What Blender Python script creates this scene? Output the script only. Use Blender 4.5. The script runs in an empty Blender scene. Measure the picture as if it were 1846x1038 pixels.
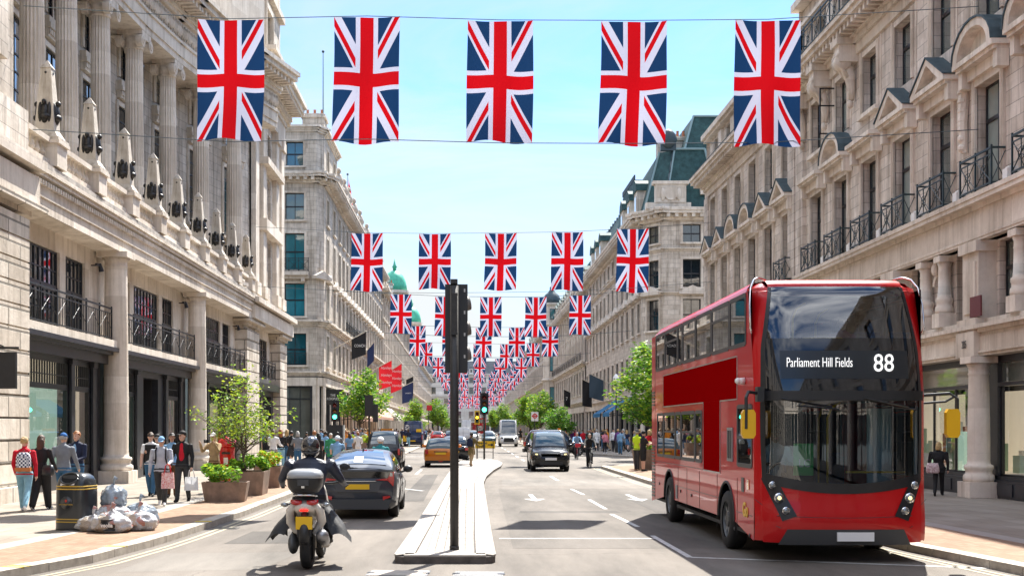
import bpy, bmesh, math, random
from mathutils import Vector, Matrix, noise as mnoise
from mathutils.kdtree import KDTree
R = math.radians
random.seed(7)
S = bpy.context.scene
COL = S.collection
# ------------------------------------------------------------------ camera
cd = bpy.data.cameras.new("camera"); cam = bpy.data.objects.new("camera", cd); COL.objects.link(cam)
cam.location = (0, 0, 2.0); cam.rotation_euler = (R(90), 0, 0)
cd.sensor_width = 36; cd.lens = 42.9; cd.shift_x = 0.0433; cd.shift_y = 0.136
cd.clip_start = 0.1; cd.clip_end = 3000
S.camera = cam
# ------------------------------------------------------------------ light
SUN_EL, SUN_AZ = 53.5, 19.0          # azimuth measured from +Y towards +X
w = bpy.data.worlds.new("World"); S.world = w; w.use_nodes = True
nt = w.node_tree; nt.nodes.clear()
def N(nt, t, **k):
    n = nt.nodes.new(t)
    for a, b in k.items(): setattr(n, a, b)
    return n
out = N(nt, 'ShaderNodeOutputWorld'); bg = N(nt, 'ShaderNodeBackground'); bg.inputs[1].default_value = 0.15
sky = N(nt, 'ShaderNodeTexSky', sky_type='NISHITA', sun_disc=False)
sky.sun_elevation = R(SUN_EL); sky.sun_rotation = R(SUN_AZ); sky.air_density = 1.0; sky.dust_density = 0.6; sky.ozone_density = 1.5
tc = N(nt, 'ShaderNodeTexCoord'); mp = N(nt, 'ShaderNodeMapping'); mp.inputs['Scale'].default_value = (1.2, 1.2, 5.0)
nz = N(nt, 'ShaderNodeTexNoise'); nz.inputs['Scale'].default_value = 1.6; nz.inputs['Detail'].default_value = 8; nz.inputs['Roughness'].default_value = 0.62; nz.inputs['Distortion'].default_value = 0.9
cr = N(nt, 'ShaderNodeValToRGB'); cr.color_ramp.elements[0].position = 0.40; cr.color_ramp.elements[1].position = 0.74
cr.color_ramp.elements[0].color = (0, 0, 0, 1); cr.color_ramp.elements[1].color = (.85, .85, .85, 1)
sep = N(nt, 'ShaderNodeSeparateXYZ')
hz = N(nt, 'ShaderNodeMapRange'); hz.inputs[1].default_value = 0.0; hz.inputs[2].default_value = 0.27; hz.inputs[3].default_value = 0.62; hz.inputs[4].default_value = 0.0
add = N(nt, 'ShaderNodeMath', operation='ADD', use_clamp=True)
tint = N(nt, 'ShaderNodeMixRGB', blend_type='MULTIPLY'); tint.inputs[0].default_value = 1.0; tint.inputs[2].default_value = (0.33, .47, .62, 1)
mx = N(nt, 'ShaderNodeMixRGB'); 
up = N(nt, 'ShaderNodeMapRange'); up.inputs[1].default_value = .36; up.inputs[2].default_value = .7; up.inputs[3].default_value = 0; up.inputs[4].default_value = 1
ccm = N(nt, 'ShaderNodeMixRGB'); ccm.inputs[1].default_value = (2.3, 2.42, 2.48, 1); ccm.inputs[2].default_value = (13.5, 13.5, 13.5, 1)  # clouds above the frame brightened, added fill for the facades
L = nt.links.new
L(tc.outputs['Generated'], mp.inputs[0]); L(mp.outputs[0], nz.inputs[0]); L(nz.outputs[0], cr.inputs[0])
L(tc.outputs['Generated'], sep.inputs[0]); L(sep.outputs[2], hz.inputs[0])
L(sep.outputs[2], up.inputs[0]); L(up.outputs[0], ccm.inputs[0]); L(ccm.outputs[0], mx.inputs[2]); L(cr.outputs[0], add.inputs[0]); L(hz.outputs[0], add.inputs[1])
L(sky.outputs[0], tint.inputs[1]); L(tint.outputs[0], mx.inputs[1]); L(add.outputs[0], mx.inputs[0])
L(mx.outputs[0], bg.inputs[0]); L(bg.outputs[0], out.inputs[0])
sl = bpy.data.lights.new("sun", 'SUN'); sl.energy = 5.0; sl.angle = R(0.5); sl.color = (1.0, 0.95, 0.87)
so = bpy.data.objects.new("sun", sl); COL.objects.link(so)
dv = Vector((math.sin(R(SUN_AZ)) * math.cos(R(SUN_EL)), math.cos(R(SUN_AZ)) * math.cos(R(SUN_EL)), math.sin(R(SUN_EL))))
so.rotation_euler = dv.to_track_quat('Z', 'Y').to_euler(); so.location = (0, 0, 60)
S.view_settings.view_transform = 'Standard'; S.view_settings.look = 'None'; S.view_settings.gamma = 1
S.view_settings.exposure = 1.42
S.cycles.max_bounces = 6; S.cycles.diffuse_bounces = 4; S.cycles.glossy_bounces = 3; S.cycles.transmission_bounces = 4; S.cycles.transparent_max_bounces = 10
S.cycles.caustics_reflective = False; S.cycles.caustics_refractive = False
# pixel helper: a point on the ground of the photograph
def gx(px, py, z=0.0):
    Y = (2.0 - z) * 2200 / (py - 770.0); return ((px - 843) / 2200 * Y, Y, z)
# ------------------------------------------------------------------ mesh builder
class MB:
    def __init__(s): s.v = []; s.f = []; s.m = []; s.uv = {}; s.M = Matrix.Identity(4); s.sm = []; s.smooth = False
    def P(s, p): s.v.append(tuple(s.M @ Vector(p))); return len(s.v) - 1
    def F(s, idx, m=0): s.f.append(tuple(idx)); s.m.append(m); s.sm.append(s.smooth)
    def quad(s, a, b, c, d, m=0): s.F([s.P(a), s.P(b), s.P(c), s.P(d)], m)
    def poly(s, pts, m=0): s.F([s.P(p) for p in pts], m)
    def box(s, x0, x1, y0, y1, z0, z1, m=0):
        if x1 < x0: x0, x1 = x1, x0
        if y1 < y0: y0, y1 = y1, y0
        if z1 < z0: z0, z1 = z1, z0
        i = [s.P(p) for p in ((x0,y0,z0),(x1,y0,z0),(x1,y1,z0),(x0,y1,z0),(x0,y0,z1),(x1,y0,z1),(x1,y1,z1),(x0,y1,z1))]
        for q in ((3,2,1,0),(4,5,6,7),(0,1,5,4),(1,2,6,5),(2,3,7,6),(3,0,4,7)): s.F([i[k] for k in q], m)
    def prism(s, pts, h0, h1, m=0, axis='z'):
        """polygon pts (2D, CCW) extruded. axis z: (x,y)->z ; axis y: (x,z)-> depth y (pts CCW seen from -y)"""
        n = len(pts)
        if axis == 'z': A = [s.P((a, b, h0)) for a, b in pts]; B = [s.P((a, b, h1)) for a, b in pts]
        elif axis == 'y': A = [s.P((a, h1, b)) for a, b in pts]; B = [s.P((a, h0, b)) for a, b in pts]
        else: A = [s.P((h0, a, b)) for a, b in pts]; B = [s.P((h1, a, b)) for a, b in pts]
        s.F(A[::-1], m); s.F(B, m)
        for i in range(n):
            j = (i + 1) % n; s.F([A[i], A[j], B[j], B[i]], m)
    def rings(s, rings, m=0, cap=True, closed=True):
        I = [[s.P(p) for p in r] for r in rings]; n = len(I[0])
        for a, b in zip(I[:-1], I[1:]):
            for i in range(n if closed else n - 1):
                j = (i + 1) % n; s.F([a[i], a[j], b[j], b[i]], m)
        if cap and closed: s.F(I[0][::-1], m); s.F(I[-1], m)
    def tube(s, pts, r, n=8, m=0, cap=True):
        """tube along points; r a number or list"""
        pts = [Vector(p) for p in pts]; rs = r if isinstance(r, (list, tuple)) else [r] * len(pts)
        R_ = []; up = None
        for i, p in enumerate(pts):
            d = (pts[min(i + 1, len(pts) - 1)] - pts[max(i - 1, 0)])
            if d.length < 1e-9: d = Vector((0, 0, 1))
            d.normalize()
            if up is None:
                up = Vector((0, 0, 1)) if abs(d.z) < .9 else Vector((0, 1, 0))
            x = d.cross(up).normalized(); y = x.cross(d).normalized(); up = y
            R_.append([p + (x * math.cos(2 * math.pi * k / n) + y * math.sin(2 * math.pi * k / n)) * rs[i] for k in range(n)])
        s.rings([r_[::-1] for r_ in R_], m, cap)
    def cyl(s, p0, p1, r0, r1=None, n=12, m=0): s.tube([p0, p1], [r0, r0 if r1 is None else r1], n, m)
    def lathe(s, prof, c=(0, 0, 0), n=16, m=0, cap=True, a0=0.0, sx=1, sy=1):
        s.rings([[(c[0] + r * sx * math.cos(a0 + 2 * math.pi * k / n), c[1] + r * sy * math.sin(a0 + 2 * math.pi * k / n), c[2] + z) for k in range(n)] for r, z in prof], m, cap)
    def ell(s, c, rx, ry, rz, n=12, k=8, m=0):
        pr = [(max(.001, math.sin(math.pi * i / k)), -math.cos(math.pi * i / k)) for i in range(k + 1)]
        s.rings([[(c[0] + r * rx * math.cos(2 * math.pi * j / n), c[1] + r * ry * math.sin(2 * math.pi * j / n), c[2] + z * rz) for j in range(n)] for r, z in pr], m)
    def grid(s, fn, nu, nv, m=0, uv=False):
        I = [[s.P(fn(i / nu, j / nv)) for j in range(nv + 1)] for i in range(nu + 1)]
        for i in range(nu):
            for j in range(nv):
                if uv: s.uv[len(s.f)] = [(i / nu, j / nv), ((i + 1) / nu, j / nv), ((i + 1) / nu, (j + 1) / nv), (i / nu, (j + 1) / nv)]
                s.F([I[i][j], I[i + 1][j], I[i + 1][j + 1], I[i][j + 1]], m)
    def mesh(s, name, mats):
        me = bpy.data.meshes.new(name); me.from_pydata(s.v, [], s.f)
        for m in (mats if isinstance(mats, (list, tuple)) else [mats]): me.materials.append(m)
        me.polygons.foreach_set('material_index', s.m)
        me.polygons.foreach_set('use_smooth', s.sm)
        if s.uv:
            ul = me.uv_layers.new(name='UVMap')
            for fi, c in s.uv.items():
                p = me.polygons[fi]
                for li, u in zip(p.loop_indices, c): ul.data[li].uv = u
        me.update(); return me
    def build(s, name, mats, parent=None, loc=(0, 0, 0), rz=0):
        return put(name, s.mesh(name, mats), parent, loc, rz)
def put(name, me, parent=None, loc=(0, 0, 0), rz=0, M=None):
    o = bpy.data.objects.new(name, me); COL.objects.link(o)
    if M is not None: o.matrix_local = M
    else: o.location = loc; o.rotation_euler = (0, 0, rz)
    if parent: o.parent = parent
    if M is not None: o.matrix_local = M
    return o
def tag(o, label=None, cat=None, group=None, kind=None):
    if label: o['label'] = label
    if cat: o['category'] = cat
    if group: o['group'] = group
    if kind: o['kind'] = kind
    return o
def thing(name, label, cat, loc=(0, 0, 0), rz=0, group=None):
    o = bpy.data.objects.new(name, None); COL.objects.link(o); o.location = loc; o.rotation_euler = (0, 0, rz); o.empty_display_size = .3
    return tag(o, label, cat, group)
def struct(name, mb, mats): o = mb.build(name, mats); o['kind'] = 'structure'; return o
def dup(o, loc=None, rz=None, label=None, group=None, parent=None, scale=None):
    c = o.copy(); COL.objects.link(c); c.parent = parent
    for ch in list(o.children): dup(ch, parent=c)
    if loc is not None: c.location = loc
    if rz is not None: c.rotation_euler = (0, 0, rz)
    if scale is not None: c.scale = (scale,) * 3
    if label: c['label'] = label
    if group: c['group'] = group
    return c
_tc = {}
def text_mb(txt, size, depth=.004, cx=.5, xs=1.0, bold=0.0, shear=0.0):
    """mesh data (verts in xz plane, facing -y) for a text, centred"""
    cu = bpy.data.curves.new('t', 'FONT'); cu.body = txt; cu.size = size; cu.extrude = depth; cu.align_x = 'CENTER'; cu.align_y = 'CENTER'; cu.offset = bold; cu.shear = shear; cu.resolution_u = 3
    o = bpy.data.objects.new('t', cu); COL.objects.link(o)
    dg = bpy.context.evaluated_depsgraph_get(); me = bpy.data.meshes.new_from_object(o.evaluated_get(dg))
    me.transform(Matrix.Diagonal((xs, 1, 1, 1))); me.transform(Matrix.Rotation(R(90), 4, 'X'))
    bpy.data.objects.remove(o); return me
def text(name, txt, size, mat, parent, loc, rz=0, xs=1.0, bold=0.0, depth=.004, shear=0.0, rx=0):
    me = text_mb(txt, size, depth, xs=xs, bold=bold, shear=shear); me.materials.clear(); me.materials.append(mat); me.name = name
    o = put(name, me, parent, loc, rz)
    if rx: o.rotation_euler = (rx, 0, rz)
    return o
# ------------------------------------------------------------------ materials
MC = {}
def mat(name, c, rough=.6, metal=0.0, var=0.0, vs=3.0, bump=0.0, bs=20.0, spec=.5, emit=None, es=0, coat=0.0, trans=0.0, c2=None, alpha=1.0):
    if name in MC: return MC[name]
    m = bpy.data.materials.new(name); m.use_nodes = True; t = m.node_tree; b = t.nodes['Principled BSDF']; l = t.links.new
    b.inputs['Base Color'].default_value = (*c, 1); b.inputs['Roughness'].default_value = rough; b.inputs['Metallic'].default_value = metal
    b.inputs['Specular IOR Level'].default_value = spec; b.inputs['Coat Weight'].default_value = coat
    if coat: b.inputs['Coat Roughness'].default_value = .03
    if emit: b.inputs['Emission Color'].default_value = (*emit, 1); b.inputs['Emission Strength'].default_value = es
    g = N(t, 'ShaderNodeTexCoord')
    if var or c2:
        n = N(t, 'ShaderNodeTexNoise'); n.inputs['Scale'].default_value = vs; n.inputs['Detail'].default_value = 6; n.inputs['Roughness'].default_value = .6
        l(g.outputs['Object'], n.inputs[0]); r = N(t, 'ShaderNodeValToRGB'); r.color_ramp.elements[0].position = .3; r.color_ramp.elements[1].position = .7
        lo = tuple(max(0, x * (1 - var)) for x in c); hi = c2 if c2 else tuple(min(1, x * (1 + var)) for x in c)
        r.color_ramp.elements[0].color = (*lo, 1); r.color_ramp.elements[1].color = (*hi, 1); l(n.outputs[0], r.inputs[0]); l(r.outputs[0], b.inputs['Base Color'])
    if bump:
        n2 = N(t, 'ShaderNodeTexNoise'); n2.inputs['Scale'].default_value = bs; n2.inputs['Detail'].default_value = 5; l(g.outputs['Object'], n2.inputs[0])
        bu = N(t, 'ShaderNodeBump'); bu.inputs['Strength'].default_value = bump; bu.inputs['Distance'].default_value = .02; l(n2.outputs[0], bu.inputs['Height']); l(bu.outputs[0], b.inputs['Normal'])
    if trans:
        o = t.nodes['Material Output']; tr = N(t, 'ShaderNodeBsdfTranslucent'); tr.inputs[0].default_value = (*c, 1); mxs = N(t, 'ShaderNodeMixShader'); mxs.inputs[0].default_value = trans
        l(b.outputs[0], mxs.inputs[1]); l(tr.outputs[0], mxs.inputs[2]); l(mxs.outputs[0], o.inputs[0])
    MC[name] = m; return m
def stone(name, c, bw=1.1, bh=.42, mort=.012, joint=.5, var=.2, streak=.42, bands=0.0):
    m = bpy.data.materials.new(name); m.use_nodes = True; t = m.node_tree; b = t.nodes['Principled BSDF']; l = t.links.new
    b.inputs['Roughness'].default_value = .85; b.inputs['Specular IOR Level'].default_value = .25
    g = N(t, 'ShaderNodeTexCoord'); s = N(t, 'ShaderNodeSeparateXYZ'); l(g.outputs['Object'], s.inputs[0])
    a = N(t, 'ShaderNodeMath', operation='ADD'); l(s.outputs[0], a.inputs[0]); l(s.outputs[1], a.inputs[1])
    cb = N(t, 'ShaderNodeCombineXYZ'); l(a.outputs[0], cb.inputs[0]); l(s.outputs[2], cb.inputs[1])
    br = N(t, 'ShaderNodeTexBrick'); br.inputs['Scale'].default_value = 1; br.inputs['Brick Width'].default_value = bw; br.inputs['Row Height'].default_value = bh
    br.inputs['Mortar Size'].default_value = mort; br.inputs['Mortar Smooth'].default_value = .3; br.inputs['Bias'].default_value = 0
    c1 = c; c2 = (c[0] * .78, c[1] * .755, c[2] * .73); br.inputs['Color1'].default_value = (*c1, 1); br.inputs['Color2'].default_value = (*c2, 1)
    br.inputs['Mortar'].default_value = (c[0] * joint, c[1] * joint, c[2] * joint, 1); l(cb.outputs[0], br.inputs[0])
    n = N(t, 'ShaderNodeTexNoise'); n.inputs['Scale'].default_value = .9; n.inputs['Detail'].default_value = 9; n.inputs['Roughness'].default_value = .7; l(g.outputs['Object'], n.inputs[0])
    r = N(t, 'ShaderNodeValToRGB'); r.color_ramp.elements[0].position = .32; r.color_ramp.elements[1].position = .66
    k = 1 - var * 1.9; r.color_ramp.elements[0].color = (k, k * .97, k * .93, 1); r.color_ramp.elements[1].color = (1, 1, 1, 1); l(n.outputs[0], r.inputs[0])
    # rain streaks
    mp2 = N(t, 'ShaderNodeMapping'); mp2.inputs['Scale'].default_value = (3.2, 3.2, .22); l(g.outputs['Object'], mp2.inputs[0])
    n3 = N(t, 'ShaderNodeTexNoise'); n3.inputs['Scale'].default_value = 1.0; n3.inputs['Detail'].default_value = 7; n3.inputs['Roughness'].default_value = .65; l(mp2.outputs[0], n3.inputs[0])
    r3 = N(t, 'ShaderNodeValToRGB'); r3.color_ramp.elements[0].position = .33; r3.color_ramp.elements[1].position = .52
    q = 1 - streak; r3.color_ramp.elements[0].color = (q, q * .97, q * .93, 1); r3.color_ramp.elements[1].color = (1, 1, 1, 1); l(n3.outputs[0], r3.inputs[0])
    m1 = N(t, 'ShaderNodeMixRGB', blend_type='MULTIPLY'); m1.inputs[0].default_value = 1; l(br.outputs[0], m1.inputs[1]); l(r.outputs[0], m1.inputs[2])
    m2 = N(t, 'ShaderNodeMixRGB', blend_type='MULTIPLY'); m2.inputs[0].default_value = 1; l(m1.outputs[0], m2.inputs[1]); l(r3.outputs[0], m2.inputs[2])
    l(m2.outputs[0], b.inputs['Base Color'])
    n2 = N(t, 'ShaderNodeTexNoise'); n2.inputs['Scale'].default_value = 9; n2.inputs['Detail'].default_value = 7; l(g.outputs['Object'], n2.inputs[0])
    ad = N(t, 'ShaderNodeMath', operation='MULTIPLY_ADD'); ad.inputs[1].default_value = -1.2; l(br.outputs['Fac'], ad.inputs[0]); l(n2.outputs[0], ad.inputs[2])
    bu = N(t, 'ShaderNodeBump'); bu.inputs['Strength'].default_value = .5; bu.inputs['Distance'].default_value = .02; l(ad.outputs[0], bu.inputs['Height']); l(bu.outputs[0], b.inputs['Normal'])
    MC[name] = m; return m
def winglass(name, c, spec=1.0, curtain=None):
    """window glass over a dark room: coated, slightly wavy; curtain = pale lower/upper blinds varying by window"""
    m = bpy.data.materials.new(name); m.use_nodes = True; t = m.node_tree; b = t.nodes['Principled BSDF']; l = t.links.new
    b.inputs['Base Color'].default_value = (*c, 1); b.inputs['Roughness'].default_value = .04; b.inputs['Specular IOR Level'].default_value = spec; b.inputs['IOR'].default_value = 1.55
    b.inputs['Coat Weight'].default_value = 1.0; b.inputs['Coat Roughness'].default_value = .02; b.inputs['Coat IOR'].default_value = 1.6
    oi = N(t, 'ShaderNodeObjectInfo'); r = N(t, 'ShaderNodeValToRGB'); r.color_ramp.interpolation = 'CONSTANT'
    e = r.color_ramp.elements; e[0].color = (*c, 1); e[0].position = 0
    cc = curtain or (c[0] * 3, c[1] * 3, c[2] * 3)
    e[1].position = .55; e[1].color = (*[x * 2.2 for x in c], 1); k = e.new(.72); k.color = (*cc, 1)
    k = e.new(.9); k.color = (*[x * .6 for x in c], 1)
    l(oi.outputs['Random'], r.inputs[0])
    g = N(t, 'ShaderNodeTexCoord'); n = N(t, 'ShaderNodeTexNoise'); n.inputs['Scale'].default_value = .8; n.inputs['Detail'].default_value = 3; l(g.outputs['Object'], n.inputs[0])
    mm = N(t, 'ShaderNodeMixRGB', blend_type='MULTIPLY'); mm.inputs[0].default_value = .7; l(r.outputs[0], mm.inputs[1]); l(n.outputs[0], mm.inputs[2]); l(mm.outputs[0], b.inputs['Base Color'])
    n2 = N(t, 'ShaderNodeTexNoise'); n2.inputs['Scale'].default_value = .7; l(g.outputs['Object'], n2.inputs[0])
    bu = N(t, 'ShaderNodeBump'); bu.inputs['Strength'].default_value = .25; bu.inputs['Distance'].default_value = .03; l(n2.outputs[0], bu.inputs['Height']); l(bu.outputs[0], b.inputs['Coat Normal']); l(bu.outputs[0], b.inputs['Normal'])
    MC[name] = m; return m
def clearglass(name, tintc, fac=.12, rough=.01):
    m = bpy.data.materials.new(name); m.use_nodes = True; t = m.node_tree; t.nodes.remove(t.nodes['Principled BSDF']); o = t.nodes['Material Output']; l = t.links.new
    tr = N(t, 'ShaderNodeBsdfTransparent'); tr.inputs[0].default_value = (*tintc, 1); gl = N(t, 'ShaderNodeBsdfGlossy'); gl.inputs['Roughness'].default_value = rough; gl.inputs[0].default_value = (1, 1, 1, 1)
    lw = N(t, 'ShaderNodeFresnel'); lw.inputs[0].default_value = 1.6; ad = N(t, 'ShaderNodeMath', operation='ADD', use_clamp=True); ad.inputs[1].default_value = fac; l(lw.outputs[0], ad.inputs[0])
    mxs = N(t, 'ShaderNodeMixShader'); l(ad.outputs[0], mxs.inputs[0]); l(tr.outputs[0], mxs.inputs[1]); l(gl.outputs[0], mxs.inputs[2]); l(mxs.outputs[0], o.inputs[0])
    MC[name] = m; return m
def flagmat():
    m = bpy.data.materials.new('union_flag_cloth'); m.use_nodes = True; t = m.node_tree; b = t.nodes['Principled BSDF']; l = t.links.new
    RT = 1.86; wl = math.hypot(1, RT); wx, wy = 1 / wl, RT / wl
    uv = N(t, 'ShaderNodeUVMap'); uv.uv_map = 'UVMap'; s = N(t, 'ShaderNodeSeparateXYZ'); l(uv.outputs[0], s.inputs[0])
    def mth(op, a, c=None, d=None):
        n = N(t, 'ShaderNodeMath', operation=op)
        for i, x in enumerate((a, c, d)):
            if x is None: continue
            if isinstance(x, (int, float)): n.inputs[i].default_value = x
            else: l(x, n.inputs[i])
        return n.outputs[0]
    x = mth('SUBTRACT', s.outputs[0], .5); y = mth('MULTIPLY', mth('SUBTRACT', s.outputs[1], .5), RT)
    ax = mth('ABSOLUTE', x); ay = mth('ABSOLUTE', y); sg = mth('SIGN', mth('MULTIPLY', x, y))
    sd = mth('MULTIPLY', sg, mth('SUBTRACT', mth('MULTIPLY', ay, wx), mth('MULTIPLY', ax, wy)))
    wh = mth('LESS_THAN', mth('ABSOLUTE', sd), .1)
    rd = mth('MULTIPLY', mth('GREATER_THAN', sd, 0), mth('LESS_THAN', sd, .0667))
    mn = mth('MINIMUM', ax, ay); wc = mth('LESS_THAN', mn, .168); rc = mth('LESS_THAN', mn, .1)
    blue = (.006, .030, .092, 1); white = (.45, .47, .60, 1); red = (.42, .002, .006, 1)
    def mixc(f, a, c):
        n = N(t, 'ShaderNodeMixRGB'); l(f, n.inputs[0])
        if isinstance(a, tuple): n.inputs[1].default_value = a
        else: l(a, n.inputs[1])
        n.inputs[2].default_value = c; return n.outputs[0]
    c = mixc(wh, blue, white); c = mixc(rd, c, red); c = mixc(wc, c, white); c = mixc(rc, c, red)
    l(c, b.inputs['Base Color']); b.inputs['Roughness'].default_value = .7; b.inputs['Specular IOR Level'].default_value = .2
    tr = N(t, 'ShaderNodeBsdfTranslucent'); l(c, tr.inputs[0]); mxs = N(t, 'ShaderNodeMixShader'); mxs.inputs[0].default_value = .4
    l(b.outputs[0], mxs.inputs[1]); l(tr.outputs[0], mxs.inputs[2]); l(mxs.outputs[0], t.nodes['Material Output'].inputs[0])
    return m
STL = stone('pale_limestone', (.80, .735, .645))
STL2 = stone('weathered_limestone', (.76, .69, .60), bw=.9, bh=.36, streak=.45)
STP = stone('plain_limestone', (.82, .755, .665), bw=2.2, bh=.9, mort=.006, joint=.8, var=.12, streak=.28)
STR = stone('right_terrace_limestone', (.83, .75, .67), bw=1.0, bh=.38, streak=.38)  # base stone tone of the right-hand terraces
STRP = stone('plain_warm_limestone', (.85, .775, .685), bw=2.4, bh=1.2, mort=.005, joint=.82, var=.13, streak=.3)
RUST = stone('rusticated_limestone', (.79, .72, .62), bw=1.6, bh=.56, mort=.035, joint=.35, streak=.25)
FARST = stone('distant_limestone', (.78, .725, .655), bw=1.6, bh=.6, streak=.3)
WHST = stone('white_render', (.80, .79, .76), bw=3, bh=2, mort=.004, joint=.9, var=.06, streak=.12)
BLK = mat('black_paint', (.012, .013, .016), .35, var=.3, vs=6)
SHOP = mat('black_shopfront_paint', (.022, .024, .030), .32, var=.35, vs=4)
IRON = mat('black_ironwork', (.010, .012, .014), .45)
TEALIRON = mat('dark_green_ironwork', (.012, .030, .036), .45)
BRZ = mat('dark_bronze', (.020, .018, .016), .4, metal=.3, var=.4, vs=9, bump=.5, bs=30)
GLS = winglass('window_glass', (.022, .034, .042), curtain=(.16, .16, .13))
GLT = winglass('sky_painted_glass', (.02, .15, .19), curtain=(.05, .28, .33))  # teal sky reflection put into the pane colours
GLR = winglass('blind_backed_glass', (.19, .23, .215), curtain=(.48, .47, .38))
SLATE = mat('green_slate', (.030, .072, .072), .7, spec=.2, var=.4, vs=2.5, bump=.6, bs=9)
COPPER = mat('verdigris_copper', (.06, .42, .27), .5, var=.25, vs=2)
LEAD = mat('lead_sheet', (.06, .09, .105), .65, spec=.25, var=.3, vs=3)
WHITEP = mat('white_paint', (.78, .78, .76), .5)
FLAG = flagmat()
# ------------------------------------------------------------------ ground
def groundmat(name, c, spk=.35, sc=90, rough=.85, patch=.34, crack=False):
    m = bpy.data.materials.new(name); m.use_nodes = True; t = m.node_tree; b = t.nodes['Principled BSDF']; l = t.links.new
    b.inputs['Roughness'].default_value = rough; b.inputs['Specular IOR Level'].default_value = .3
    g = N(t, 'ShaderNodeTexCoord'); n = N(t, 'ShaderNodeTexNoise'); n.inputs['Scale'].default_value = sc; n.inputs['Detail'].default_value = 3; l(g.outputs['Object'], n.inputs[0])
    r = N(t, 'ShaderNodeValToRGB'); r.color_ramp.elements[0].position = .3; r.color_ramp.elements[1].position = .7
    r.color_ramp.elements[0].color = (*[x * (1 - spk) for x in c], 1); r.color_ramp.elements[1].color = (*[min(1, x * (1 + spk)) for x in c], 1); l(n.outputs[0], r.inputs[0])
    mp_ = N(t, 'ShaderNodeMapping'); mp_.inputs['Scale'].default_value = (1.0, .18, 1); l(g.outputs['Object'], mp_.inputs[0])
    n2 = N(t, 'ShaderNodeTexNoise'); n2.inputs['Scale'].default_value = .6; n2.inputs['Detail'].default_value = 8; n2.inputs['Roughness'].default_value = .65; l(mp_.outputs[0], n2.inputs[0])
    r2 = N(t, 'ShaderNodeValToRGB'); r2.color_ramp.elements[0].position = .35; r2.color_ramp.elements[1].position = .65
    r2.color_ramp.elements[0].color = (1 - patch * 1.6,) * 3 + (1,); r2.color_ramp.elements[1].color = (1, 1, 1, 1); l(n2.outputs[0], r2.inputs[0])
    mm = N(t, 'ShaderNodeMixRGB', blend_type='MULTIPLY'); mm.inputs[0].default_value = 1; l(r.outputs[0], mm.inputs[1]); l(r2.outputs[0], mm.inputs[2]); last = mm.outputs[0]
    if crack:
        vo = N(t, 'ShaderNodeTexVoronoi', feature='DISTANCE_TO_EDGE'); vo.inputs['Scale'].default_value = .16
        n4 = N(t, 'ShaderNodeTexNoise'); n4.inputs['Scale'].default_value = 1.4; n4.inputs['Detail'].default_value = 6; l(g.outputs['Object'], n4.inputs[0])
        mv = N(t, 'ShaderNodeMixRGB'); mv.inputs[0].default_value = .45; l(g.outputs['Object'], mv.inputs[1]); l(n4.outputs[1], mv.inputs[2]); l(mv.outputs[0], vo.inputs[0])
        lt = N(t, 'ShaderNodeMapRange'); lt.inputs[1].default_value = 0; lt.inputs[2].default_value = .0022; lt.inputs[3].default_value = .62; lt.inputs[4].default_value = 1; l(vo.outputs[0], lt.inputs[0])
        m3 = N(t, 'ShaderNodeMixRGB', blend_type='MULTIPLY'); m3.inputs[0].default_value = 1; l(last, m3.inputs[1]); l(lt.outputs[0], m3.inputs[2]); last = m3.outputs[0]
    l(last, b.inputs['Base Color'])
    bu = N(t, 'ShaderNodeBump'); bu.inputs['Strength'].default_value = .5; bu.inputs['Distance'].default_value = .01; l(n.outputs[0], bu.inputs['Height']); l(bu.outputs[0], b.inputs['Normal'])
    return m
ASPH = groundmat('sunbleached_asphalt', (.185, .163, .140), spk=.45, crack=True)
ASPH2 = groundmat('older_asphalt_patch', (.15, .133, .115), spk=.35)
ASPH3 = groundmat('new_asphalt_patch', (.20, .182, .16), spk=.3)
SLABM = stone('paving_slabs', (.31, .275, .235), bw=.9, bh=.6, mort=.008, joint=.55, var=.12, streak=0)
# slabs need x/y mapping: rebuild link
_t = SLABM.node_tree
for n_ in _t.nodes:
    if n_.type == 'COMBXYZ':
        s_ = [q for q in _t.nodes if q.type == 'SEPXYZ'][0]
        _t.links.new(s_.outputs[1], n_.inputs[0]); _t.links.new(s_.outputs[0], n_.inputs[1])
SETTS = stone('tan_setts', (.31, .21, .145), bw=.22, bh=.11, mort=.006, joint=.75, var=.12, streak=0)
_t = SETTS.node_tree
for n_ in _t.nodes:
    if n_.type == 'COMBXYZ':
        s_ = [q for q in _t.nodes if q.type == 'SEPXYZ'][0]
        _t.links.new(s_.outputs[1], n_.inputs[0]); _t.links.new(s_.outputs[0], n_.inputs[1])
KERBM = mat('granite_kerb', (.36, .32, .27), .8, var=.25, vs=5, bump=.3, bs=60)
KERBW = mat('pale_granite', (.30, .275, .245), .8, var=.14, vs=5, bump=.3, bs=60)
KERBD = mat('dark_kerb_face', (.10, .085, .075), .9, var=.35, vs=7, bump=.4, bs=50)  # darker mottled tone for the island's side faces
LINE = mat('worn_road_paint', (.42, .42, .40), .7, var=.25, vs=9, c2=(.62, .62, .60))
YEL = mat('yellow_road_paint', (.55, .40, .04), .7, var=.35, vs=12)
mb = MB(); mb.quad((-400, -30, 0), (400, -30, 0), (400, 1500, 0), (-400, 1500, 0)); struct('road', mb, ASPH)
def pave(pts, name, strip=True, side=1):
    """pts: kerb polyline from near to far; the slab runs from the kerb outwards (side -1 left, +1 right)"""
    X = 60 * side
    poly = [(x, y) for x, y in pts] + [(X, pts[-1][1]), (X, pts[0][1])]
    if side < 0: poly = poly[::-1]
    mb = MB(); n = len(poly)
    mb.poly([(x, y, .12) for x, y in (poly if True else poly)][::1] if side > 0 else [(x, y, .12) for x, y in poly])
    mb.poly
    return mb, poly
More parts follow.
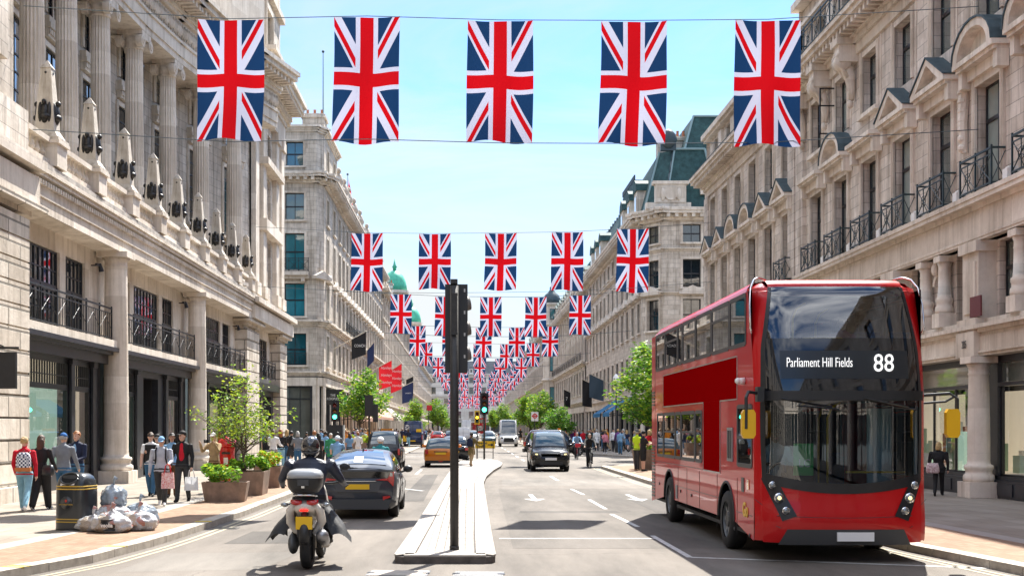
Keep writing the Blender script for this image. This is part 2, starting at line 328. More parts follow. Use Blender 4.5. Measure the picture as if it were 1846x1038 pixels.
def area(p): return sum(p[i][0] * p[(i + 1) % len(p)][1] - p[(i + 1) % len(p)][0] * p[i][1] for i in range(len(p))) / 2
def slab(poly, z0, z1, name, mt):
    if area(poly) < 0: poly = poly[::-1]
    mb = MB(); mb.prism(poly, z0, z1); return struct(name, mb, mt)
def offs(pts, d):
    """offset a polyline sideways (positive = to the right of travel)"""
    o = []
    for i, p in enumerate(pts):
        a = pts[max(0, i - 1)]; b = pts[min(len(pts) - 1, i + 1)]; t = Vector((b[0] - a[0], b[1] - a[1])).normalized(); o.append((p[0] + t.y * d, p[1] - t.x * d))
    return o
def resample(pts, step):
    o = [pts[0]]; acc = 0
    for a, b in zip(pts[:-1], pts[1:]):
        L_ = math.dist(a, b); n = max(1, int(round(L_ / step)))
        for i in range(1, n + 1): o.append((a[0] + (b[0] - a[0]) * i / n, a[1] + (b[1] - a[1]) * i / n))
    return o
def kerb(pts, w, name, side, h=.125, mt=None, step=.92, seed=1, yellow=()):
    """row of kerb stones along pts, body lying to `side` (+1 = right of travel)"""
    rp = resample(pts, step); ip = offs(rp, w * side); mb = MB(); rnd = random.Random(seed)
    for i in range(len(rp) - 1):
        a, b, c, d = rp[i], rp[i + 1], ip[i + 1], ip[i]
        q = []
        g_ = .008
        def lp(p, q_, t): return (p[0] + (q_[0] - p[0]) * t, p[1] + (q_[1] - p[1]) * t)
        tt = g_ / max(.05, math.dist(a, b)); a2, b2, c2, d2 = lp(a, b, tt), lp(b, a, tt), lp(c, d, tt), lp(d, c, tt)
        P = [a2, b2, c2, d2]
        if area(P) < 0: P = P[::-1]
        mb.prism(P, -.05, h + rnd.uniform(-.003, .003), 0)
    mb2 = [KERBM if mt is None else mt, YEL]
    o = struct(name, mb, mb2)
    if yellow:
        my = MB()
        for k in yellow:
            a, b, c, d = rp[k], rp[k + 1], ip[k + 1], ip[k]
            def lp(p, q_, t): return (p[0] + (q_[0] - p[0]) * t, p[1] + (q_[1] - p[1]) * t)
            for t0 in (.42, .56):
                P = [lp(a, b, t0), lp(a, b, t0 + .07), lp(d, c, t0 + .07), lp(d, c, t0)]
                if area(P) < 0: P = P[::-1]
                my.prism(P, h - .02, h + .006, 0)
        struct('kerb_marks', my, YEL)
    return o
LK = [(-7.2, 9), (-6.6, 12), (-6.1, 15.9), (-5.53, 18), (-5.28, 20.5), (-5.2, 22), (-5.04, 27.6), (-5.05, 36), (-5.1, 60), (-5.0, 78), (-4.5, 88), (-4.6, 120), (-4.9, 200), (-5, 460)]
slab(offs(LK, -.30) + [(-60, 460), (-60, 9)], -.1, .12, 'pavement', SLABM)
kerb(LK, .30, 'kerb', -1, yellow=(4, 7, 10, 16, 22))
def strip(pts, d0, d1, z, name, mt):
    a, b = offs(pts, d0), offs(pts, d1); mb = MB()
    for i in range(len(pts) - 1):
        q = [a[i], a[i + 1], b[i + 1], b[i]]
        if area(q) < 0: q = q[::-1]
        mb.poly([(x, y, z) for x, y in q])
    return struct(name, mb, mt)
strip(LK[:11], -.31, -1.75, .124, 'paving_strip', SETTS)
strip(LK[:11], -1.752, -2.15, .124, 'paving_band', KERBW)
RKA = [(8.3, 9), (7.5, 16.5), (7.1, 19.7), (6.75, 26), (6.5, 36), (6.4, 43.5), (6.45, 53.7), (6.5, 59.5), (7.1, 61.5), (9, 63), (14, 64)]
RKB = [(14, 79), (10.9, 80), (9.2, 87), (7.6, 96), (6.3, 112), (5.8, 200), (5.6, 460)]
slab(offs(RKA, .30) + [(60, 64.3), (60, 9)], -.1, .12, 'pavement', SLABM); kerb(RKA, .30, 'kerb', 1, seed=2, yellow=(6, 12, 30))
slab(offs(RKB, .30) + [(60, 460), (60, 79.3)], -.1, .12, 'pavement', SLABM); kerb(RKB, .30, 'kerb', 1, seed=3)
strip(RKA[:8], .31, 1.9, .124, 'paving_strip', SETTS); strip(RKA[:8], 1.902, 2.3, .124, 'paving_band', KERBW)
# traffic island
ISL = [(-.95, 17.93), (.28, 17.93), (.38, 17.98), (.42, 18.1), (.43, 22), (.46, 27.6), (.54, 41.4), (.72, 47), (1.15, 54), (1.65, 60), (1.85, 65), (1.7, 70), (1.1, 74), (.3, 75), (-.24, 73.5), (-.7, 60), (-.85, 45), (-1.0, 24.3), (-1.09, 18.1), (-1.05, 17.98)]
c_ = (sum(p[0] for p in ISL) / len(ISL), 40)
slab([(x - .01 * (1 if x > 0 else -1), y) for x, y in ISL], -.05, .1, 'traffic_island', KERBD)
mb = MB()
inn = []
ca = ISL
n_ = len(ca)
for i, p in enumerate(ca):
    a = ca[i - 1]; b = ca[(i + 1) % n_]; t_ = Vector((b[0] - a[0], b[1] - a[1])).normalized(); inn.append((p[0] - t_.y * .32, p[1] + t_.x * .32))
slab([(x, y) for x, y in inn], -.05, .12, 'island_paving', mat('pale_island_paving', (.285, .262, .235), .85, var=.14, vs=3, bump=.2, bs=40))
mb = MB(); rp = resample(ISL + [ISL[0]], 1.0); 
ip = []
for i, p in enumerate(rp):
    a = rp[(i - 1) % (len(rp) - 1)]; b = rp[(i + 1) % (len(rp) - 1)]; t_ = Vector((b[0] - a[0], b[1] - a[1])).normalized(); ip.append((p[0] - t_.y * .30, p[1] + t_.x * .30))
for i in range(len(rp) - 1):
    q = [rp[i], rp[i + 1], ip[i + 1], ip[i]]; cx_ = sum(k[0] for k in q) / 4; cy_ = sum(k[1] for k in q) / 4
    q = [(cx_ + (x - cx_) * .985, cy_ + (y - cy_) * .992) for x, y in q]
    if area(q) > 0.001: mb.prism(q, .101, .128)
struct('island_kerb', mb, KERBW)
# paving joints and tactile rows on the island, drawn as thin dark sheets
mb = MB()
for x in (-.62, .10): mb.box(x - .004, x + .004, 18.4, 44, .121, .1225)
for y in [18.42 + k * 1.15 for k in range(20)]: mb.box(-.62, .10, y - .009, y + .009, .121, .1222)
for x in (-.50, -.36, -.22, -.04):
    for k in range(95): mb.box(x - .009, x + .009, 18.7 + k * .2, 18.73 + k * .2, .121, .1262)
struct('paving_joints', mb, mat('joint_grime', (.13, .115, .10), .9))
# road markings
mb = MB()
def seg(p, q, wd, z=.004, m=0):
    p, q = Vector(p), Vector(q); d = (q - p).normalized(); s = Vector((d.y, -d.x)) * wd / 2
    mb.quad((p.x + s.x, p.y + s.y, z), (q.x + s.x, q.y + s.y, z), (q.x - s.x, q.y - s.y, z), (p.x - s.x, p.y - s.y, z), m)
def G(px, py): return gx(px, py)[:2]
seg(G(900, 970), G(1180, 970), .12); seg(G(1176, 965), G(1244, 1004), .1); seg(G(1246, 1004), G(1846, 1026), .12)
seg(G(1030, 881), G(1052, 891), .1); seg(G(1062, 900), G(1092, 917), .1); seg(G(1102, 926), G(1150, 949), .1)
for k in range(14): seg((3.4, 46 + k * 9), (3.4, 50 + k * 9), .12)
for cx_, cy_ in (G(958, 893), G(1135, 893)):
    seg((cx_, cy_ - 1.6), (cx_, cy_ + .6), .13); mb.poly([(cx_ - .3, cy_ - 1.6, .004), (cx_, cy_ - 2.6, .004), (cx_ + .3, cy_ - 1.6, .004)])
seg((-2.2, 52), (-2.2, 58), .12); seg((-1.4, 38.5), (-2.4, 40.5), .12)
for y in (84, 84.9): seg((-4.3, y), (-.6, y), .18)
struct('road_markings', mb, LINE)
mb = MB()
for d in (.22, .38):
    p = offs(LK[:9], d)
    for a, b in zip(p[:-1], p[1:]): seg(a, b, .07)
    p = offs(RKA[:8], -d)
    for a, b in zip(p[:-1], p[1:]): seg(a, b, .07)
struct('kerbside_lines', mb, mat('faded_yellow_paint', (.33, .29, .20), .75, var=.3, vs=8))
# resurfacing patches
mb = MB()
def patch(pts, z=.002): mb.poly([(x, y, z) for x, y in (pts if area(pts) > 0 else pts[::-1])])
patch([(.75, 20.2), (5.8, 20.2), (5.8, 40), (1.0, 40)]); struct('road_patch', mb, ASPH2)
mb = MB(); patch([(-4.9, 16.9), (-2.9, 17.2), (-2.7, 19.6), (-4.8, 19.4)]); patch([(1.2, 42), (6, 42), (6, 47), (1.3, 47)], .003); struct('road_patch', mb, ASPH3)
mb = MB()
for x0, y0, x1, y1 in ((-4.2, 21, -3.0, 23.5), (4.4, 25, 5.6, 34), (-1.9, 33, -1.2, 52), (1.2, 28.5, 3.6, 29.3), (-4.7, 46, -3.2, 47.2)): patch([(x0, y0), (x1, y0 + .1), (x1 - .05, y1), (x0 + .06, y1)], .003)
struct('road_patch', mb, groundmat('dark_tar_patch', (.10, .09, .08), spk=.4))
mb = MB()
for x, y in ((-4.75, 24.2), (-4.78, 40.5), (6.0, 30.5), (6.15, 49)):
    mb.box(x - .2, x + .2, y - .2, y + .2, -.01, .006)
    for k in range(5): mb.box(x - .16, x + .16, y - .15 + k * .065, y - .12 + k * .065, .006, .010)
struct('drain_grates', mb, mat('cast_iron_grate', (.05, .048, .045), .6, metal=.4, var=.4, vs=20))
# manhole covers
COV = mat('worn_steel_cover', (.12, .12, .12), .5, metal=.4, var=.4, vs=20, bump=.6, bs=70)
FILL = mat('pale_cover_fill', (.38, .34, .29), .85, var=.2, vs=6)
def cover(x, y, wx, wy, lab, fm):
    t = thing('manhole_cover', lab, 'manhole cover', (x, y, 0), rz=R(-4), group='covers in the road in front of the island')
    mb = MB(); mb.box(-wx, wx, -wy, wy, -.01, .006); mb.build('frame', COV, t)
    mb = MB(); mb.box(-wx + .03, wx - .03, -wy + .02, wy - .02, .006, .009)
    mb.build('lid', fm, t)
    mb = MB()
    for k in (-1, 1): mb.box(k * wx * .9 - .05, k * wx * .9 + .05, -.05, .05, .009, .012)
    mb.build('keyhole', BLK, t)
cover(-.95, 16.75, .42, .32, 'pale filled cover in the road before the left corner of the island', FILL)
cover(.15, 16.65, .34, .30, 'dark iron cover in the road before the right corner of the island', COV)
# ------------------------------------------------------------------ building helpers
class Fac:
    """a straight stretch of facade: local x along the wall (to the right seen from outside), y inward, z up"""
    def __init__(s, root, p0, p1):
        s.root = root; s.L = math.dist(p0, p1); a = math.atan2(p1[1] - p0[1], p1[0] - p0[0])
        s.M = Matrix.Translation((p0[0] - root.location.x, p0[1] - root.location.y, 0)) @ Matrix.Rotation(a, 4, 'Z')
    def mb(s, mb=None): mb = mb or MB(); mb.M = s.M; return mb
    def wall(s, mb, u0, u1, z0, z1, ops, y=0.0, d=.35, m=0):
        """ops: (a,b,lo,hi) openings"""
        us = sorted(set([u0, u1] + [k for o in ops for k in o[:2] if u0 < k < u1])); zs = sorted(set([z0, z1] + [k for o in ops for k in o[2:4] if z0 < k < z1]))
        for zi in range(len(zs) - 1):
            zc = (zs[zi] + zs[zi + 1]) / 2; run = None
            for ui in range(len(us) - 1):
                uc = (us[ui] + us[ui + 1]) / 2; hole = any(o[0] < uc < o[1] and o[2] < zc < o[3] for o in ops)
                if not hole and run is None: run = us[ui]
                if (hole or ui == len(us) - 2) and run is not None:
                    e = us[ui] if hole else us[ui + 1]
                    mb.quad((run, y, zs[zi]), (e, y, zs[zi]), (e, y, zs[zi + 1]), (run, y, zs[zi + 1]), m); run = None
        for a, b, lo, hi in [o[:4] for o in ops]:
            mb.quad((a, y, lo), (a, y + d, lo), (a, y + d, hi), (a, y, hi), m)
            mb.quad((b, y + d, lo), (b, y, lo), (b, y, hi), (b, y + d, hi), m)
            mb.quad((a, y, hi), (a, y + d, hi), (b, y + d, hi), (b, y, hi), m)
            mb.quad((a, y + d, lo), (a, y, lo), (b, y, lo), (b, y + d, lo), m)
    def put(s, name, me, u, y, z, parent=None):
        return put(name, me, parent or s.root, M=s.M @ Matrix.Translation((u, y, z)))
_wc = {}
def winmesh(w, h, nx, ny, split, fm, gm, far, bar=.045, arch=False):
    key = (round(w, 2), round(h, 2), nx, ny, split, fm.name, gm.name, far, bar)
    if key in _wc: return _wc[key]
    f = MB(); b = .06
    for x0, x1, z0, z1 in ((-w / 2, -w / 2 + b, 0, h), (w / 2 - b, w / 2, 0, h), (-w / 2 + b, w / 2 - b, 0, b), (-w / 2 + b, w / 2 - b, h - b, h)): f.box(x0, x1, -.03, .03, z0, z1)
    for k in range(1, nx): x = -w / 2 + w * k / nx; f.box(x - bar / 2, x + bar / 2, -.022, .03, b, h - b)
    for k in range(1, ny): z = h * k / ny; f.box(-w / 2 + b, w / 2 - b, -.018, .03, z - bar / 2, z + bar / 2)
    if split: z = h * split; f.box(-w / 2 + b, w / 2 - b, -.035, .03, z - .05, z + .05)
    g = f if far else MB()
    g.quad((-w / 2 + .01, .012, .01), (w / 2 - .01, .012, .01), (w / 2 - .01, .012, h - .01), (-w / 2 + .01, .012, h - .01), 1 if far else 0)
    if far: r = (f.mesh('window', [fm, gm]), None)
    else: r = (f.mesh('window', [fm]), g.mesh('pane', [gm]))
    _wc[key] = r; return r
def window(F, u, z, w, h, y=.33, nx=2, ny=1, split=.62, fm=BLK, gm=GLS, far=False, bar=.045):
    a, b = winmesh(w, h, nx, ny, split, fm, gm, far, bar); o = F.put('window', a, u, y, z)
    if b: put('pane', b, o)
    return o
def cornice(mb, u0, u1, z0, z1, proj, m=0, steps=4, back=.3, e0=True, e1=True):
    """stepped moulding that widens upwards, with returned ends"""
    h = (z1 - z0) / steps
    prof = [.25, .45, .92, 1.0] if steps == 4 else ([.5, 1.0] if steps == 2 else [.3, .6, 1.0])
    for k in range(steps):
        p = proj * prof[k]; mb.box(u0 - (p if e0 else 0), u1 + (p if e1 else 0), -p, back, z0 + h * k, z0 + h * (k + 1), m)
def modillions(mb, u0, u1, z0, z1, p0, p1, step, w, m=0):
    n = int((u1 - u0) / step)
    for k in range(n + 1):
        u = u0 + (u1 - u0) * k / max(1, n); mb.box(u - w / 2, u + w / 2, -p1, -p0 + .01, z0, z1, m)
def surround(mb, u, w, z0, z1, t=.2, p=.06, m=0, sill=True):
    mb.box(u - w / 2 - t, u - w / 2, -p, .02, z0, z1 + t, m); mb.box(u + w / 2, u + w / 2 + t, -p, .02, z0, z1 + t, m); mb.box(u - w / 2, u + w / 2, -p, .02, z1, z1 + t, m)
    mb.box(u - w / 2 - t * .6, u - w / 2 - t * .3, -p - .025, -p, z0, z1 + t, m); mb.box(u + w / 2 + t * .3, u + w / 2 + t * .6, -p - .025, -p, z0, z1 + t, m)
    if sill: mb.box(u - w / 2 - t - .05, u + w / 2 + t + .05, -p - .12, .03, z0 - .14, z0, m)
def railing_mesh(w, h, style='cross', seg=.9, dep=.0):
    b = MB(); n = max(1, round(w / seg)); s = w / n
    b.box(-w / 2, w / 2, -.025, .025, h - .05, h); b.box(-w / 2, w / 2, -.02, .02, .06, .10); b.box(-w / 2, w / 2, -.015, .015, h - .2, h - .17)
    for k in range(n + 1): x = -w / 2 + s * k; b.box(x - .02, x + .02, -.022, .022, 0, h + .05)
    for k in range(n):
        x0, x1 = -w / 2 + s * k + .02, -w / 2 + s * (k + 1) - .02; lo, hi = .10, h - .2; xc, zc = (x0 + x1) / 2, (lo + hi) / 2
        if style == 'cross':
            b.tube([(x0, 0, lo), (x1, 0, hi)], .014, 4); b.tube([(x0, 0, hi), (x1, 0, lo)], .014, 4)
            q = [(xc + .17 * math.cos(a * math.pi / 4), 0, zc + .17 * math.sin(a * math.pi / 4)) for a in range(9)]; b.tube(q, .012, 4)
            b.box(xc - .01, xc + .01, -.01, .01, lo, hi)
        else:
            for j in range(1, 6): x = x0 + (x1 - x0) * j / 6; b.box(x - .009, x + .009, -.009, .009, lo, hi)
            b.tube([(x0, 0, lo + .25), (xc, 0, hi - .1), (x1, 0, lo + .25)], .01, 4)
    if dep:
        for sx in (-w / 2, w / 2):
            b.box(sx - .02, sx + .02, 0, dep, h - .05, h); b.box(sx - .015, sx + .015, 0, dep, .06, .1); b.tube([(sx, 0, .1), (sx, dep, h - .1)], .012, 4); b.tube([(sx, dep, .1), (sx, 0, h - .1)], .012, 4)
    return b
_rc = {}
def railing(F, u, y, z, w, h, mt=IRON, style='cross', seg=.9, dep=0.0):
    k = (round(w, 2), h, mt.name, style, dep)
    if k not in _rc: _rc[k] = railing_mesh(w, h, style, seg, dep).mesh('balcony_railing', mt)
    return F.put('balcony_railing', _rc[k], u, y, z)
def pedmesh(kind, w, proj, mt):
    k = ('p', kind, w, proj)
    if k in _rc: return _rc[k]
    b = MB(); h2 = w / 2
    b.box(-h2, h2, -proj, .02, 0, .10, 0); b.box(-h2 - .06, h2 + .06, -proj - .08, .02, .10, .24, 0)
    b.box(-h2 + .12, h2 - .12, -proj * .45, .02, -.28, 0, 0)
    for s in (-1, 1): b.box(s * (h2 - .12) - .12, s * (h2 - .12) + .12, -proj * .8, .0, -.45, 0, 0)
    if kind == 'tri':
        H = w * .33; t = .2
        b.prism([(-h2 - .06, .24), (h2 + .06, .24), (0, .24 + H)], -proj * .35, .02, 0, 'y')
        b.prism([(-h2 - .06, .24), (-h2 + .35, .24), (0, .24 + H - t), (0, .24 + H)], -proj - .08, .02, 0, 'y')
        b.prism([(h2 - .35, .24), (h2 + .06, .24), (0, .24 + H), (0, .24 + H - t)], -proj - .08, .02, 0, 'y')
        b.prism([(-h2 - .1, .245), (0, .245 + H), (0, .285 + H), (-h2 - .1, .285)], -proj - .12, .05, 1, 'y'); b.prism([(0, .245 + H), (h2 + .1, .245), (h2 + .1, .285), (0, .285 + H)], -proj - .12, .05, 1, 'y')
    elif kind == 'arch':
        H = w * .36; n = 10; o = [(h2 * 1.03 * math.cos(math.pi * i / n), .24 + H * math.sin(math.pi * i / n)) for i in range(n + 1)]
        i_ = [((h2 - .26) * math.cos(math.pi * i / n), .24 + (H - .2) * math.sin(math.pi * i / n)) for i in range(n + 1)]
        b.prism(o, -proj * .35, .02, 0, 'y')
        for a in range(n): b.prism([o[a], o[a + 1], i_[a + 1], i_[a]], -proj - .08, .02, 0, 'y')
        o2 = [(h2 * 1.06 * math.cos(math.pi * i / n), .245 + (H + .05) * math.sin(math.pi * i / n)) for i in range(n + 1)]
        for a in range(n): b.prism([o2[a], o2[a + 1], o[a + 1], o[a]], -proj - .12, .05, 1, 'y')
    _rc[k] = b.mesh('pediment', [mt, LEAD]); return _rc[k]
def colmesh(r, h, kind='tuscan', mt=STP):
    k = ('c', round(r, 2), round(h, 2), kind, mt.name)
    if k in _rc: return _rc[k]
    b = MB(); b.smooth = True
    if kind == 'tuscan':
        b.smooth = False; b.box(-r * 1.42, r * 1.42, -r * 1.42, r * 1.42, 0, .42); b.smooth = True
        b.lathe([(r * 1.36, .42), (r * 1.4, .5), (r * 1.36, .6), (r * 1.18, .64), (r * 1.18, .72), (r * 1.3, .78), (r * 1.28, .86), (r * 1.04, .9), (r, 1.0), (r, h * .4), (r * .9, h - .55), (r * .9, h - .5), (r * .98, h - .46), (r * .9, h - .42), (r * .9, h - .3), (r * 1.15, h - .18)], n=28)
        b.smooth = False; b.box(-r * 1.25, r * 1.25, -r * 1.25, r * 1.25, h - .18, h)
    elif kind == 'fluted':
        n = 40; prof = [(r * 1.0, .45), (r, h * .35), (r * .88, h - .75)]
        b.smooth = False; b.rings([[((rr if j % 2 else rr * .90) * math.cos(2 * math.pi * j / n), (rr if j % 2 else rr * .90) * math.sin(2 * math.pi * j / n), z) for j in range(n)] for rr, z in prof])
        b.box(-r * 1.4, r * 1.4, -r * 1.4, r * 1.4, 0, .18); b.smooth = True; b.lathe([(r * 1.35, .18), (r * 1.35, .3), (r * 1.1, .34), (r * 1.12, .45)], n=24)
        # ionic capital: volutes at the corners
        b.lathe([(r * .9, h - .75), (r * .98, h - .68), (r * .9, h - .62), (r * .92, h - .5), (r * 1.25, h - .3)], n=24)
        b.smooth = False; b.box(-r * 1.32, r * 1.32, -r * 1.32, r * 1.32, h - .2, h)
        for sx in (-1, 1):
            for y0, y1 in ((-r * 1.38, -r * .75), (r * .75, r * 1.38)):
                b.cyl((sx * r * 1.18, y0, h - .48), (sx * r * 1.18, y1, h - .48), r * .62, n=16); b.cyl((sx * r * 1.18, y0 - .04, h - .48), (sx * r * 1.18, y1 + .04, h - .48), r * .36, n=12); b.cyl((sx * r * 1.18, y0 - .07, h - .48), (sx * r * 1.18, y1 + .07, h - .48), r * .14, n=8)
        b.box(-r * 1.1, r * 1.1, -r * 1.3, r * 1.3, h - .34, h - .2)
    _rc[k] = b.mesh('column', mt); return _rc[k]
def rustic(mb, u0, u1, z0, z1, y0, back, h=.56, gap=.045, m=0):
    mb.box(u0 + .02, u1 - .02, y0 + gap, back, z0, z1, m); n = round((z1 - z0) / h); s = (z1 - z0) / n
    for k in range(n): mb.box(u0, u1, y0, back - .01, z0 + s * k + gap / 2, z0 + s * (k + 1) - gap / 2, m)
def balustrade(F, u0, u1, z0, z1, y, name='balustrade', mt=STP, step=.33):
    b = F.mb(); b.box(u0, u1, y - .14, y + .14, z0, z0 + .16); b.box(u0, u1, y - .17, y + .17, z1 - .15, z1)
    n = max(2, int((u1 - u0) / step)); h = z1 - z0 - .31
    for k in range(n):
        u = u0 + (u1 - u0) * (k + .5) / n; b.lathe([(.055, 0), (.05, h * .1), (.1, h * .35), (.045, h * .7), (.06, h)], (u, y, z0 + .16), n=6, cap=False)
    return b.build(name, mt, F.root)
def spotlamp(F, u, z, y=0):
    b = F.mb(); b.box(u - .25, u + .05, y - .28, y - .2, z, z + .07); b.box(u - .03, u + .03, y - .25, y, z + .01, z + .05); b.cyl((u + .05, y - .26, z + .1), (u + .12, y - .3, z - .16), .05, .09, 8)
    return b.build('floodlight', BLK, F.root)
# ------------------------------------------------------------------ left: the department store with the curved colonnade
def store():
    root = thing('department_store', 'pale stone department store with obelisks on its balustrade and tall fluted columns, on the left', 'building', (-12.2, 29, 0))
    F = Fac(root, (-12.2, 29), (-12.2, 80)); W = []; zt = 7.9
    PY = .32
    bays = [(3.4, 12.05, 6.9), (12.8, 24.4, 18.6), (25.2, 36.4, 30.9)]
    ops = []
    for a, b, c in bays:
        cw = 3.1 if a < 4 else 3.7; ops.append((c - cw / 2, c + cw / 2, 4.95, 7.35, 8))
        for s in (-1, 1):
            e0 = c + s * (cw / 2 + .55); e1 = c + s * (cw / 2 + (2.45 if s > 0 or a > 4 else 1.7))
            ops.append((min(e0, e1), max(e0, e1), 4.95, 7.35, 5))
    ops.append((41.4, 47.4, 4.95, 7.35, 8)) if False else ops.append((42.0, 47.2, 5.0, 7.35, 8))
    wb = F.mb(); F.wall(wb, 3.2, 51, 4.7, zt, ops, y=PY, d=.3)
    wb.quad((3.2, -.5, zt), (51, -.5, zt), (51, PY, zt), (3.2, PY, zt))          # soffit
    wb.build('wall', STP, root)
    for o in ops: window(F, (o[0] + o[1]) / 2, o[2], o[1] - o[0], o[3] - o[2], y=PY + .11, nx=o[4], ny=4, split=.55, bar=.04)
    # rusticated near pier and pavilion above
    rb = F.mb(); rustic(rb, -8, 3.25, .5, 7.5, -.62, 2); rb.box(-8, 3.4, -.8, 2, .1, .5); cornice(rb, -8, 3.25, 7.5, 7.9, .22 + .62, steps=3, back=2, e0=False)
    rb.build('corner_pier', RUST, root)
    # black shopfronts
    sb = F.mb(); gi = 0
    for bi, (a, b, c) in enumerate(bays):
        cw = 1.75 if a < 4 else 1.9; e1 = c + 4.4 if a > 4 else c + 3.9; e0 = c - 4.4 if a > 4 else c - 3.3
        sh = [(c - cw, c + cw, .75, 4.0), (c + cw + .55, e1, .75, 4.0), (e0, c - cw - .55, .75, 4.0)]
        if bi == 1: sh[0] = (c - 1.1, c + 1.1, .13, 3.9)
        F.wall(sb, a, b, .12, 4.3, [q for q in sh], y=.16, d=.3)
        for x in (c - cw - .28, c + cw + .28, e1 + .3, e0 - .3):
            sb.box(x - .17, x + .17, .05, .13, .12, 3.95); sb.box(x - .22, x + .22, .0, .13, 3.95, 4.12); sb.box(x - .22, x + .22, .02, .13, .12, .6)
        sb.box(a, b, -.12, .17, 4.12, 4.42); sb.box(a, b, -.3, .3, 4.42, 4.52); sb.box(a, b, -.48, .3, 4.52, 4.66)
        for o in sh:
            if bi == 1 and o is sh[0]: continue
            w_ = o[1] - o[0]; n = max(3, round(w_ / .42)); cx = (o[0] + o[1]) / 2
            wo = F.put('shop_window', shopwin(w_, 3.25, n), cx, .17, .75)
            g = MB(); g.quad((-w_ / 2, .02, 0), (w_ / 2, .02, 0), (w_ / 2, .02, 3.25), (-w_ / 2, .02, 3.25)); put('pane', g.mesh('pane', SHGL), wo)
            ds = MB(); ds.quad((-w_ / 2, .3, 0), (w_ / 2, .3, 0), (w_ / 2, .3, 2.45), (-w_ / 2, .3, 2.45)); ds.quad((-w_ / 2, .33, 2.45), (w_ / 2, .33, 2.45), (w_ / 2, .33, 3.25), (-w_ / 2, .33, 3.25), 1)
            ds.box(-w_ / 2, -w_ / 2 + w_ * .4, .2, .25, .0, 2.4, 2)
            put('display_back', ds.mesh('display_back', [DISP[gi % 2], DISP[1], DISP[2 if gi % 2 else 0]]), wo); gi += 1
    sb.build('shopfront', SHOP, root)
    # dark doorway of the middle bay
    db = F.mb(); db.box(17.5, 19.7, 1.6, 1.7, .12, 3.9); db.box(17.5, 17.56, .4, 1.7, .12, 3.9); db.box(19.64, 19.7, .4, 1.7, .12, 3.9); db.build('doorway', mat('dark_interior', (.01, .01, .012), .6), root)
    # posters beside the doorway
    for u in (14.95, 22.3):
        pm = F.put('poster', poster_mesh(u), u, .30, .9)
    # stone sills, columns, entablature
    for a, b, c in bays:
        q = F.mb(); q.box(a, b, -.42, .32, 4.66, 4.9); q.build('balcony_slab', STP, root)
        n = 4 if a > 4 else 3
        for k in range(n):
            wv = (b - a - .5) / n; railing(F, a + .25 + wv * (k + .5), -.3, 4.9, wv - .04, 1.08, style='plain', seg=1.4)
    for u in (12.4, 24.8): F.put('column', colmesh(.41, 7.78, mt=STP), u, -.27, .12)
    for u0, u1 in ((36.6, 40.4), (48.2, 51)): pb = F.mb(); rustic(pb, u0, u1, .5, 7.35, -.35, 1.0, h=.56); pb.box(u0 - .1, u1 + .1, -.48, 1, .1, .5); cornice(pb, u0, u1, 7.35, 7.88, .6, steps=3, back=1); pb.build('pier', RUST, root)
    sb2 = F.mb(); F.wall(sb2, 40.4, 48.2, .12, 4.6, [(41.2, 47.4, .6, 3.9)], y=.1, d=.3); sb2.box(40.4, 48.2, -.3, .2, 4.2, 4.6); sb2.build('shopfront', SHOP, root)
    window(F, 44.3, .6, 6.2, 3.3, y=.35, nx=5, ny=1, split=.75, gm=GLS); railing(F, 44.6, -.2, 4.9, 5.0, 1.05, style='plain', seg=1.2)
    eb = F.mb(); eb.box(-8, 51.3, -.52, .31, 7.91, 8.62); eb.box(-8, 51.3, -.57, .31, 8.30, 8.36); cornice(eb, -8, 51.3, 8.62, 9.06, .72, back=2.0, e0=False); eb.box(-8, 51.2, -.5, 2.4, 9.06, 9.36)
    for k in range(230): u = 3.4 + k * .207; eb.box(u, u + .1, -.64, -.5, 8.62, 8.75)
    # break forward over the near pavilion and the far pavilion
    eb.box(-8, 3.6, -.78, -.5, 7.93, 8.64); eb.box(-8, 3.7, -.95, -.7, 8.8, 9.08)
    eb.box(37, 51.5, -.72, -.5, 7.93, 8.64); eb.box(36.9, 51.7, -.95, -.7, 8.8, 9.08)
    eb.build('entablature', STP, root)
    eb = F.mb(); eb.box(-8, 51.25, -.6, -.3, 9.062, 9.27, 0); eb.build('weathered_ledge', mat('sooty_stone', (.22, .20, .18), .9, var=.45, vs=2.2, c2=(.50, .46, .41)), root)
    # balustrade with pedestals and obelisks
    ob0 = None
    for k in range(9):
        u = 5.8 + 3.9 * k; q = F.mb(); q.box(u - .42, u + .42, -.64, .2, 9.36, 10.0); q.box(u - .49, u + .49, -.71, .27, 10.0, 10.1); q.build('pedestal', STP, root)
        b = MB()
        b.box(-.46, .46, -.46, .46, 0, .10); 
        for r0, z0, r1, z1 in ((.42, .10, .33, .25), (.33, .25, .28, .34), (.27, .34, .25, .74), (.25, .74, .145, 2.12), (.17, 2.12, .01, 2.36)):
            b.rings([[(-r0, -r0, z0), (r0, -r0, z0), (r0, r0, z0), (-r0, r0, z0)], [(-r1, -r1, z1), (r1, -r1, z1), (r1, r1, z1), (-r1, r1, z1)]])
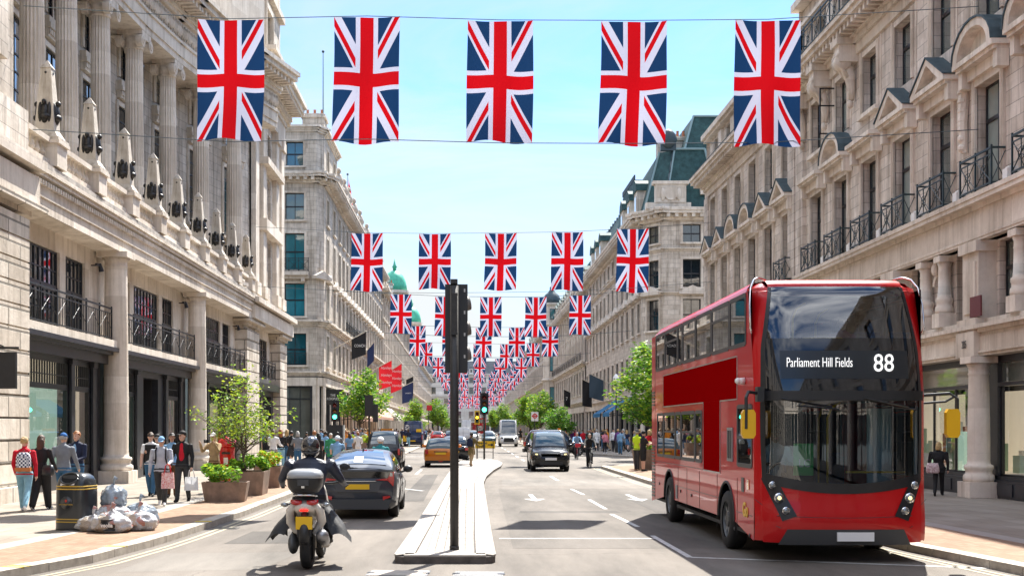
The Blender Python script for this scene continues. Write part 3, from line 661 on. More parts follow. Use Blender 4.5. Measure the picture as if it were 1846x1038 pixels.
        if ob0 is None:
            om = b.mesh('obelisk', OBST); bms = []
            for q_ in range(4):
                br = MB(); br.smooth = True; br.M = Matrix.Translation((0, 0, .42)) @ Matrix.Rotation(R(90 * q_), 4, 'Z') @ Matrix.Diagonal((.85, .88, .80, 1))
                br.ell((0, -.27, .48), .16, .14, .38, 8, 6); br.ell((0, -.34, .86), .08, .10, .11, 8, 5); br.ell((0, -.30, .36), .22, .17, .13, 8, 5)
                for s in (-1, 1):
                    br.ell((s * .15, -.24, .50), .08, .12, .40, 8, 6)
                    pass
                br.smooth = False; br.M = Matrix.Rotation(R(90 * q_), 4, 'Z'); br.cyl((0, -.15, 1.98), (0, -.175, 1.98), .035, n=10); bms.append(br.mesh('bronze_eagle', BRZ))
            ob0 = 1
        o = F.put('obelisk', om, u, -.22, 10.09); [put('bronze_eagle', m_, o) for m_ in bms]
        if k < 8: balustrade(F, u + .45, u + 3.45, 9.37, 10.16, -.28)
    balustrade(F, 3.7, 5.35, 9.37, 10.16, -.28)
    # curved colonnade (points of the arc)
    cx = lambda Y: -14.4 + ((Y - 46) / 14.0) ** 2 * 1.25
    ys = [31.4 + 4.1 * k for k in range(10)]          # 31.4 .. 68.3
    for k in range(9):
        a, b = (cx(ys[k]), ys[k]), (cx(ys[k + 1]), ys[k + 1]); G_ = Fac(root, a, b); l_ = G_.L; c = l_ / 2
        b_ = G_.mb(); o2 = [(c - 1.05, c + 1.05, 12.3, 16.0), (c - .85, c - .08, 17.25, 18.8), (c + .08, c + .85, 17.25, 18.8)]
        G_.wall(b_, 0, l_, 9.2, 19.4, o2, y=1.15, d=.12); b_.build('wall', STL, root)
        window(G_, c, 12.3, 2.1, 3.7, y=1.21, nx=2, ny=6, split=0, bar=.05)
        for s in (-1, 1): window(G_, c + s * .465, 17.25, .77, 1.55, y=1.21, nx=1, ny=3, split=0)
        q = G_.mb()
        q.M = G_.M @ Matrix.Translation((0, 1.15, 0)); surround(q, c, 2.1, 12.3, 16.0, t=.2, p=.07); q.box(c - 1.2, c + 1.2, -.3, .1, 16.62, 16.8); q.box(c - 1.15, c + 1.15, -.2, .1, 16.3, 16.62); surround(q, c, 1.75, 17.25, 18.8, t=.22, p=.09, sill=False)
        for j in range(12): q.box(c - 1.12 + j * .19, c - 1.0 + j * .19, -.26, -.18, 16.4, 16.58)
        q.box(c - 1.2, c + 1.2, -.26, .1, 16.8, 17.05)
        q.box(c - .85, c + .85, -.09, .1, 10.2, 12.2); q.box(c - .3, c + .3, -.13, .1, 11.3, 12.1)
        for j in range(5):
            q.box(c - .22, c + .22, -.16, -.12, 11.38 + j * .14, 11.44 + j * .14)
        q.build('window_surround', STP, root)
        q = G_.mb(); q.box(-.1, l_ + .1, -.55, 1.3, 18.72, 19.0); q.box(-.1, l_ + .1, -.62, 1.3, 19.0, 19.55); q.box(-.1, l_ + .1, -.7, 1.3, 19.55, 19.66); q.box(-.1, l_ + .1, -.58, 1.3, 19.66, 20.62)
        q.smooth = True
        for j in range(14):
            u = (j + .5) * l_ / 14
            q.ell((u, -.6, 20.14), .12, .1, .3 if j % 2 else .2, 8, 6); q.tube([(u, -.62, 19.8), (u + .1, -.68, 20.1), (u - .05, -.66, 20.45)], .045, 5)
        q.smooth = False
        for z0, z1, p in ((20.62, 20.8, .75), (20.8, 21.0, .85), (21.25, 21.5, 1.75), (21.5, 21.72, 1.9)): q.box(-.25, l_ + .25, -p, 1.3, z0, z1)
        q.box(-.1, l_ + .1, -.9, 1.3, 21.0, 21.25)
        modillions(q, .2, l_ - .2, 21.0, 21.24, .88, 1.6, .46, .22)
        q.box(-.1, l_ + .1, .2, 1.5, 21.72, 30)
        q.build('upper_entablature', STP, root)
    for k in range(1, 9):
        if ys[k] > 66: continue
        G_ = Fac(root, (cx(ys[k]), ys[k]), (cx(ys[k] + .1), ys[k] + .1)); G_.put('column', colmesh(.41, 9.3, 'fluted', STP), 0, .0, 9.45)
    rb = F.mb(); rb.box(-2, 38.5, .6, 8, 9.2, 9.5); rb.box(-8, 51, 5.5, 16, .2, 21.7); rb.build('roof', LEAD, root)
    # near pavilion, upper part
    nb = F.mb(); nb.box(-8, 3.1, -.25, 5, 10.4, 31); nb.box(-8, 3.5, -.5, 5, 9.2, 10.4); nb.box(-8, 2.2, -.45, 5, 11.4, 31)
    nb.box(3.1, 3.6, .4, 5, 9.6, 31); nb.build('pavilion_wall', STL, root)
    spotlamp(F, 3.9, 7.35, 0.2); spotlamp(F, 11.2, 7.3, .2); spotlamp(F, 23.4, 7.3, .2); spotlamp(F, 35.4, 7.3, .2)
    # far pavilion
    P = Fac(root, (-12.3, 69.3), (-12.3, 80)); l_ = P.L
    b = P.mb(); c = 5.6; o2 = [(c - 1.3, c - .1, 10.6, 13.4), (c + .1, c + 1.3, 10.6, 13.4), (c - 1.3, c - .1, 14.6, 17.2), (c + .1, c + 1.3, 14.6, 17.2), (c - 1.3, c - .1, 18.2, 20.0), (c + .1, c + 1.3, 18.2, 20.0), (c - 1.1, c + 1.1, 24.4, 27.4)]
    P.wall(b, 0, l_, 9.5, 32, o2, y=0, d=.5); b.quad((0, 4.5, 9.5), (0, 0, 9.5), (0, 0, 32), (0, 4.5, 32)); b.build('wall', STL, root)
    for o in o2: window(P, (o[0] + o[1]) / 2, o[2], o[1] - o[0], o[3] - o[2], y=.4, nx=1 if o[2] < 24 else 2, ny=3, split=0)
    q = P.mb()
    for u0, u1 in ((.0, 1.1), (2.6, 3.7), (7.5, 8.6), (9.6, 10.7)): q.box(u0, u1, -.28, .1, 9.6, 19.9); q.box(u0 - .1, u1 + .1, -.42, .1, 19.9, 20.5); q.box(u0 - .12, u1 + .12, -.4, .1, 9.6, 10.3)
    q.box(2.4, 8.8, -.5, .1, 13.6, 14.3); q.box(2.4, 8.8, -.6, .1, 17.5, 17.9)
    q.box(-.15, l_ + .1, -.35, 4.6, 20.5, 21.6); q.box(-.2, l_ + .15, -.45, 4.6, 21.6, 21.9)
    for z0, z1, p in ((21.9, 22.15, .6), (22.15, 22.35, .72), (22.6, 22.95, 1.5), (22.95, 23.2, 1.68)): q.box(-p, l_ + .8, -p, 4.6, z0, z1)
    q.box(-.7, l_ + .7, -.7, 4.6, 22.35, 22.6); modillions(q, 0, l_, 22.32, 22.6, .7, 1.42, .55, .28)
    for k in range(9): y_ = .2 + k * .5; q.box(-1.42, -.68, y_ - .14, y_ + .14, 22.32, 22.6)
    for k in range(36): q.box(k * .3, k * .3 + .16, -.7, -.55, 21.95, 22.12)
    surround(q, c, 2.2, 24.4, 27.4, t=.35, p=.2); q.box(-.3, l_ + .3, -.3, 4.6, 28.4, 28.8)
    q.build('pavilion_cornice', STP, root)
    return root
def shopwin(w, h, n):
    b = MB(); t = .05; split = 2.45
    for x0, x1, z0, z1 in ((-w / 2, -w / 2 + t, 0, h), (w / 2 - t, w / 2, 0, h), (-w / 2, w / 2, 0, t), (-w / 2, w / 2, h - t, h), (-w / 2, w / 2, split - .06, split + .1)): b.box(x0, x1, -.03, .03, z0, z1)
    for k in range(1, n * 2): x = -w / 2 + w * k / (n * 2); b.box(x - .012, x + .012, -.02, .02, split + .1, h)
    for z in (2.82,): b.box(-w / 2, w / 2, -.02, .02, z - .015, z + .015)
    return b.mesh('shop_window', BLK)
SHGL = clearglass('shop_window_glass', (.85, .88, .88), .10)
DISP = [mat('glowing_green_blind', (.50, .72, .60), .8, var=.1, vs=.7, emit=(.5, .72, .58), es=.26), mat('glowing_cream_blind', (.70, .62, .50), .8, var=.08, vs=.7, emit=(.75, .62, .45), es=.24), mat('dim_shop_interior', (.12, .10, .08), .8, var=.5, vs=1.5)]  # blinds given an added glow to lift the dark displays
def poster_mesh(seed):
    rnd = random.Random(seed); b = MB(); b.box(-.62, .62, 0, .03, 0, 2.7, 0)
    for k in range(26):
        x = rnd.uniform(-.45, .45); z = rnd.uniform(.6, 2.0); h = rnd.uniform(.2, .6); w_ = rnd.uniform(.03, .10); y = -.002 - k * .0006
        b.quad((x - w_, y, z), (x + w_ * .6, y, z - .04), (x + w_, y, z + h), (x - w_ * .4, y, z + h + .05), 1 + k % 6)
    return b.mesh('poster', [WHITEP, mat('pink_ink', (.65, .10, .30)), mat('blue_ink', (.05, .25, .5)), mat('ochre_ink', (.45, .28, .08)), mat('green_ink', (.05, .40, .2)), BLK, mat('grey_ink', (.3, .3, .3))])
OBST = stone('obelisk_stone', (.68, .63, .55), bw=3, bh=3, mort=.001, var=.18, streak=.4)
store()
# ------------------------------------------------------------------ right: the two stone terraces
def terrace(name, label, yfar, ynear, main):
    root = thing(name, label, 'building', (13.9, yfar, 0)); F = Fac(root, (13.9, yfar), (13.9, ynear)); Lh = F.L
    U = lambda Y: yfar - Y
    if main: cen = [U(Y) for Y in (48.5, 45.3, 42.1, 38.9, 35.7, 32.5, 29.3, 26.1, 22.9, 19.7)]; kinds = ['flat', 'arch', 'flat', 'tri', 'tri', 'arch', 'arch', 'tri', 'tri', 'flat']; kinds[5] = 'arch'; kinds[4] = 'tri'; kinds[3] = 'tri'
    else: cen = [U(Y) for Y in (69.0, 65.8, 62.6, 59.4, 56.2, 53.0)]; kinds = ['tri', 'tri', 'arch', 'arch', 'tri', 'tri']
    ops = [(c - .78, c + .78, 8.45, 11.25) for c in cen] + [(c - .74, c + .74, 12.9, 14.95) for c in cen]
    b = F.mb(); F.wall(b, 0, Lh, 7.1, 15.6, ops, d=.36)
    b.quad((Lh, 0, .1), (Lh, 12, .1), (Lh, 12, 20), (Lh, 0, 20)); b.quad((0, 12, .1), (0, 0, .1), (0, 0, 18.8), (0, 12, 18.8)); b.build('wall', STR, root)
    for c in cen:
        window(F, c, 8.45, 1.56, 2.8, y=.26, nx=2, ny=1, split=.66, gm=GLR, bar=.06); window(F, c, 12.9, 1.48, 2.05, y=.26, nx=2, split=.64, gm=GLR)
    t = F.mb()
    for c, k in zip(cen, kinds):
        surround(t, c, 1.56, 8.45, 11.25, t=.2, p=.08, sill=False); surround(t, c, 1.48, 12.9, 14.95, t=.18, p=.06, sill=(k == 'flat'))
        t.box(c - 1.12, c - 1.03, -.03, .02, 12.8, 15.4); t.box(c + 1.03, c + 1.12, -.03, .02, 12.8, 15.4)
    # ledge, frieze
    t.box(0, Lh, -.12, .1, 7.05, 7.75); cornice(t, 0, Lh, 7.75, 8.25, .42, back=.3); t.box(0, Lh, -.14, .05, 7.12, 7.18)
    # cornice
    t.box(0, Lh, -.1, .1, 15.25, 15.6); t.box(0, Lh, -.22, .1, 15.6, 15.78); t.box(0, Lh, -.35, .1, 15.78, 15.86); modillions(t, .2, Lh - .2, 15.86, 16.08, .2, .78, .42, .2); t.box(0, Lh, -.3, .1, 15.86, 16.08)
    t.box(0 - .3, Lh + .3, -.88, 12, 16.08, 16.25); t.box(0 - .35, Lh + .35, -.98, 12, 16.25, 16.42)
    t.build('trim', STRP, root)
    q = F.mb(); q.box(-.36, Lh + .36, -1.0, -.2, 16.422, 16.46); q.build('lead_flashing', LEAD, root)
    for c, k in zip(cen, kinds):
        F.put('pediment', pedmesh(k, 2.45, .40, STRP), c, -.02, 11.72)
    for i, c in enumerate(cen):
        if main or i == 5: railing(F, c, -.38, 8.25, 2.0, 1.0, TEALIRON, dep=.36)
    for i, c in enumerate(cen[:-1]):
        m_ = (c + cen[i + 1]) / 2; sb = F.mb(); sb.box(m_ - .14, m_ + .14, -.3, .02, 8.27, 8.55); sb.box(m_ - .1, m_ + .1, -.24, .02, 8.55, 8.6); sb.build('floodlight_box', WHITEP, root)
    # attic
    top = 22.5 if main else 18.9
    ops3 = [(c - .5, c + .5, 16.95, 18.3) for c in cen]
    b = F.mb(); F.wall(b, 0, Lh, 16.4, top, ops3, y=.15, d=.4); b.quad((0, 12, 16.4), (0, .15, 16.4), (0, .15, top), (0, 12, top)); b.quad((Lh, .15, 16.4), (Lh, 12, 16.4), (Lh, 12, top), (Lh, .15, top))
    b.build('attic_wall', STR, root)
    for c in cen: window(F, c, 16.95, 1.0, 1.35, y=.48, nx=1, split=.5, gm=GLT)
    t = F.mb(); 
    for i, c in enumerate(cen[:-1]): m_ = (c + cen[i + 1]) / 2; t.box(m_ - .42, m_ + .42, .0, .2, 16.45, 18.35 if not main else 19.4)
    t.box(-.15, Lh + .15, -.15, .3, 18.5, 18.65); t.box(-.2, Lh + .2, -.3, 12, 18.65 if not main else 19.4, 18.92 if not main else 19.7)
    t.build('attic_trim', STRP, root)
    q = F.mb(); q.box(-.1, Lh, .3, 12, top, top + .1); q.build('roof', SLATE, root)
    if not main:
        q = F.mb(); q.box(0, Lh, .5, .62, 18.92, 19.55); q.build('parapet', LEAD, root)
    if main:
        # carved console brackets hanging from the cornice, iron attic balcony
        for c in (U(46.9), U(43.7), U(50.1)):
            k = F.mb(); k.box(c - .32, c + .32, -.7, .02, 15.0, 15.84); k.box(c - .4, c + .4, -.8, .02, 15.6, 15.85); k.smooth = True
            k.cyl((c - .27, -.5, 15.05), (c + .27, -.5, 15.05), .3, n=14); k.tube([(c, -.4, 15.0), (c, -.22, 14.5), (c, -.14, 14.0), (c, -.16, 13.7)], [.24, .2, .13, .1], 8); k.ell((c, -.2, 13.55), .12, .12, .16, 8, 6)
            for s in (-1, 1): k.tube([(c + s * .2, -.6, 15.5), (c + s * .24, -.75, 15.2), (c + s * .2, -.55, 14.8), (c + s * .12, -.34, 14.5)], .07, 6)
            k.build('console_bracket', STRP, root)
        railing(F, U(46.6), -.75, 16.46, 6.8, 1.15, TEALIRON, dep=.8, seg=1.1)
        fr = F.mb()                      # an open casement
        for z0, z1 in ((13.05, 13.1), (14.1, 14.15), (14.75, 14.8)): fr.box(U(45.3) - .78, U(45.3) - .75, -.62, .4, z0, z1)
        fr.box(U(45.3) - .78, U(45.3) - .75, -.62, -.57, 13.05, 14.8); fr.box(U(45.3) - .78, U(45.3) - .75, .36, .4, 13.05, 14.8); fr.build('open_casement', BLK, root)
        fr = F.mb(); fr.tube([(U(33.9), -.1, 11.35), (U(33.9), -.16, 10.4), (U(33.9), -.1, 9.6)], [.16, .13, .09], 7)
        for j in range(7): fr.ell((U(33.9), -.17, 11.3 - j * .26), .17 - j * .01, .13, .12, 8, 5)
        fr.build('carved_drop', STRP, root)
    # pilaster strip at the break
    for u0 in ([0.0] if main else [0.0, Lh - 1.3]): b = F.mb(); b.box(u0 + .05, u0 + 1.1, -.16, .05, 8.3, 15.2); b.build('pilaster', STR, root)
    # mezzanine
    piers = [U(33.4 + 6.4 * k) for k in range(-3, 7)]; piers = sorted(p for p in piers if .4 < p < Lh - .3)
    allp = [0.0] + piers + [Lh]; wb = F.mb(); tb = F.mb(); mo = []
    for a, b2 in zip([-3.2 + piers[0] - 3.2] + piers, piers + [piers[-1] + 6.4]):
        c = (a + b2) / 2
        for s in (-1, 1):
            e = sorted((c + s * 1.05, c + s * 2.5))
            if e[0] > .1 and e[1] < Lh - .1: mo.append((e[0], e[1], 4.95, 7.0, 2))
        if .6 < c < Lh - .6: mo.append((c - .28, c + .28, 4.95, 6.5, 1))
    F.wall(wb, 0, Lh, 4.6, 7.05, mo, y=.35, d=.3)
    for o in mo:
        window(F, (o[0] + o[1]) / 2, o[2], o[1] - o[0], o[3] - o[2], y=.55, nx=o[4], split=.64, gm=GLR)
        if o[4] == 1:
            c = (o[0] + o[1]) / 2; n = 8
            for i in range(n):
                a0, a1 = math.pi * i / n, math.pi * (i + 1) / n
                tb.prism([(c + .28 * math.cos(a0), 6.25 + .25 * math.sin(a0)), (c + .42 * math.cos(a0), 6.25 + .4 * math.sin(a0)), (c + .42 * math.cos(a1), 6.25 + .4 * math.sin(a1)), (c + .28 * math.cos(a1), 6.25 + .25 * math.sin(a1))], .2, .4, 0, 'y')
            tb.ell((c, .12, 6.72), .14, .12, .2, 8, 6)
            for s in (-1, 1): F.put('column', colmesh(.19, 2.1, 'tuscan', STRP), c + s * .72, .12, 4.92)
    for p in piers:
        tb.box(p - .52, p + .52, -.14, .4, 4.9, 6.75); tb.box(p - .4, p + .4, -.19, 0, 5.1, 6.5); tb.box(p - .6, p + .6, -.24, .4, 6.75, 7.04); tb.box(p - .62, p + .62, -.26, .4, 4.62, 4.95)
        tb.box(p - .6, p + .6, -.3, .35, 3.92, 4.6)
    wb.build('mezzanine_wall', STR, root)
    tb.box(0, Lh, -.14, .35, 3.92, 4.45); cornice(tb, 0, Lh, 4.45, 4.75, .34, steps=3, back=.4); tb.box(0, Lh, -.02, .35, 4.7, 4.92); tb.box(0, Lh, -.19, -.1, 4.0, 4.06)
    tb.build('mezzanine_trim', STRP, root)
    # ground floor shops
    sb = F.mb(); gb = []
    for p in piers: F.put('column', colmesh(.29, 3.78, 'tuscan', STRP), p + .5, -.12, .12)
    pts = [0.3] + piers + [Lh - .3]
    for a, b2 in zip(pts[:-1], pts[1:]):
        if b2 - a < 2: continue
        o = (a + .7, b2 - .7, .7, 3.1); o1 = (a + .7, b2 - .7, 3.2, 3.75); F.wall(sb, a, b2, .12, 3.92, [o, o1], y=.3, d=.2)
        w_ = o[1] - o[0]; c = (a + b2) / 2; fr = MB()
        for x in (-w_ / 2 + .03, w_ / 2 - .03, -w_ / 6, w_ / 6): fr.box(x - .03, x + .03, -.03, .03, 0, 2.4)
        fr.box(-w_ / 2, w_ / 2, -.03, .03, 0, .06); wo = F.put('shop_window', fr.mesh('shop_window', BLK), c, .42, .7)
        g = MB(); g.quad((-w_ / 2, .02, 0), (w_ / 2, .02, 0), (w_ / 2, .02, 2.4), (-w_ / 2, .02, 2.4)); put('pane', g.mesh('pane', SHGL), wo)
        g = MB(); g.box(-w_ / 2, w_ / 2, .0, .02, 2.52, 3.05); put('transom_light', g.mesh('transom_light', GLR), wo)
        g = MB(); rnd = random.Random(int(a * 10)); g.quad((-w_ / 2, 2.2, 0), (w_ / 2, 2.2, 0), (w_ / 2, 2.2, 2.4), (-w_ / 2, 2.2, 2.4), 0); g.quad((-w_ / 2, .1, .0), (w_ / 2, .1, .0), (w_ / 2, 2.2, .0), (-w_ / 2, 2.2, .0), 1)
        for k in range(14):
            x = rnd.uniform(-w_ / 2 + .2, w_ / 2 - .2); y = rnd.uniform(.4, 1.8); h = rnd.uniform(.2, 1.5); s = rnd.uniform(.06, .22); g.box(x - s, x + s, y, y + s, .0, h, 2 + k % 4)
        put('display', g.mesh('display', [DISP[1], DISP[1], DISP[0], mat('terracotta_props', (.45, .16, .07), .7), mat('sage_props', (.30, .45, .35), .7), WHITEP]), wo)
        sb.box(a + .5, b2 - .5, .2, .35, .12, .6)
        for k in range(4): x = a + .8 + (b2 - a - 1.6) * (k + .5) / 4; sb.box(x - .45, x + .45, .17, .21, .2, .52)
    sb.build('shopfront', SHOP, root)
    return F, root
FR, RR = terrace('stone_terrace', 'nearest right-hand pale stone terrace with pedimented windows and iron balconies behind the bus', 51.2, 17.5, True)
terrace('stone_terrace', 'shorter stone terrace on the right with six pedimented bays and a plain attic', 71.0, 51.2, False)
# ------------------------------------------------------------------ far buildings
def palace(name, label, segs, floors, bay, cornices, top, ground=4.6, mt=FARST, tmt=STP, gm=GLS, mansard=0, pil=False, deep=10, ped=None, rail=None, far=True, gmt=SHOP, wmax=100, ballus=False, roofm=None, split=.5, shopcol=None):
    """segs: list of (p0,p1); floors: (z0,z1,w)"""
    root = thing(name, label, 'building', (segs[0][0][0], segs[0][0][1], 0))
    for si, (p0, p1) in enumerate(segs):
        F = Fac(root, p0, p1); l_ = F.L; n = max(1, int(l_ / bay)); cs = [l_ * (k + .5) / n for k in range(n)]; ops = []
        for z0, z1, w_ in floors: ops += [(c - w_ / 2, c + w_ / 2, z0, z1) for c in cs if w_ < l_ / n - .3]
        b = F.mb(); dd = .16 if l_ > 30 else .34; F.wall(b, 0, l_, ground, top, ops, d=dd); b.build('wall', mt, root)
        for o in ops: window(F, (o[0] + o[1]) / 2, o[2], o[1] - o[0], o[3] - o[2], y=dd - .05, nx=2, split=split, gm=gm, far=far)
        t = F.mb()
        for z0, z1, p in cornices:
            cornice(t, 0, l_, z0, z1, p, steps=4 if p > .5 else 3, back=.3)
            if p > .5: modillions(t, .2, l_ - .2, z0 + (z1 - z0) * .2, z0 + (z1 - z0) * .5, .1, p * .85, .6 if l_ < 80 else 1.2, .26)
        for fi, (z0, z1, w_) in enumerate(floors):
            for c in cs:
                if w_ < l_ / n - .3: surround(t, c, w_, z0, z1, t=.18, p=.05, sill=True)
                if ped and fi in ped and w_ < 2:
                    t.box(c - w_ * .75, c + w_ * .75, -.4, .05, z1 + .35, z1 + .55)
                    t.prism([(c - w_ * .78, z1 + .55), (c + w_ * .78, z1 + .55), (c, z1 + 1.05)], -.38, .05, 0, 'y')
        if pil:
            for k in range(n + 1):
                u = l_ * k / n; t.box(max(0, u - .32), min(l_, u + .32), -.22, .05, pil[0], pil[1]); t.box(max(0, u - .42), min(l_, u + .42), -.32, .05, pil[1] - .5, pil[1])
        if ballus:
            t.box(0, l_, .0, .25, top, top + .18); t.box(0, l_, -.05, .3, top + .75, top + .9)
            for k in range(int(l_ / .5)): t.box(k * .5, k * .5 + .16, .04, .2, top + .18, top + .75)
            for c in [l_ * k / n for k in range(n + 1)]: t.box(c - .35, c + .35, -.08, .32, top, top + 1.05)
        t.build('trim', tmt, root)
        if rail is not None:
            for c in cs: railing(F, c, -.42, floors[rail][0] - .1, floors[rail][2] + .7, .95, IRON, 'plain', seg=2)
        # ground floor
        g = F.mb(); so = [(c - l_ / n * .36, c + l_ / n * .36, .5, ground - .9) for c in cs]; F.wall(g, 0, l_, .1, ground, so, y=.05, d=.3, m=0); g.box(0, l_, -.15, .1, ground - .8, ground - .1, 1)
        for k in range(n + 1): u = l_ * k / n; g.box(max(0, u - .3), min(l_, u + .3), -.12, .1, .1, ground - .8, 1)
        g.build('shopfront', [gmt, tmt], root)
        for o in so: window(F, (o[0] + o[1]) / 2, .5, o[1] - o[0], o[3] - o[2], y=.2, nx=3, split=.8, gm=GLS, far=True)
        # body
        b = F.mb(); b.box(.01, l_ - .01, .5, deep, .1, top - .02); b.box(-.1, l_ + .1, -.1, deep, top - .02, top + .02); b.build('body', mt, root)
        if mansard:
            r = F.mb(); z = top + .03; h = mansard
            r.rings([[(0, .3, z), (l_, .3, z), (l_, deep, z), (0, deep, z)], [(h * .28, .3 + h * .35, z + h), (l_ - h * .28, .3 + h * .35, z + h), (l_ - h * .28, deep - 1, z + h), (h * .28, deep - 1, z + h)]])
            r.box(h * .28, l_ - h * .28, .25 + h * .35, .45 + h * .35, z + h, z + h + .25)
            for k in range(int(l_ / 1.2) if l_ < 70 else 0):
                u = h * .3 + k * 1.2
                if u < l_ - h * .3: r.box(u - .04, u + .04, .3 + h * .35, .4 + h * .35, z + h + .25, z + h + .7)
            r.build('roof', roofm or SLATE, root)
            for c in cs:
                if h > 2 and (n < 14 or int(c / bay) % 2 == 0):
                    d = F.mb(); d.box(c - .7, c + .7, .15, 2.2, z, z + 1.9, 0); d.prism([(c - .85, z + 1.9), (c + .85, z + 1.9), (c, z + 2.45)], .05, 2.3, 1, 'y'); d.box(c - .42, c + .42, .10, .16, z + .45, z + 1.6, 2); d.build('dormer', [tmt, roofm or SLATE, gm], root)
    return root
def chimney(root, x, y, z0, z1, w_=1.6, d=.9, pots=4, mt=STL2):
    b = MB(); o = root.location; b.M = Matrix.Translation((x - o.x, y - o.y, 0)); b.box(-w_ / 2, w_ / 2, -d / 2, d / 2, z0, z1); b.box(-w_ / 2 - .12, w_ / 2 + .12, -d / 2 - .12, d / 2 + .12, z1 - .35, z1 - .1)
    c = b.build('chimney', mt, root); q = MB(); q.M = b.M
    for k in range(pots): px = -w_ / 2 + w_ * (k + .5) / pots; q.lathe([(.13, z1), (.1, z1 + .5), (.14, z1 + .55)], (px, 0, 0), n=8)
    q.build('chimney_pots', mat('terracotta', (.38, .14, .07), .8, var=.2), c); return c
# left corner block
fl2 = [(7.1, 9.7, 1.9), (11.1, 13.8, 1.65), (14.9, 17.9, 1.6), (19.0, 21.2, 1.55), (23.4, 25.4, 1.4)]
co2 = [(6.2, 6.6, .35), (10.3, 10.8, .5), (22.0, 22.8, 1.0), (26.2, 26.7, .4)]
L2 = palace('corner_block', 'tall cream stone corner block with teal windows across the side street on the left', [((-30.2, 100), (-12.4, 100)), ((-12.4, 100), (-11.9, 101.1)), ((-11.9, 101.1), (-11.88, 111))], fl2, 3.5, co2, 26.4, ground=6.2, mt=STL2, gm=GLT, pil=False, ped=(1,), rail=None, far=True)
F = Fac(L2, (-30.2, 100), (-12.4, 100)); railing(F, F.L - 1.78, -.5, 14.7, 2.4, 1.1, IRON); railing(F, F.L - 1.78, -.1, 7.1, 1.9, 1.0, IRON, 'plain')
q = F.mb(); q.box(F.L - 3.2, F.L - .6, -.7, .1, 14.4, 14.7); q.box(F.L - 2.9, F.L - 2.6, -.5, .1, 13.9, 14.4); q.box(F.L - 1.2, F.L - .9, -.5, .1, 13.9, 14.4); q.box(F.L - 3.4, F.L - 3.15, -.2, .1, 10.9, 22); q.build('balcony_slab', STP, L2)
chimney(L2, -12.9, 103, 26.4, 28.2, 1.8, 2.2, 3)
# flagpole on the corner block's chimney
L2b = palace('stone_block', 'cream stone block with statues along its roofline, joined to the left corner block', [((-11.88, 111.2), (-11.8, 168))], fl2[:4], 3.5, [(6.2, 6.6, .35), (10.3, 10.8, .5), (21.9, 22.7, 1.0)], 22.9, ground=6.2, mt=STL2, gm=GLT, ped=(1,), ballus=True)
FL = Fac(L2b, (-11.88, 111.2), (-11.8, 168))
sm = MB(); sm.smooth = True; sm.lathe([(.55, 0), (.6, .3), (.35, .5), (.5, .9), (.3, 1.5), (.16, 1.7)], n=8); sm.ell((.0, 0, 1.95), .24, .24, .3, 8, 6); sm.tube([(-.3, 0, 1.3), (-.6, 0, .8)], .12, 6); sm.tube([(.3, 0, 1.3), (.5, -.1, 1.7)], .12, 6)
sme = sm.mesh('roof_statue', STL2)
for u in (2, 7, 11, 17, 24, 33, 42, 50): FL.put('roof_statue', sme, u, .1, 23.8)
rr = [n_ for n_ in (3, 4, 5, 6)]
for k in range(6): railing(FL, 5 + k * 3.5, -.45, 11.0, 3.2, 1.1, IRON, 'plain', seg=1.6)
def pole_thing(name, label, cat, x, y, z0, z1, r=.06, ball=True, loc=None):
    t = thing(name, label, cat, (x, y, z0)); b = MB(); b.cyl((0, 0, 0), (0, 0, z1 - z0), r, r * .6, 8); b.build('mast', mat('grey_green_pole', (.22, .32, .30), .5), t)
    if ball: b = MB(); b.ell((0, 0, z1 - z0 + .08), .12, .12, .12, 8, 6); b.build('finial', LEAD, t)
    return t
pole_thing('flagpole', 'bare tall roof flagpole rising above the corner block chimney between the two left flags', 'flagpole', -12.2, 103, 28.2, 33.6)
t = pole_thing('flagpole', 'roof flagpole with a small drooping red flag on the left terrace', 'flagpole', -12.2, 124, 23.5, 27.6, .05)
def fl_(u, v): return (.05 + u * .42 * (.4 + v) + .05 * math.sin(v * 9), .1 * math.sin(u * 7 + v * 5), 3.9 - v * 2.7 - u * .9)
b = MB(); b.smooth = True; b.grid(fl_, 5, 10); b.build('flag', mat('red_flag_cloth', (.45, .02, .03), .7, trans=.4), t)
fl3 = [(6.0, 8.8, 1.9), (10.1, 13.0, 1.8), (13.9, 16.5, 1.8), (17.5, 19.8, 1.7)]
co3 = [(4.9, 5.3, .35), (9.3, 9.7, .45), (20.6, 21.3, 1.0), (16.9, 17.1, .3)]
palace('stone_block', 'second left-hand stone block with tall pilasters beyond the corner block', [((-11.9, 170), (-12.2, 228))], fl3, 3.9, co3, 22.4, mt=FARST, pil=(9.8, 20.5), ped=None, ballus=True, rail=1, mansard=2.6)
chimney(bpy.data.objects['stone_block'], -14, 185, 22.4, 27.5, 2.2, 1.2, 4); chimney(bpy.data.objects['stone_block'], -14, 212, 22.4, 27, 2.0, 1.2, 4)
DM = palace('domed_block', 'left-hand stone block with two green copper domes', [((-12.3, 230), (-12.6, 305))], fl3, 4.4, co3, 23, mt=FARST, pil=(9.8, 20.5))
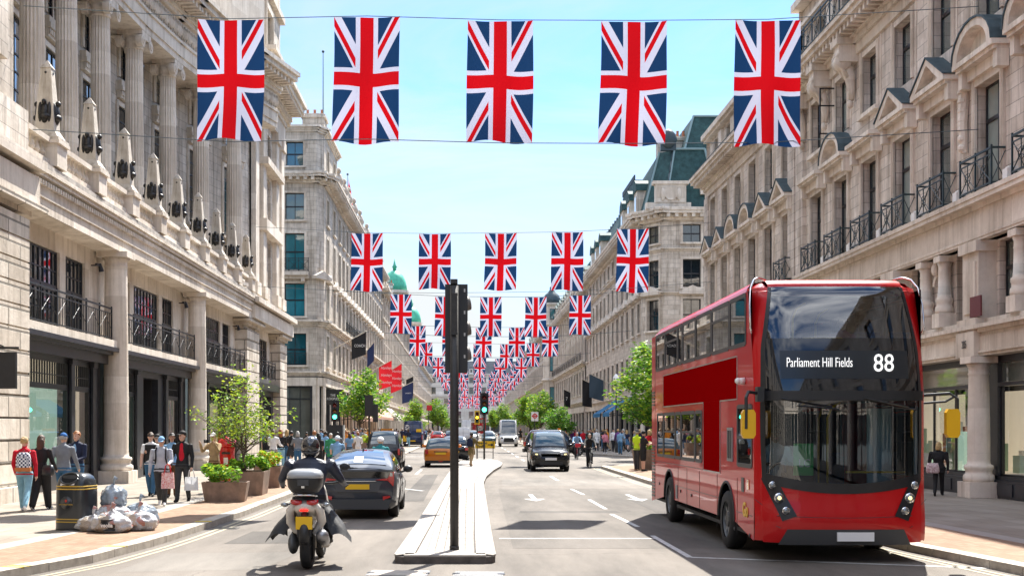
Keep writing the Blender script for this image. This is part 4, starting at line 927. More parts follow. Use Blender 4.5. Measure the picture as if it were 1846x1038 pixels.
for y, h in ((232, 0), (302, .6)):
    b = MB(); b.M = Matrix.Translation((-13.9 - DM.location.x, y - DM.location.y, 0)); b.lathe([(2.6, 22), (2.6, 23.5), (2.3, 23.6), (2.3, 27.2), (2.7, 27.4), (2.7, 27.9)], n=16)
    for k in range(8): a = math.pi / 4 * k; b.box(2.2 * math.cos(a) - .25, 2.2 * math.cos(a) + .25, 2.2 * math.sin(a) - .25, 2.2 * math.sin(a) + .25, 23.6, 27.2)
    b.build('dome_drum', STP, DM)
    b = MB(); b.M = Matrix.Translation((-13.9 - DM.location.x, y - DM.location.y, 0)); b.smooth = True; n = 24
    b.rings([[((2.45 if j % 2 else 2.35) * math.cos(t) * math.cos(2 * math.pi * j / n), (2.45 if j % 2 else 2.35) * math.cos(t) * math.sin(2 * math.pi * j / n), 27.9 + 3.9 * math.sin(t)) for j in range(n)] for t in [R(q) for q in (0, 15, 30, 45, 60, 75, 86)]])
    b.lathe([(.3, 31.7), (.35, 32.3), (.5, 32.4), (.25, 32.9), (.05, 34)], n=8); d = b.build('dome', COPPER, DM)
palace('stone_block', 'long plain left-hand stone block at the far end of the street', [((-12.7, 308), (-13.2, 445))], fl3[:3], 5.2, co3[:2] + [(18.2, 18.9, .8)], 19.6, mt=FARST)
# right corner block with the green mansard
flr = [(5.4, 7.9, 1.6), (9.6, 12.0, 1.4), (12.9, 15.1, 1.4), (16.4, 17.8, 1.4)]
cor = [(4.3, 4.7, .4), (12.3, 12.55, .25), (15.7, 15.95, .25), (18.1, 19.0, .95)]
R2 = palace('mansard_block', 'cream stone corner block with a green slate mansard and chimneys beyond the right terraces', [((13.9, 143), (13.9, 97.2)), ((13.9, 97.2), (15.3, 95)), ((15.3, 95), (19.6, 95)), ((19.6, 95), (34, 95))], flr, 3.3, cor, 19.0, mt=STL2, gm=GLS, mansard=0, far=True, ped=(1,), deep=9)
def loc(b, root, x, y): b.M = Matrix.Translation((x - root.location.x, y - root.location.y, 0)); return b
b = loc(MB(), R2, 0, 0)
b.rings([[(14.0, 96.8, 19.05), (15.4, 95.2, 19.05), (19.6, 95.2, 19.05), (19.6, 142, 19.05), (14.0, 142, 19.05)], [(15.4, 98.0, 24.0), (16.4, 96.8, 24.0), (18.8, 96.8, 24.0), (18.8, 141, 23), (15.4, 141, 23)]])
b.rings([[(17.2, 97.5, 24.0), (22, 97.5, 24.0), (22, 110, 24), (17.2, 110, 24)], [(18.3, 99, 27.2), (21, 99, 27.2), (21, 108, 27.2), (18.3, 108, 27.2)]])
b.rings([[(14.5, 112, 19), (19, 112, 19), (19, 124, 19), (14.5, 124, 19)], [(15.6, 113.5, 25), (18, 113.5, 25), (18, 122.5, 25), (15.6, 122.5, 25)]])
b.build('mansard_roof', SLATE, R2)
b = loc(MB(), R2, 0, 0)
for k in range(16): y = 113.8 + k * .56; b.box(15.5, 15.62, y - .12, y + .12, 25, 25.5)
for k in range(24): y = 98.5 + k * 1.8; b.box(15.3, 15.5, y - .2, y + .2, 23.0, 23.5)
b.box(15.3, 16.5, 96.6, 97.0, 23.9, 24.5); b.smooth = True; b.ell((15.9, 96.7, 24.8), .7, .4, .8, 8, 6)
for z in (19.1, 20, 21, 22, 23): b.tube([(15.35 + (z - 19) * .2, 95.1 + (z - 19) * .33, z), (15.55 + (z - 19) * .2, 95.45 + (z - 19) * .33, z + 1)], .1, 5)
b.build('roof_cresting', mat('dark_lead', (.03, .05, .06), .5), R2)
b = loc(MB(), R2, 0, 0); b.box(13.9, 17.4, 95.0, 95.6, 19, 19.5); b.box(14.6, 17.0, 94.9, 95.5, 19.5, 20.9); b.box(14.4, 17.2, 94.8, 95.6, 20.9, 21.15); b.cyl((15.8, 94.75, 20.2), (15.8, 94.95, 20.2), .55, n=14); b.smooth = True
for s in (-1, 1): b.ell((15.8 + s * .62, 94.8, 20.1), .2, .15, .5, 8, 6)
b.build('carved_cartouche', STP, R2)
for i, y in enumerate((101, 105.5, 110, 128, 132.5, 137)):
    b = loc(MB(), R2, 0, 0); b.box(13.9, 15.8, y - .9, y + .9, 19, 21.4, 0); b.prism([(y - 1.1, 21.4), (y + 1.1, 21.4), (y + .8, 22.0), (y, 22.4), (y - .8, 22.0)], 13.8, 15.9, 1, 'x'); b.box(13.86, 13.9, y - .5, y + .5, 19.6, 21.0, 2); b.build('dormer', [STP, SLATE, GLS], R2)
chimney(R2, 16.8, 100.5, 23, 25.8, 2.4, 1.2, 5); chimney(R2, 17.5, 126, 22, 25.6, 2.2, 1.2, 4)
R3 = palace('colonnaded_block', 'right-hand stone block with giant pilasters beyond the green mansard', [((13.9, 196), (13.9, 144.5))], fl3, 3.9, [(4.7, 5.1, .4), (9.3, 9.7, .5), (17.2, 18.1, 1.0)], 18.9, mt=FARST, pil=(9.8, 17.2), mansard=3.2, rail=1)
chimney(R3, 17, 150, 20, 24.5, 2, 1.2, 4); chimney(R3, 17, 178, 20, 24.8, 2, 1.2, 4)
TW = palace('turreted_block', 'right-hand cream stone block with a small domed corner turret', [((13.0, 262), (13.0, 198)), ((13.0, 198), (17, 198))], fl3[:3], 4.0, [(4.7, 5.1, .4), (9.3, 9.7, .5), (17.4, 18.1, .8)], 18.6, mt=FARST, mansard=2.6)
b = loc(MB(), TW, 13.6, 197.2); b.lathe([(1.5, .2), (1.5, 4), (1.7, 4.3), (1.5, 4.5), (1.5, 9.3), (1.9, 9.6), (1.5, 9.9), (1.5, 18), (1.9, 18.5), (1.4, 18.8), (1.4, 21.4), (1.75, 21.7), (1.75, 22)], n=8, a0=R(22.5)); b.build('turret', STP, TW)
b = loc(MB(), TW, 13.6, 197.2); b.smooth = True; b.lathe([(1.5, 22), (1.45, 22.7), (1.1, 23.4), (.6, 23.8), (.35, 24.2), (.35, 24.6), (.1, 24.8), (.05, 25.6)], n=12); b.build('turret_dome', LEAD, TW)
for z0, z1 in ((5.5, 8.5), (11, 13.4), (14.4, 16.6), (19.3, 21.0)):
    b = loc(MB(), TW, 13.6, 197.2); b.box(-.42, .42, -1.44, -1.36, z0, z1, 0); b.box(-.34, .34, -1.46, -1.43, z0 + .08, z1 - .08, 1); b.build('window', [BLK, GLT], TW)
palace('stone_block', 'long right-hand stone block with a plain roofline at the far end of the street', [((13.4, 440), (13.4, 264))], fl3[:3], 6.0, [(4.7, 5.1, .4), (9.3, 9.7, .5), (17.4, 18.1, .8)], 19.2, mt=FARST)
palace('white_terrace', 'long white terrace closing the view where the street ends, with a grey roof', [((-48, 456), (46, 456))], [(5.5, 8, 1.7), (10, 12.8, 1.7), (14.5, 17, 1.6), (18.6, 20.6, 1.5)], 4.7, [(4.6, 5.1, .4), (21.2, 22, .9), (13.3, 13.6, .3)], 22, mt=WHST, tmt=WHST, mansard=4.5, roofm=mat('grey_slate', (.16, .17, .18), .7, var=.25, vs=.5), far=True)
# ------------------------------------------------------------------ striped awnings on the left block
def awning(x, y0, y1, z0, z1, dep, cols, label, group=None):
    b = MB(); n = max(6, int((y1 - y0) / .45)); L_ = y1 - y0
    for k in range(n):
        a, c = L_ * k / n, L_ * (k + 1) / n
        b.quad((0, a, z1), (0, c, z1), (dep, c, z0), (dep, a, z0), k % 2); b.quad((dep, a, z0), (dep, c, z0), (dep, c, z0 - .3), (dep, a, z0 - .3), k % 2)
    t = thing('awning', label, 'awning', (x, y0, 0), group=group); b.build('canopy', cols, t)
    b = MB()
    for y in (.1, L_ - .1): b.tube([(0, y, z0 - .2), (dep * .97, y, z0 - .02)], .03, 5)
    b.build('awning_arm', BLK, t)
OR, CRM = mat('orange_canvas', (.55, .16, .07), .8, trans=.35), mat('cream_canvas', (.75, .66, .55), .8, trans=.35)
awning(-11.6, 112, 124, 2.9, 5.0, 2.0, [OR, CRM], 'nearer orange and cream striped shop awning behind the left street tree')
awning(-11.6, 126, 158, 3.2, 5.2, 2.0, [OR, CRM], 'longer orange and cream striped shop awning just past the nearer one')
awning(-11.6, 172, 186, 3.2, 4.8, 1.8, [mat('grey_canvas', (.35, .36, .38), .8), CRM], 'grey and white striped shop awning above the dark blue van')
BLC = mat('blue_canvas', (.02, .18, .38), .8, trans=.3)
for i, (y0, y1) in enumerate(((99, 104), (106, 112))): awning(13.5, y1, y0, 3.2, 4.5, -2.0, [BLC, BLC], ('nearer' if i == 0 else 'farther') + ' plain blue shop awning on the right pavement')
# ------------------------------------------------------------------ projecting shop flags
def banner(x, y, z, side, lenp, w_, h, mt, label, txt=None, tcol=None, tilt=.45, sz=.4, tn=1):
    t = thing('projecting_banner', label, 'banner', (x, y, z)); s = -side; dx, dz = s * lenp * math.cos(tilt), lenp * math.sin(tilt)
    b = MB(); b.cyl((0, 0, 0), (dx, 0, dz), .05, .04, 8); b.ell((dx, 0, dz), .08, .08, .08, 8, 6); b.build('pole', mat('cream_pole', (.62, .55, .45), .5), t)
    def f(u, v):
        p = 1 - u * (w_ / lenp); return (dx * p, .07 * math.sin(u * 6 + v * 4), dz * p - .04 - v * h * (1 - .12 * u))
    b = MB(); b.smooth = True; b.grid(f, 6, 8); fl = b.build('cloth', mt, t)
    if txt:
        for k in range(tn):
            o = text('lettering', txt, sz, tcol or WHITEP, fl, (dx * (1 - .42 * w_ / lenp), -.12, dz * (1 - .4 * w_ / lenp) - h * (.5 if tn == 1 else (.2 + .28 * k))), xs=.8, shear=.2 if tn > 1 else 0, depth=.003)
    return t
NV = mat('navy_cloth', (.012, .02, .06), .75, trans=.3); BKC = mat('black_cloth', (.010, .010, .012), .75, trans=.2); RDC = mat('scarlet_cloth', (.48, .012, .02), .7, trans=.35); SLC = mat('slate_cloth', (.05, .08, .11), .75, trans=.25)
banner(-11.9, 108, 8.9, -1, 3.3, 1.45, 2.0, BKC, 'black projecting shop flag with small white lettering on the left corner block', 'COACH', sz=.34, tilt=.5)
banner(-11.85, 131, 8.9, -1, 2.9, 1.2, 2.0, NV, 'navy projecting shop flag next to the black one on the left', None, tilt=.9)
banner(-11.8, 143, 8.3, -1, 3.3, 1.7, 3.0, RDC, 'nearer red projecting shop flag with white script above the tree', 'Hamleys', sz=.46, tn=3, tilt=.5)
banner(-11.9, 168, 8.9, -1, 3.4, 1.8, 3.5, RDC, 'farther red projecting shop flag with white script above the tree', 'Hamleys', sz=.5, tn=3, tilt=.6)
banner(-12.1, 215, 9.8, -1, 2.8, 1.4, 3.4, BKC, 'black projecting flag with a white emblem beyond the red ones', 'S', sz=1.3)
banner(-12.0, 183, 7.0, -1, 4.2, 1.8, 2.8, NV, 'dark navy projecting flag low over the pavement beyond the red ones', 'HACKETT', sz=.26)
banner(13.9, 115, 5.9, 1, 2.7, 1.5, 2.2, SLC, 'slate blue projecting flag on the right, nearest to the bus', None)
banner(13.9, 125, 5.9, 1, 2.4, 1.1, 2.7, BKC, 'long black projecting flag on the right block', None)
banner(13.9, 150, 5.7, 1, 2.3, .9, 2.1, BKC, 'narrow black projecting flag, farthest of the right-hand three', '7', sz=.6)
b = loc(MB(), R2, 0, 0)
for a_, c_ in (((15.4, 95.15, 19.1), (16.4, 96.75, 24.05)), ((19.6, 95.15, 19.1), (18.8, 96.75, 24.05)), ((17.3, 97.45, 24.05), (18.3, 98.95, 27.2)), ((22, 97.45, 24.05), (21, 98.95, 27.2)), ((18.3, 98.95, 27.2), (21, 98.95, 27.2)), ((14.0, 96.8, 19.1), (15.4, 98, 24.05)), ((16.4, 96.75, 24.05), (18.8, 96.75, 24.05))): b.tube([a_, c_], .09, 6)
b.build('lead_rolls', mat('pale_lead_roll', (.20, .30, .31), .6), R2)
b = loc(MB(), R2, 0, 0); b.box(18.2, 19.6, 95.3, 97, 20.2, 22.2, 0); b.prism([(18.0, 22.2), (19.8, 22.2), (18.9, 22.9)], 95.2, 97.2, 1, 'y'); b.box(18.5, 19.3, 95.26, 95.3, 20.5, 21.9, 2); b.build('dormer', [STP, SLATE, GLS], R2)
# right-hand wall pieces that carry writing
for txt, uY, z, s in (('285', 33.4, 4.25, .3),):
    text('house_number', txt, s, BLK, RR, (13.9 - .32 - RR.location.x, uY - RR.location.y, z), rz=R(-90), xs=.7)
b = MB(); b.box(-.04, 0, -.35, .35, 0, .55); sg = b.build('wall_sign', mat('maroon_plaque', (.12, .015, .02), .4), RR, (13.72 - RR.location.x, 32.9 - RR.location.y, 4.98))
# ------------------------------------------------------------------ rows of union flags
FM = []
for k in range(4):
    b = MB(); b.smooth = True; rnd = random.Random(k); ph = rnd.uniform(0, 6)
    def f(u, v, ph=ph, k=k): 
        dr = 1 - v
        return ((u - .5) * (1 + .015 * math.sin(v * 5 + ph)) - .035 * dr * dr * (1 if k % 2 else .6), .045 * math.sin(u * 9 + ph + dr * 2.2) * (.3 + dr * .8) + .05 * dr * math.sin(v * 6 + ph), v * 1.86 - 1.86 + .012 * math.sin(u * 7 + ph) * dr + .02 * dr * math.cos(u * 3 + ph) - .02 * 4 * u * (1 - u) * (1 - dr))
    b.grid(f, 14, 22, uv=True); FM.append(b.mesh('union_flag', FLAG))
WIRE = mat('steel_wire', (.10, .13, .14), .5, metal=.3)
order = ['first', 'second', 'third', 'fourth', 'fifth']
rows = [(33, [416, 661.5, 902, 1143, 1384.5], [35, 30, 37, 38, 36], 119),
        (69.3, [662, 784, 903, 1023, 1141], [420, 421, 420, 418, 412], 57.5),
        (103, [723, 803.5, 885, 966, 1046], [530, 534, 535, 535, 532], 38.5),
        (137, [753, 812, 872, 932, 992], [587, 588, 590, 590, 588], 29),
        (172, [768, 815, 865, 913, 961], [617, 618, 619, 620, 618], 23),
        (208, [790, 828, 865, 902, 940], [644, 645, 645, 646, 645], 19),
        (245, [804, 836, 862, 893, 928], [669, 668, 668, 669, 664], 16),
        (285, [810, 836, 862, 888, 915], [672, 674, 676, 674, 672], 14),
        (330, [818, 838, 860, 880, 900], [706, 706, 705, 705, 705], 10.5),
        (385, [812, 830, 845, 860, 878], [718, 719, 718, 719, 718], 9.5),
        (225, [797, 832, 866, 899, 935], [656, 656, 656, 656, 655], 17.5),
        (265, [806, 833, 861, 890, 921], [676, 676, 676, 676, 675], 15),
        (307, [814, 838, 861, 885, 907], [691, 691, 691, 691, 691], 12.5),
        (355, [815, 833, 852, 871, 890], [712, 712, 712, 712, 712], 10.5)]
rows.sort(); rown = ['nearest', 'second', 'third', 'fourth', 'fifth', 'sixth', 'seventh', 'eighth', 'ninth', 'tenth', 'eleventh', 'twelfth', 'thirteenth', 'farthest']
for ri, (Y, xs, ts, wp) in enumerate(rows):
    W_ = wp * Y / 2200; zt = []
    for i, (x, tpx) in enumerate(zip(xs, ts)):
        X = (x - 843) / 2200 * Y; Z = 2 + (770 - tpx) * Y / 2200; zt.append((X, Z))
        o = put('union_flag', FM[(ri + i * 3) % 4], None, (X, Y, Z)); o.scale = (W_, W_, W_)
        if ri == 0: Hh = [220, 225, 221, 221, 229][i]; o.scale[2] = W_ * Hh / (119 * 1.86)
        elif ri == 1: o.scale[2] = W_ * [104, 101, 102, 106, 114][i] / (57.5 * 1.86)
        tag(o, f'union flag hanging in the {rown[ri]} row across the street, {order[i]} from the left', 'flag', f'union flags hung in rows across the street')
    for which, dz in (('upper', 0.0), ('lower', -1.86 * W_)):
        b = MB(); pts = [(-12.0, 0, zt[0][1] - 0 + dz + .35)] + [(x, 0, z + dz) for x, z in zt] + [(13.8, 0, zt[-1][1] + dz + .35)]
        b.tube(pts, .012 if ri < 2 else .02, 5); o = b.build('flag_cable', WIRE, None, (0, Y - .03, 0)); tag(o, f'{which} steel cable of the {rown[ri]} flag row stretched between the buildings', 'cable', 'cables that carry the flag rows')
# the street carries on behind the camera (seen only in reflections and in the light it throws)
palace('stone_block', 'pale stone block beside the camera on the left, before the department store', [((-12.2, -70), (-12.2, 20.8))], fl3[:3], 6, [(4.7, 5.1, .4), (17.4, 18.1, .8)], 19, mt=FARST)
palace('stone_block', 'pale stone block beside the camera on the right, before the nearest terrace', [((13.9, 17.3), (13.9, -70))], fl3[:3], 6, [(4.7, 5.1, .4), (17.4, 18.1, .8)], 19, mt=FARST)
palace('stone_block', 'sunlit stone block closing the street behind the camera', [((40, -95), (-40, -95))], fl3[:3], 6, [(4.7, 5.1, .4), (17.4, 18.1, .8)], 21, mt=FARST)
# ------------------------------------------------------------------ vehicle materials
def paint(n, c, rough=.22): return mat(n, c, rough, coat=.55, spec=.3)
BUSRED = mat('bus_red_paint', (.47, .004, .006), .4, coat=.45, spec=.2); ADRED = mat('dull_red_panel', (.25, .0015, .002), .9, spec=0)
CGLASS = winglass('tinted_car_glass', (.012, .03, .036), curtain=(.02, .06, .07)); CGLASS.node_tree.nodes['Principled BSDF'].inputs['Coat IOR'].default_value = 1.5
RUB = mat('tyre_rubber', (.014, .014, .015), .75, bump=.2, bs=60); PLAST = mat('black_plastic', (.016, .017, .019), .45); TRIMG = mat('dark_grey_plastic', (.045, .047, .05), .5)
ALLOY = mat('wheel_alloy', (.45, .46, .48), .3, metal=.9); CHROME = mat('chrome', (.75, .76, .78), .12, metal=1.0)
LENSR = mat('red_lens', (.45, .005, .008), .15, coat=1.0); LENSC = mat('clear_lens', (.25, .27, .28), .08, metal=.6, coat=1.0); LENSO = mat('amber_lens', (.7, .22, .01), .2, coat=1)
YPL = mat('yellow_plate', (.78, .47, .01), .45); WPL = mat('white_plate', (.80, .80, .80), .45); LIT = mat('lit_headlamp', (.8, .7, .3), .2, emit=(1, .85, .35), es=.7)
LITL = mat('lit_brake_lamp', (.7, .01, .01), .2, emit=(1, .02, .01), es=.8)
SEAT = mat('blue_seat_moquette', (.02, .06, .16), .9, var=.4, vs=30); POLEY = mat('yellow_handrail', (.75, .42, .01), .35); GREYI = mat('grey_interior', (.045, .048, .052), .7)
def wheel(parent, x, y, z, r, w, side, spokes=5, rim=.66, hubm=None, rzsteer=0):
    b = MB(); b.smooth = True; n = 28
    pr = [(r * rim, -w / 2), (r * .9, -w / 2), (r * .985, -w * .38), (r, -w * .2), (r, w * .2), (r * .985, w * .38), (r * .9, w / 2), (r * rim, w / 2), (r * rim * .97, w * .3)]
    b.rings([[(s_, r_ * math.cos(2 * math.pi * k / n), r_ * math.sin(2 * math.pi * k / n)) for k in range(n)] for r_, s_ in pr], cap=False)
    o = b.build('wheel', RUB, parent, (x, y, z), rzsteer)
    b = MB(); R_ = r * rim; xo = side * w * .32
    b.rings([[(xo * .2, R_ * math.cos(2 * math.pi * k / n), R_ * math.sin(2 * math.pi * k / n)) for k in range(n)], [(xo * 1.35, R_ * math.cos(2 * math.pi * k / n), R_ * math.sin(2 * math.pi * k / n)) for k in range(n)]], cap=False)
    b.rings([[(xo * .3, R_ * .98 * math.cos(2 * math.pi * k / n), R_ * .98 * math.sin(2 * math.pi * k / n)) for k in range(n)], [(xo * .32, .01 * math.cos(2 * math.pi * k / n), .01 * math.sin(2 * math.pi * k / n)) for k in range(n)]], m=1)
    for k in range(spokes):
        a = 2 * math.pi * k / spokes; d = Vector((0, math.cos(a), math.sin(a))); p = Vector((0, -math.sin(a), math.cos(a))) * R_ * .14
        q0, q1 = d * R_ * .15, d * R_ * .97
        b.poly([(xo * .9, *(q0 + p)[1:]), (xo * 1.1, *(q1 + p * .8)[1:]), (xo * 1.1, *(q1 - p * .8)[1:]), (xo * .9, *(q0 - p)[1:])]); b.poly([(xo * .6, *(q0 - p)[1:]), (xo * .7, *(q1 - p * .8)[1:]), (xo * .7, *(q1 + p * .8)[1:]), (xo * .6, *(q0 + p)[1:])])
    b.cyl((xo * .4, 0, 0), (xo * 1.25, 0, 0), R_ * .22, R_ * .18, 12); b.build('rim', [hubm or ALLOY, PLAST], o)
    return o
# ------------------------------------------------------------------ the double decker
def bus():
    t = thing('double_decker_bus', 'red double decker bus showing route 88 and Parliament Hill Fields, on the right', 'bus', (5.57, 18.0, 0))
    HW = 1.275; LEN = 10.6; lean = lambda z: .46 * (max(0, z - 2.35) / 1.9) ** 1.6
    def fy(x, z):
        y = .05 * (x / HW) ** 2 + .26 * abs(x / HW) ** 7 + lean(z)
        if z > 4.05: y += .35 * ((z - 4.05) / .22) ** 2
        if z < .95: y -= .05 * math.sin(math.pi * min(1, (z - .2) / .75))
        return y
    def g(z):
        if z > 3.2: return 1.17 - .16 * ((z - 3.2) / .95)
        return 1.17 + .03 * math.sin(math.pi * (z - 1.1) / 2.1)
    zb = lambda s: 1.02 + .16 * s * s; zt = 4.13
    ZS = [.32, .5, .7, .9, 1.1, 1.3, 1.6, 1.9, 2.2, 2.4, 2.6, 2.9, 3.2, 3.5, 3.8, 4.0, 4.08, 4.13]
    # red front shell: side strips, lower panel, top strip
    b = MB(); b.smooth = True
    for s in (-1, 1):
        def f(u, v, s=s):
            z = .32 + (4.13 - .32) * v; x0 = (g(z) if z > 1.18 else g(1.18)); x = s * (x0 + (HW - x0) * u); return (x, fy(x, z), z)
        b.grid((lambda u, v: f(1 - u, v)) if s < 0 else f, 6, 40)
    b.grid(lambda u, v: ((lambda s: ((s * g(1.18)), fy(s * g(1.18), .30 + (zb(s) - .30) * v), .30 + (zb(s) - .30) * v))(-1 + 2 * u)), 20, 8)
    def topf(u, v):
        s = -1 + 2 * u; z = 4.13 + .14 * math.sin(v * math.pi / 2); x = s * (g(4.13) + (HW - .1 - g(4.13)) * v * .0); x = s * g(4.13); return (x, fy(x, 4.13) + .45 * (1 - math.cos(v * math.pi / 2)), z)
    b.grid(topf, 16, 5); b.build('front_panel', BUSRED, t)
    # glass pieces
    def patch(name, mt, z0, z1, k=1.0, off=.0, top=None, nz=10, par=t):
        q = MB(); q.smooth = True
        q.grid(lambda u, v: (lambda s: (lambda zz: (s * g(zz) * k, fy(s * g(zz) * k, zz) + off, zz))((z0(s) if callable(z0) else z0) * (1 - v) + z1 * v))(-1 + 2 * u), 24, nz); return q.build(name, mt, par)
    BG = clearglass('bus_windscreen_glass', (.55, .68, .72), .09); BSG = clearglass('bus_side_glass', (.42, .47, .48), .12)
    patch('windscreen', BG, lambda s: zb(s) + .14, 2.42, .985); 
    patch('glass_border', BLK, lambda s: zb(s) + .02, 1.30, .999, -.006, nz=3) if False else None
    q = MB(); q.smooth = True; q.grid(lambda u, v: (lambda s: (lambda zz: (s * g(1.2), fy(s * g(1.2), zz) - .008, zz))(zb(s) + .15 * v))(-1 + 2 * u), 24, 3); q.build('glass_border', BLK, t)
    patch('upper_windscreen', BG, 3.33, 4.13, .985); q = patch('destination_surround', mat('black_glass', (.006, .007, .009), .06, coat=1.0), 2.42, 3.33, .999, -.004)
    for s in (-1, 1):
        q = MB(); q.smooth = True
        def f(u, v): z = 1.2 + (4.12 - 1.2) * v; x = s * g(z) * (.955 + .05 * u); return (x, fy(x, z) - .007, z)
        q.grid((lambda u, v: f(u, v)) if s > 0 else (lambda u, v: f(1 - u, v)), 2, 30); q.build('glass_edge', BLK, t)
    # destination display
    yd = fy(0, 2.9) - .03
    q = MB(); q.M = Matrix.Rotation(R(-10), 4, 'X'); 
    q = MB(); q.smooth = True; q.grid(lambda u, v: (-.93 + 1.9 * u, fy(-.93 + 1.9 * u, 2.72 + .42 * v) - .008, 2.72 + .42 * v), 16, 3); dd = q.build('destination_display', mat('display_face', (.018, .022, .026), .25), t)
    LED = mat('lit_display_text', (.9, .9, .9), .5, emit=(1, 1, 1), es=.35)
    text('lettering', 'Parliament Hill Fields', .205, LED, dd, (-.37, fy(-.4, 2.95) - .045, 2.955), xs=.565, bold=-.002, rx=R(90) * 0)
    text('route_number', '88', .37, LED, dd, (.58, fy(.6, 2.95) - .05, 2.94), xs=.85, bold=.0)
    # band, wiper, bumper
    q = MB(); q.smooth = True
    for z0, z1, o in ((2.40, 2.54, -.07),):
        q.grid(lambda u, v: (-1.2 + 2.4 * u, fy(-1.2 + 2.4 * u, z0) + o + .0, z0 + (z1 - z0) * v), 20, 1); q.grid(lambda u, v: (-1.2 + 2.4 * u, fy(-1.2 + 2.4 * u, z0) + o + .08 * v, z1), 20, 1); q.grid(lambda u, v: (-1.2 + 2.4 * u, fy(-1.2 + 2.4 * u, z0) + o + .08 * (1 - v), z0), 20, 1)
    q.build('front_band', PLAST, t)
    for x0, x1, z1 in ((-.95, -.2, 2.3), (.25, .95, 2.3)): q = MB(); q.tube([(x0, fy(x0, 2.4) - .09, 2.43), ((x0 + x1) / 2, fy(x0, 2.4) - .07, 2.36), (x1, fy(x1, 2.3) - .03, z1)], .014, 5); q.tube([(x1 - .5, fy(x1, 2.3) - .03, z1 + .02), (x1 + .1, fy(x1, 2.3) - .03, z1 - .03)], .011, 5); q.build('wiper', BLK, t)
    q = MB(); q.smooth = True; q.grid(lambda u, v: (lambda zz, hw: ((-1 + 2 * u) * hw, fy((-1 + 2 * u) * hw, zz) - .012, zz))(.27 + .23 * v, .98 - .12 * v), 16, 3); q.build('bumper_grille', TRIMG, t)
    q = MB(); q.box(-.27 + .13, .27 + .13, fy(0, .4) - .05, fy(0, .4) - .02, .33, .46); q.build('number_plate', WPL, t)
    for s in (-1, 1):
        # light cluster : slanted black panel with three lamps
        A, B_, C_, D_ = (s * 1.20, 1.25), (s * .98, 1.20), (s * .72, .70), (s * .93, .62)
        q = MB(); q.smooth = True
        def f(u, v): xa = A[0] + (D_[0] - A[0]) * v; xb = B_[0] + (C_[0] - B_[0]) * v; za = A[1] + (D_[1] - A[1]) * v; zb_ = B_[1] + (C_[1] - B_[1]) * v; x = xa + (xb - xa) * u; z = za + (zb_ - za) * u; return (x, fy(x, z) - .012, z)
        q.grid(f if s > 0 else (lambda u, v: f(1 - u, v)), 4, 8); hl = q.build('light_cluster', BLK, t)
        for k, (fx, r_, m_) in enumerate(((.14, .048, LENSC), (.47, .062, LIT), (.80, .048, LENSC))):
            x, _, z = f(.5, fx); q = MB(); y = fy(x, z) - .02; q.smooth = True
            q.cyl((x, y, z), (x, y - .02, z), r_ * 1.25, r_ * 1.2, 16, 0); q.cyl((x, y - .018, z), (x, y - .03, z), r_, r_ * .8, 16, 1)
            if k == 1: q.cyl((x, y - .028, z), (x, y - .036, z), r_ * .5, r_ * .4, 12, 2)
            q.build('headlight', [CHROME, LENSC, m_], hl)
        q = MB(); q.tube([(s * 1.28, fy(1.2, .86) + .04, .93), (s * .93, fy(.9, .9) - .013, .64)], .004, 4)
        q.tube([(s * g(1.2), fy(1.2, .6) - .006, .62), (s * .95, fy(.95, .58) - .016, .52)], .004, 4); q.build('panel_seam', BLK, t)
    q = MB(); q.tube([((-1 + k / 10) * 1.0, fy((-1 + k / 10) * 1.0, .72) - .002, .70 - .03 * math.cos((-1 + k / 10) * 1.5)) for k in range(21)], .006, 4); q.build('panel_seam', BLK, t)
    # sides
    ylo = .31
    def side(s):
        up = [(.62 + lean(3.5), 1.98, 3.28, 4.06), (2.04, 3.45, 3.28, 4.06), (3.51, 4.95, 3.28, 4.06), (5.01, 6.35, 3.28, 4.06), (6.41, 6.9, 3.28, 4.06), (6.96, 8.5, 3.28, 4.06), (8.56, 9.8, 3.28, 4.06)]
        lo = [(4.35, 5.0, 1.37, 2.3), (5.06, 6.5, 1.37, 2.3), (6.56, 7.2, 1.37, 2.3), (7.26, 8.7, 1.37, 2.3), (8.76, 9.6, 1.37, 2.3)]
        dr = [(.42, 1.42, 1.40, 2.34)] if s < 0 else [(.5, 1.7, .4, 2.3)]
        b = MB(); X = s * HW
        def wall(u0, u1, z0, z1, ops):
            us = sorted({u0, u1} | {k for o in ops for k in o[:2]}); zs = sorted({z0, z1} | {k for o in ops for k in o[2:4]})
            for i in range(len(us) - 1):
                for j in range(len(zs) - 1):
                    uc, zc = (us[i] + us[i + 1]) / 2, (zs[j] + zs[j + 1]) / 2
                    if any(o[0] < uc < o[1] and o[2] < zc < o[3] for o in ops) or not (z0 < zc < z1): continue
                    A = [(X, us[i + 1], zs[j]), (X, us[i], zs[j]), (X, us[i], zs[j + 1]), (X, us[i + 1], zs[j + 1])]
                    b.poly(A if s < 0 else A[::-1])
        wall(.31 + lean(3.6) - .12, LEN - .15, 2.5, 4.08, up); wall(.31, LEN - .15, 1.25, 2.5, lo + dr)
        # filler between the front strip edge and the upper side (front edge follows the lean)
        n = 30
        for k in range(n):
            z0, z1 = 2.5 + 1.58 * k / n, 2.5 + 1.58 * (k + 1) / n; e = .31 + lean(3.6) - .12; a0, a1 = fy(HW, z0), fy(HW, z1); q_ = [(X, e, z0), (X, a0, z0), (X, a1, z1), (X, e, z1)]; b.poly(q_ if s < 0 else q_[::-1])
        # skirt with wheel arches
        ys = sorted({.31, LEN - .15} | {round(2.25 + .62 * math.cos(math.pi * k / 16), 3) for k in range(17)} | {round(7.98 + .62 * math.cos(math.pi * k / 16), 3) for k in range(17)})
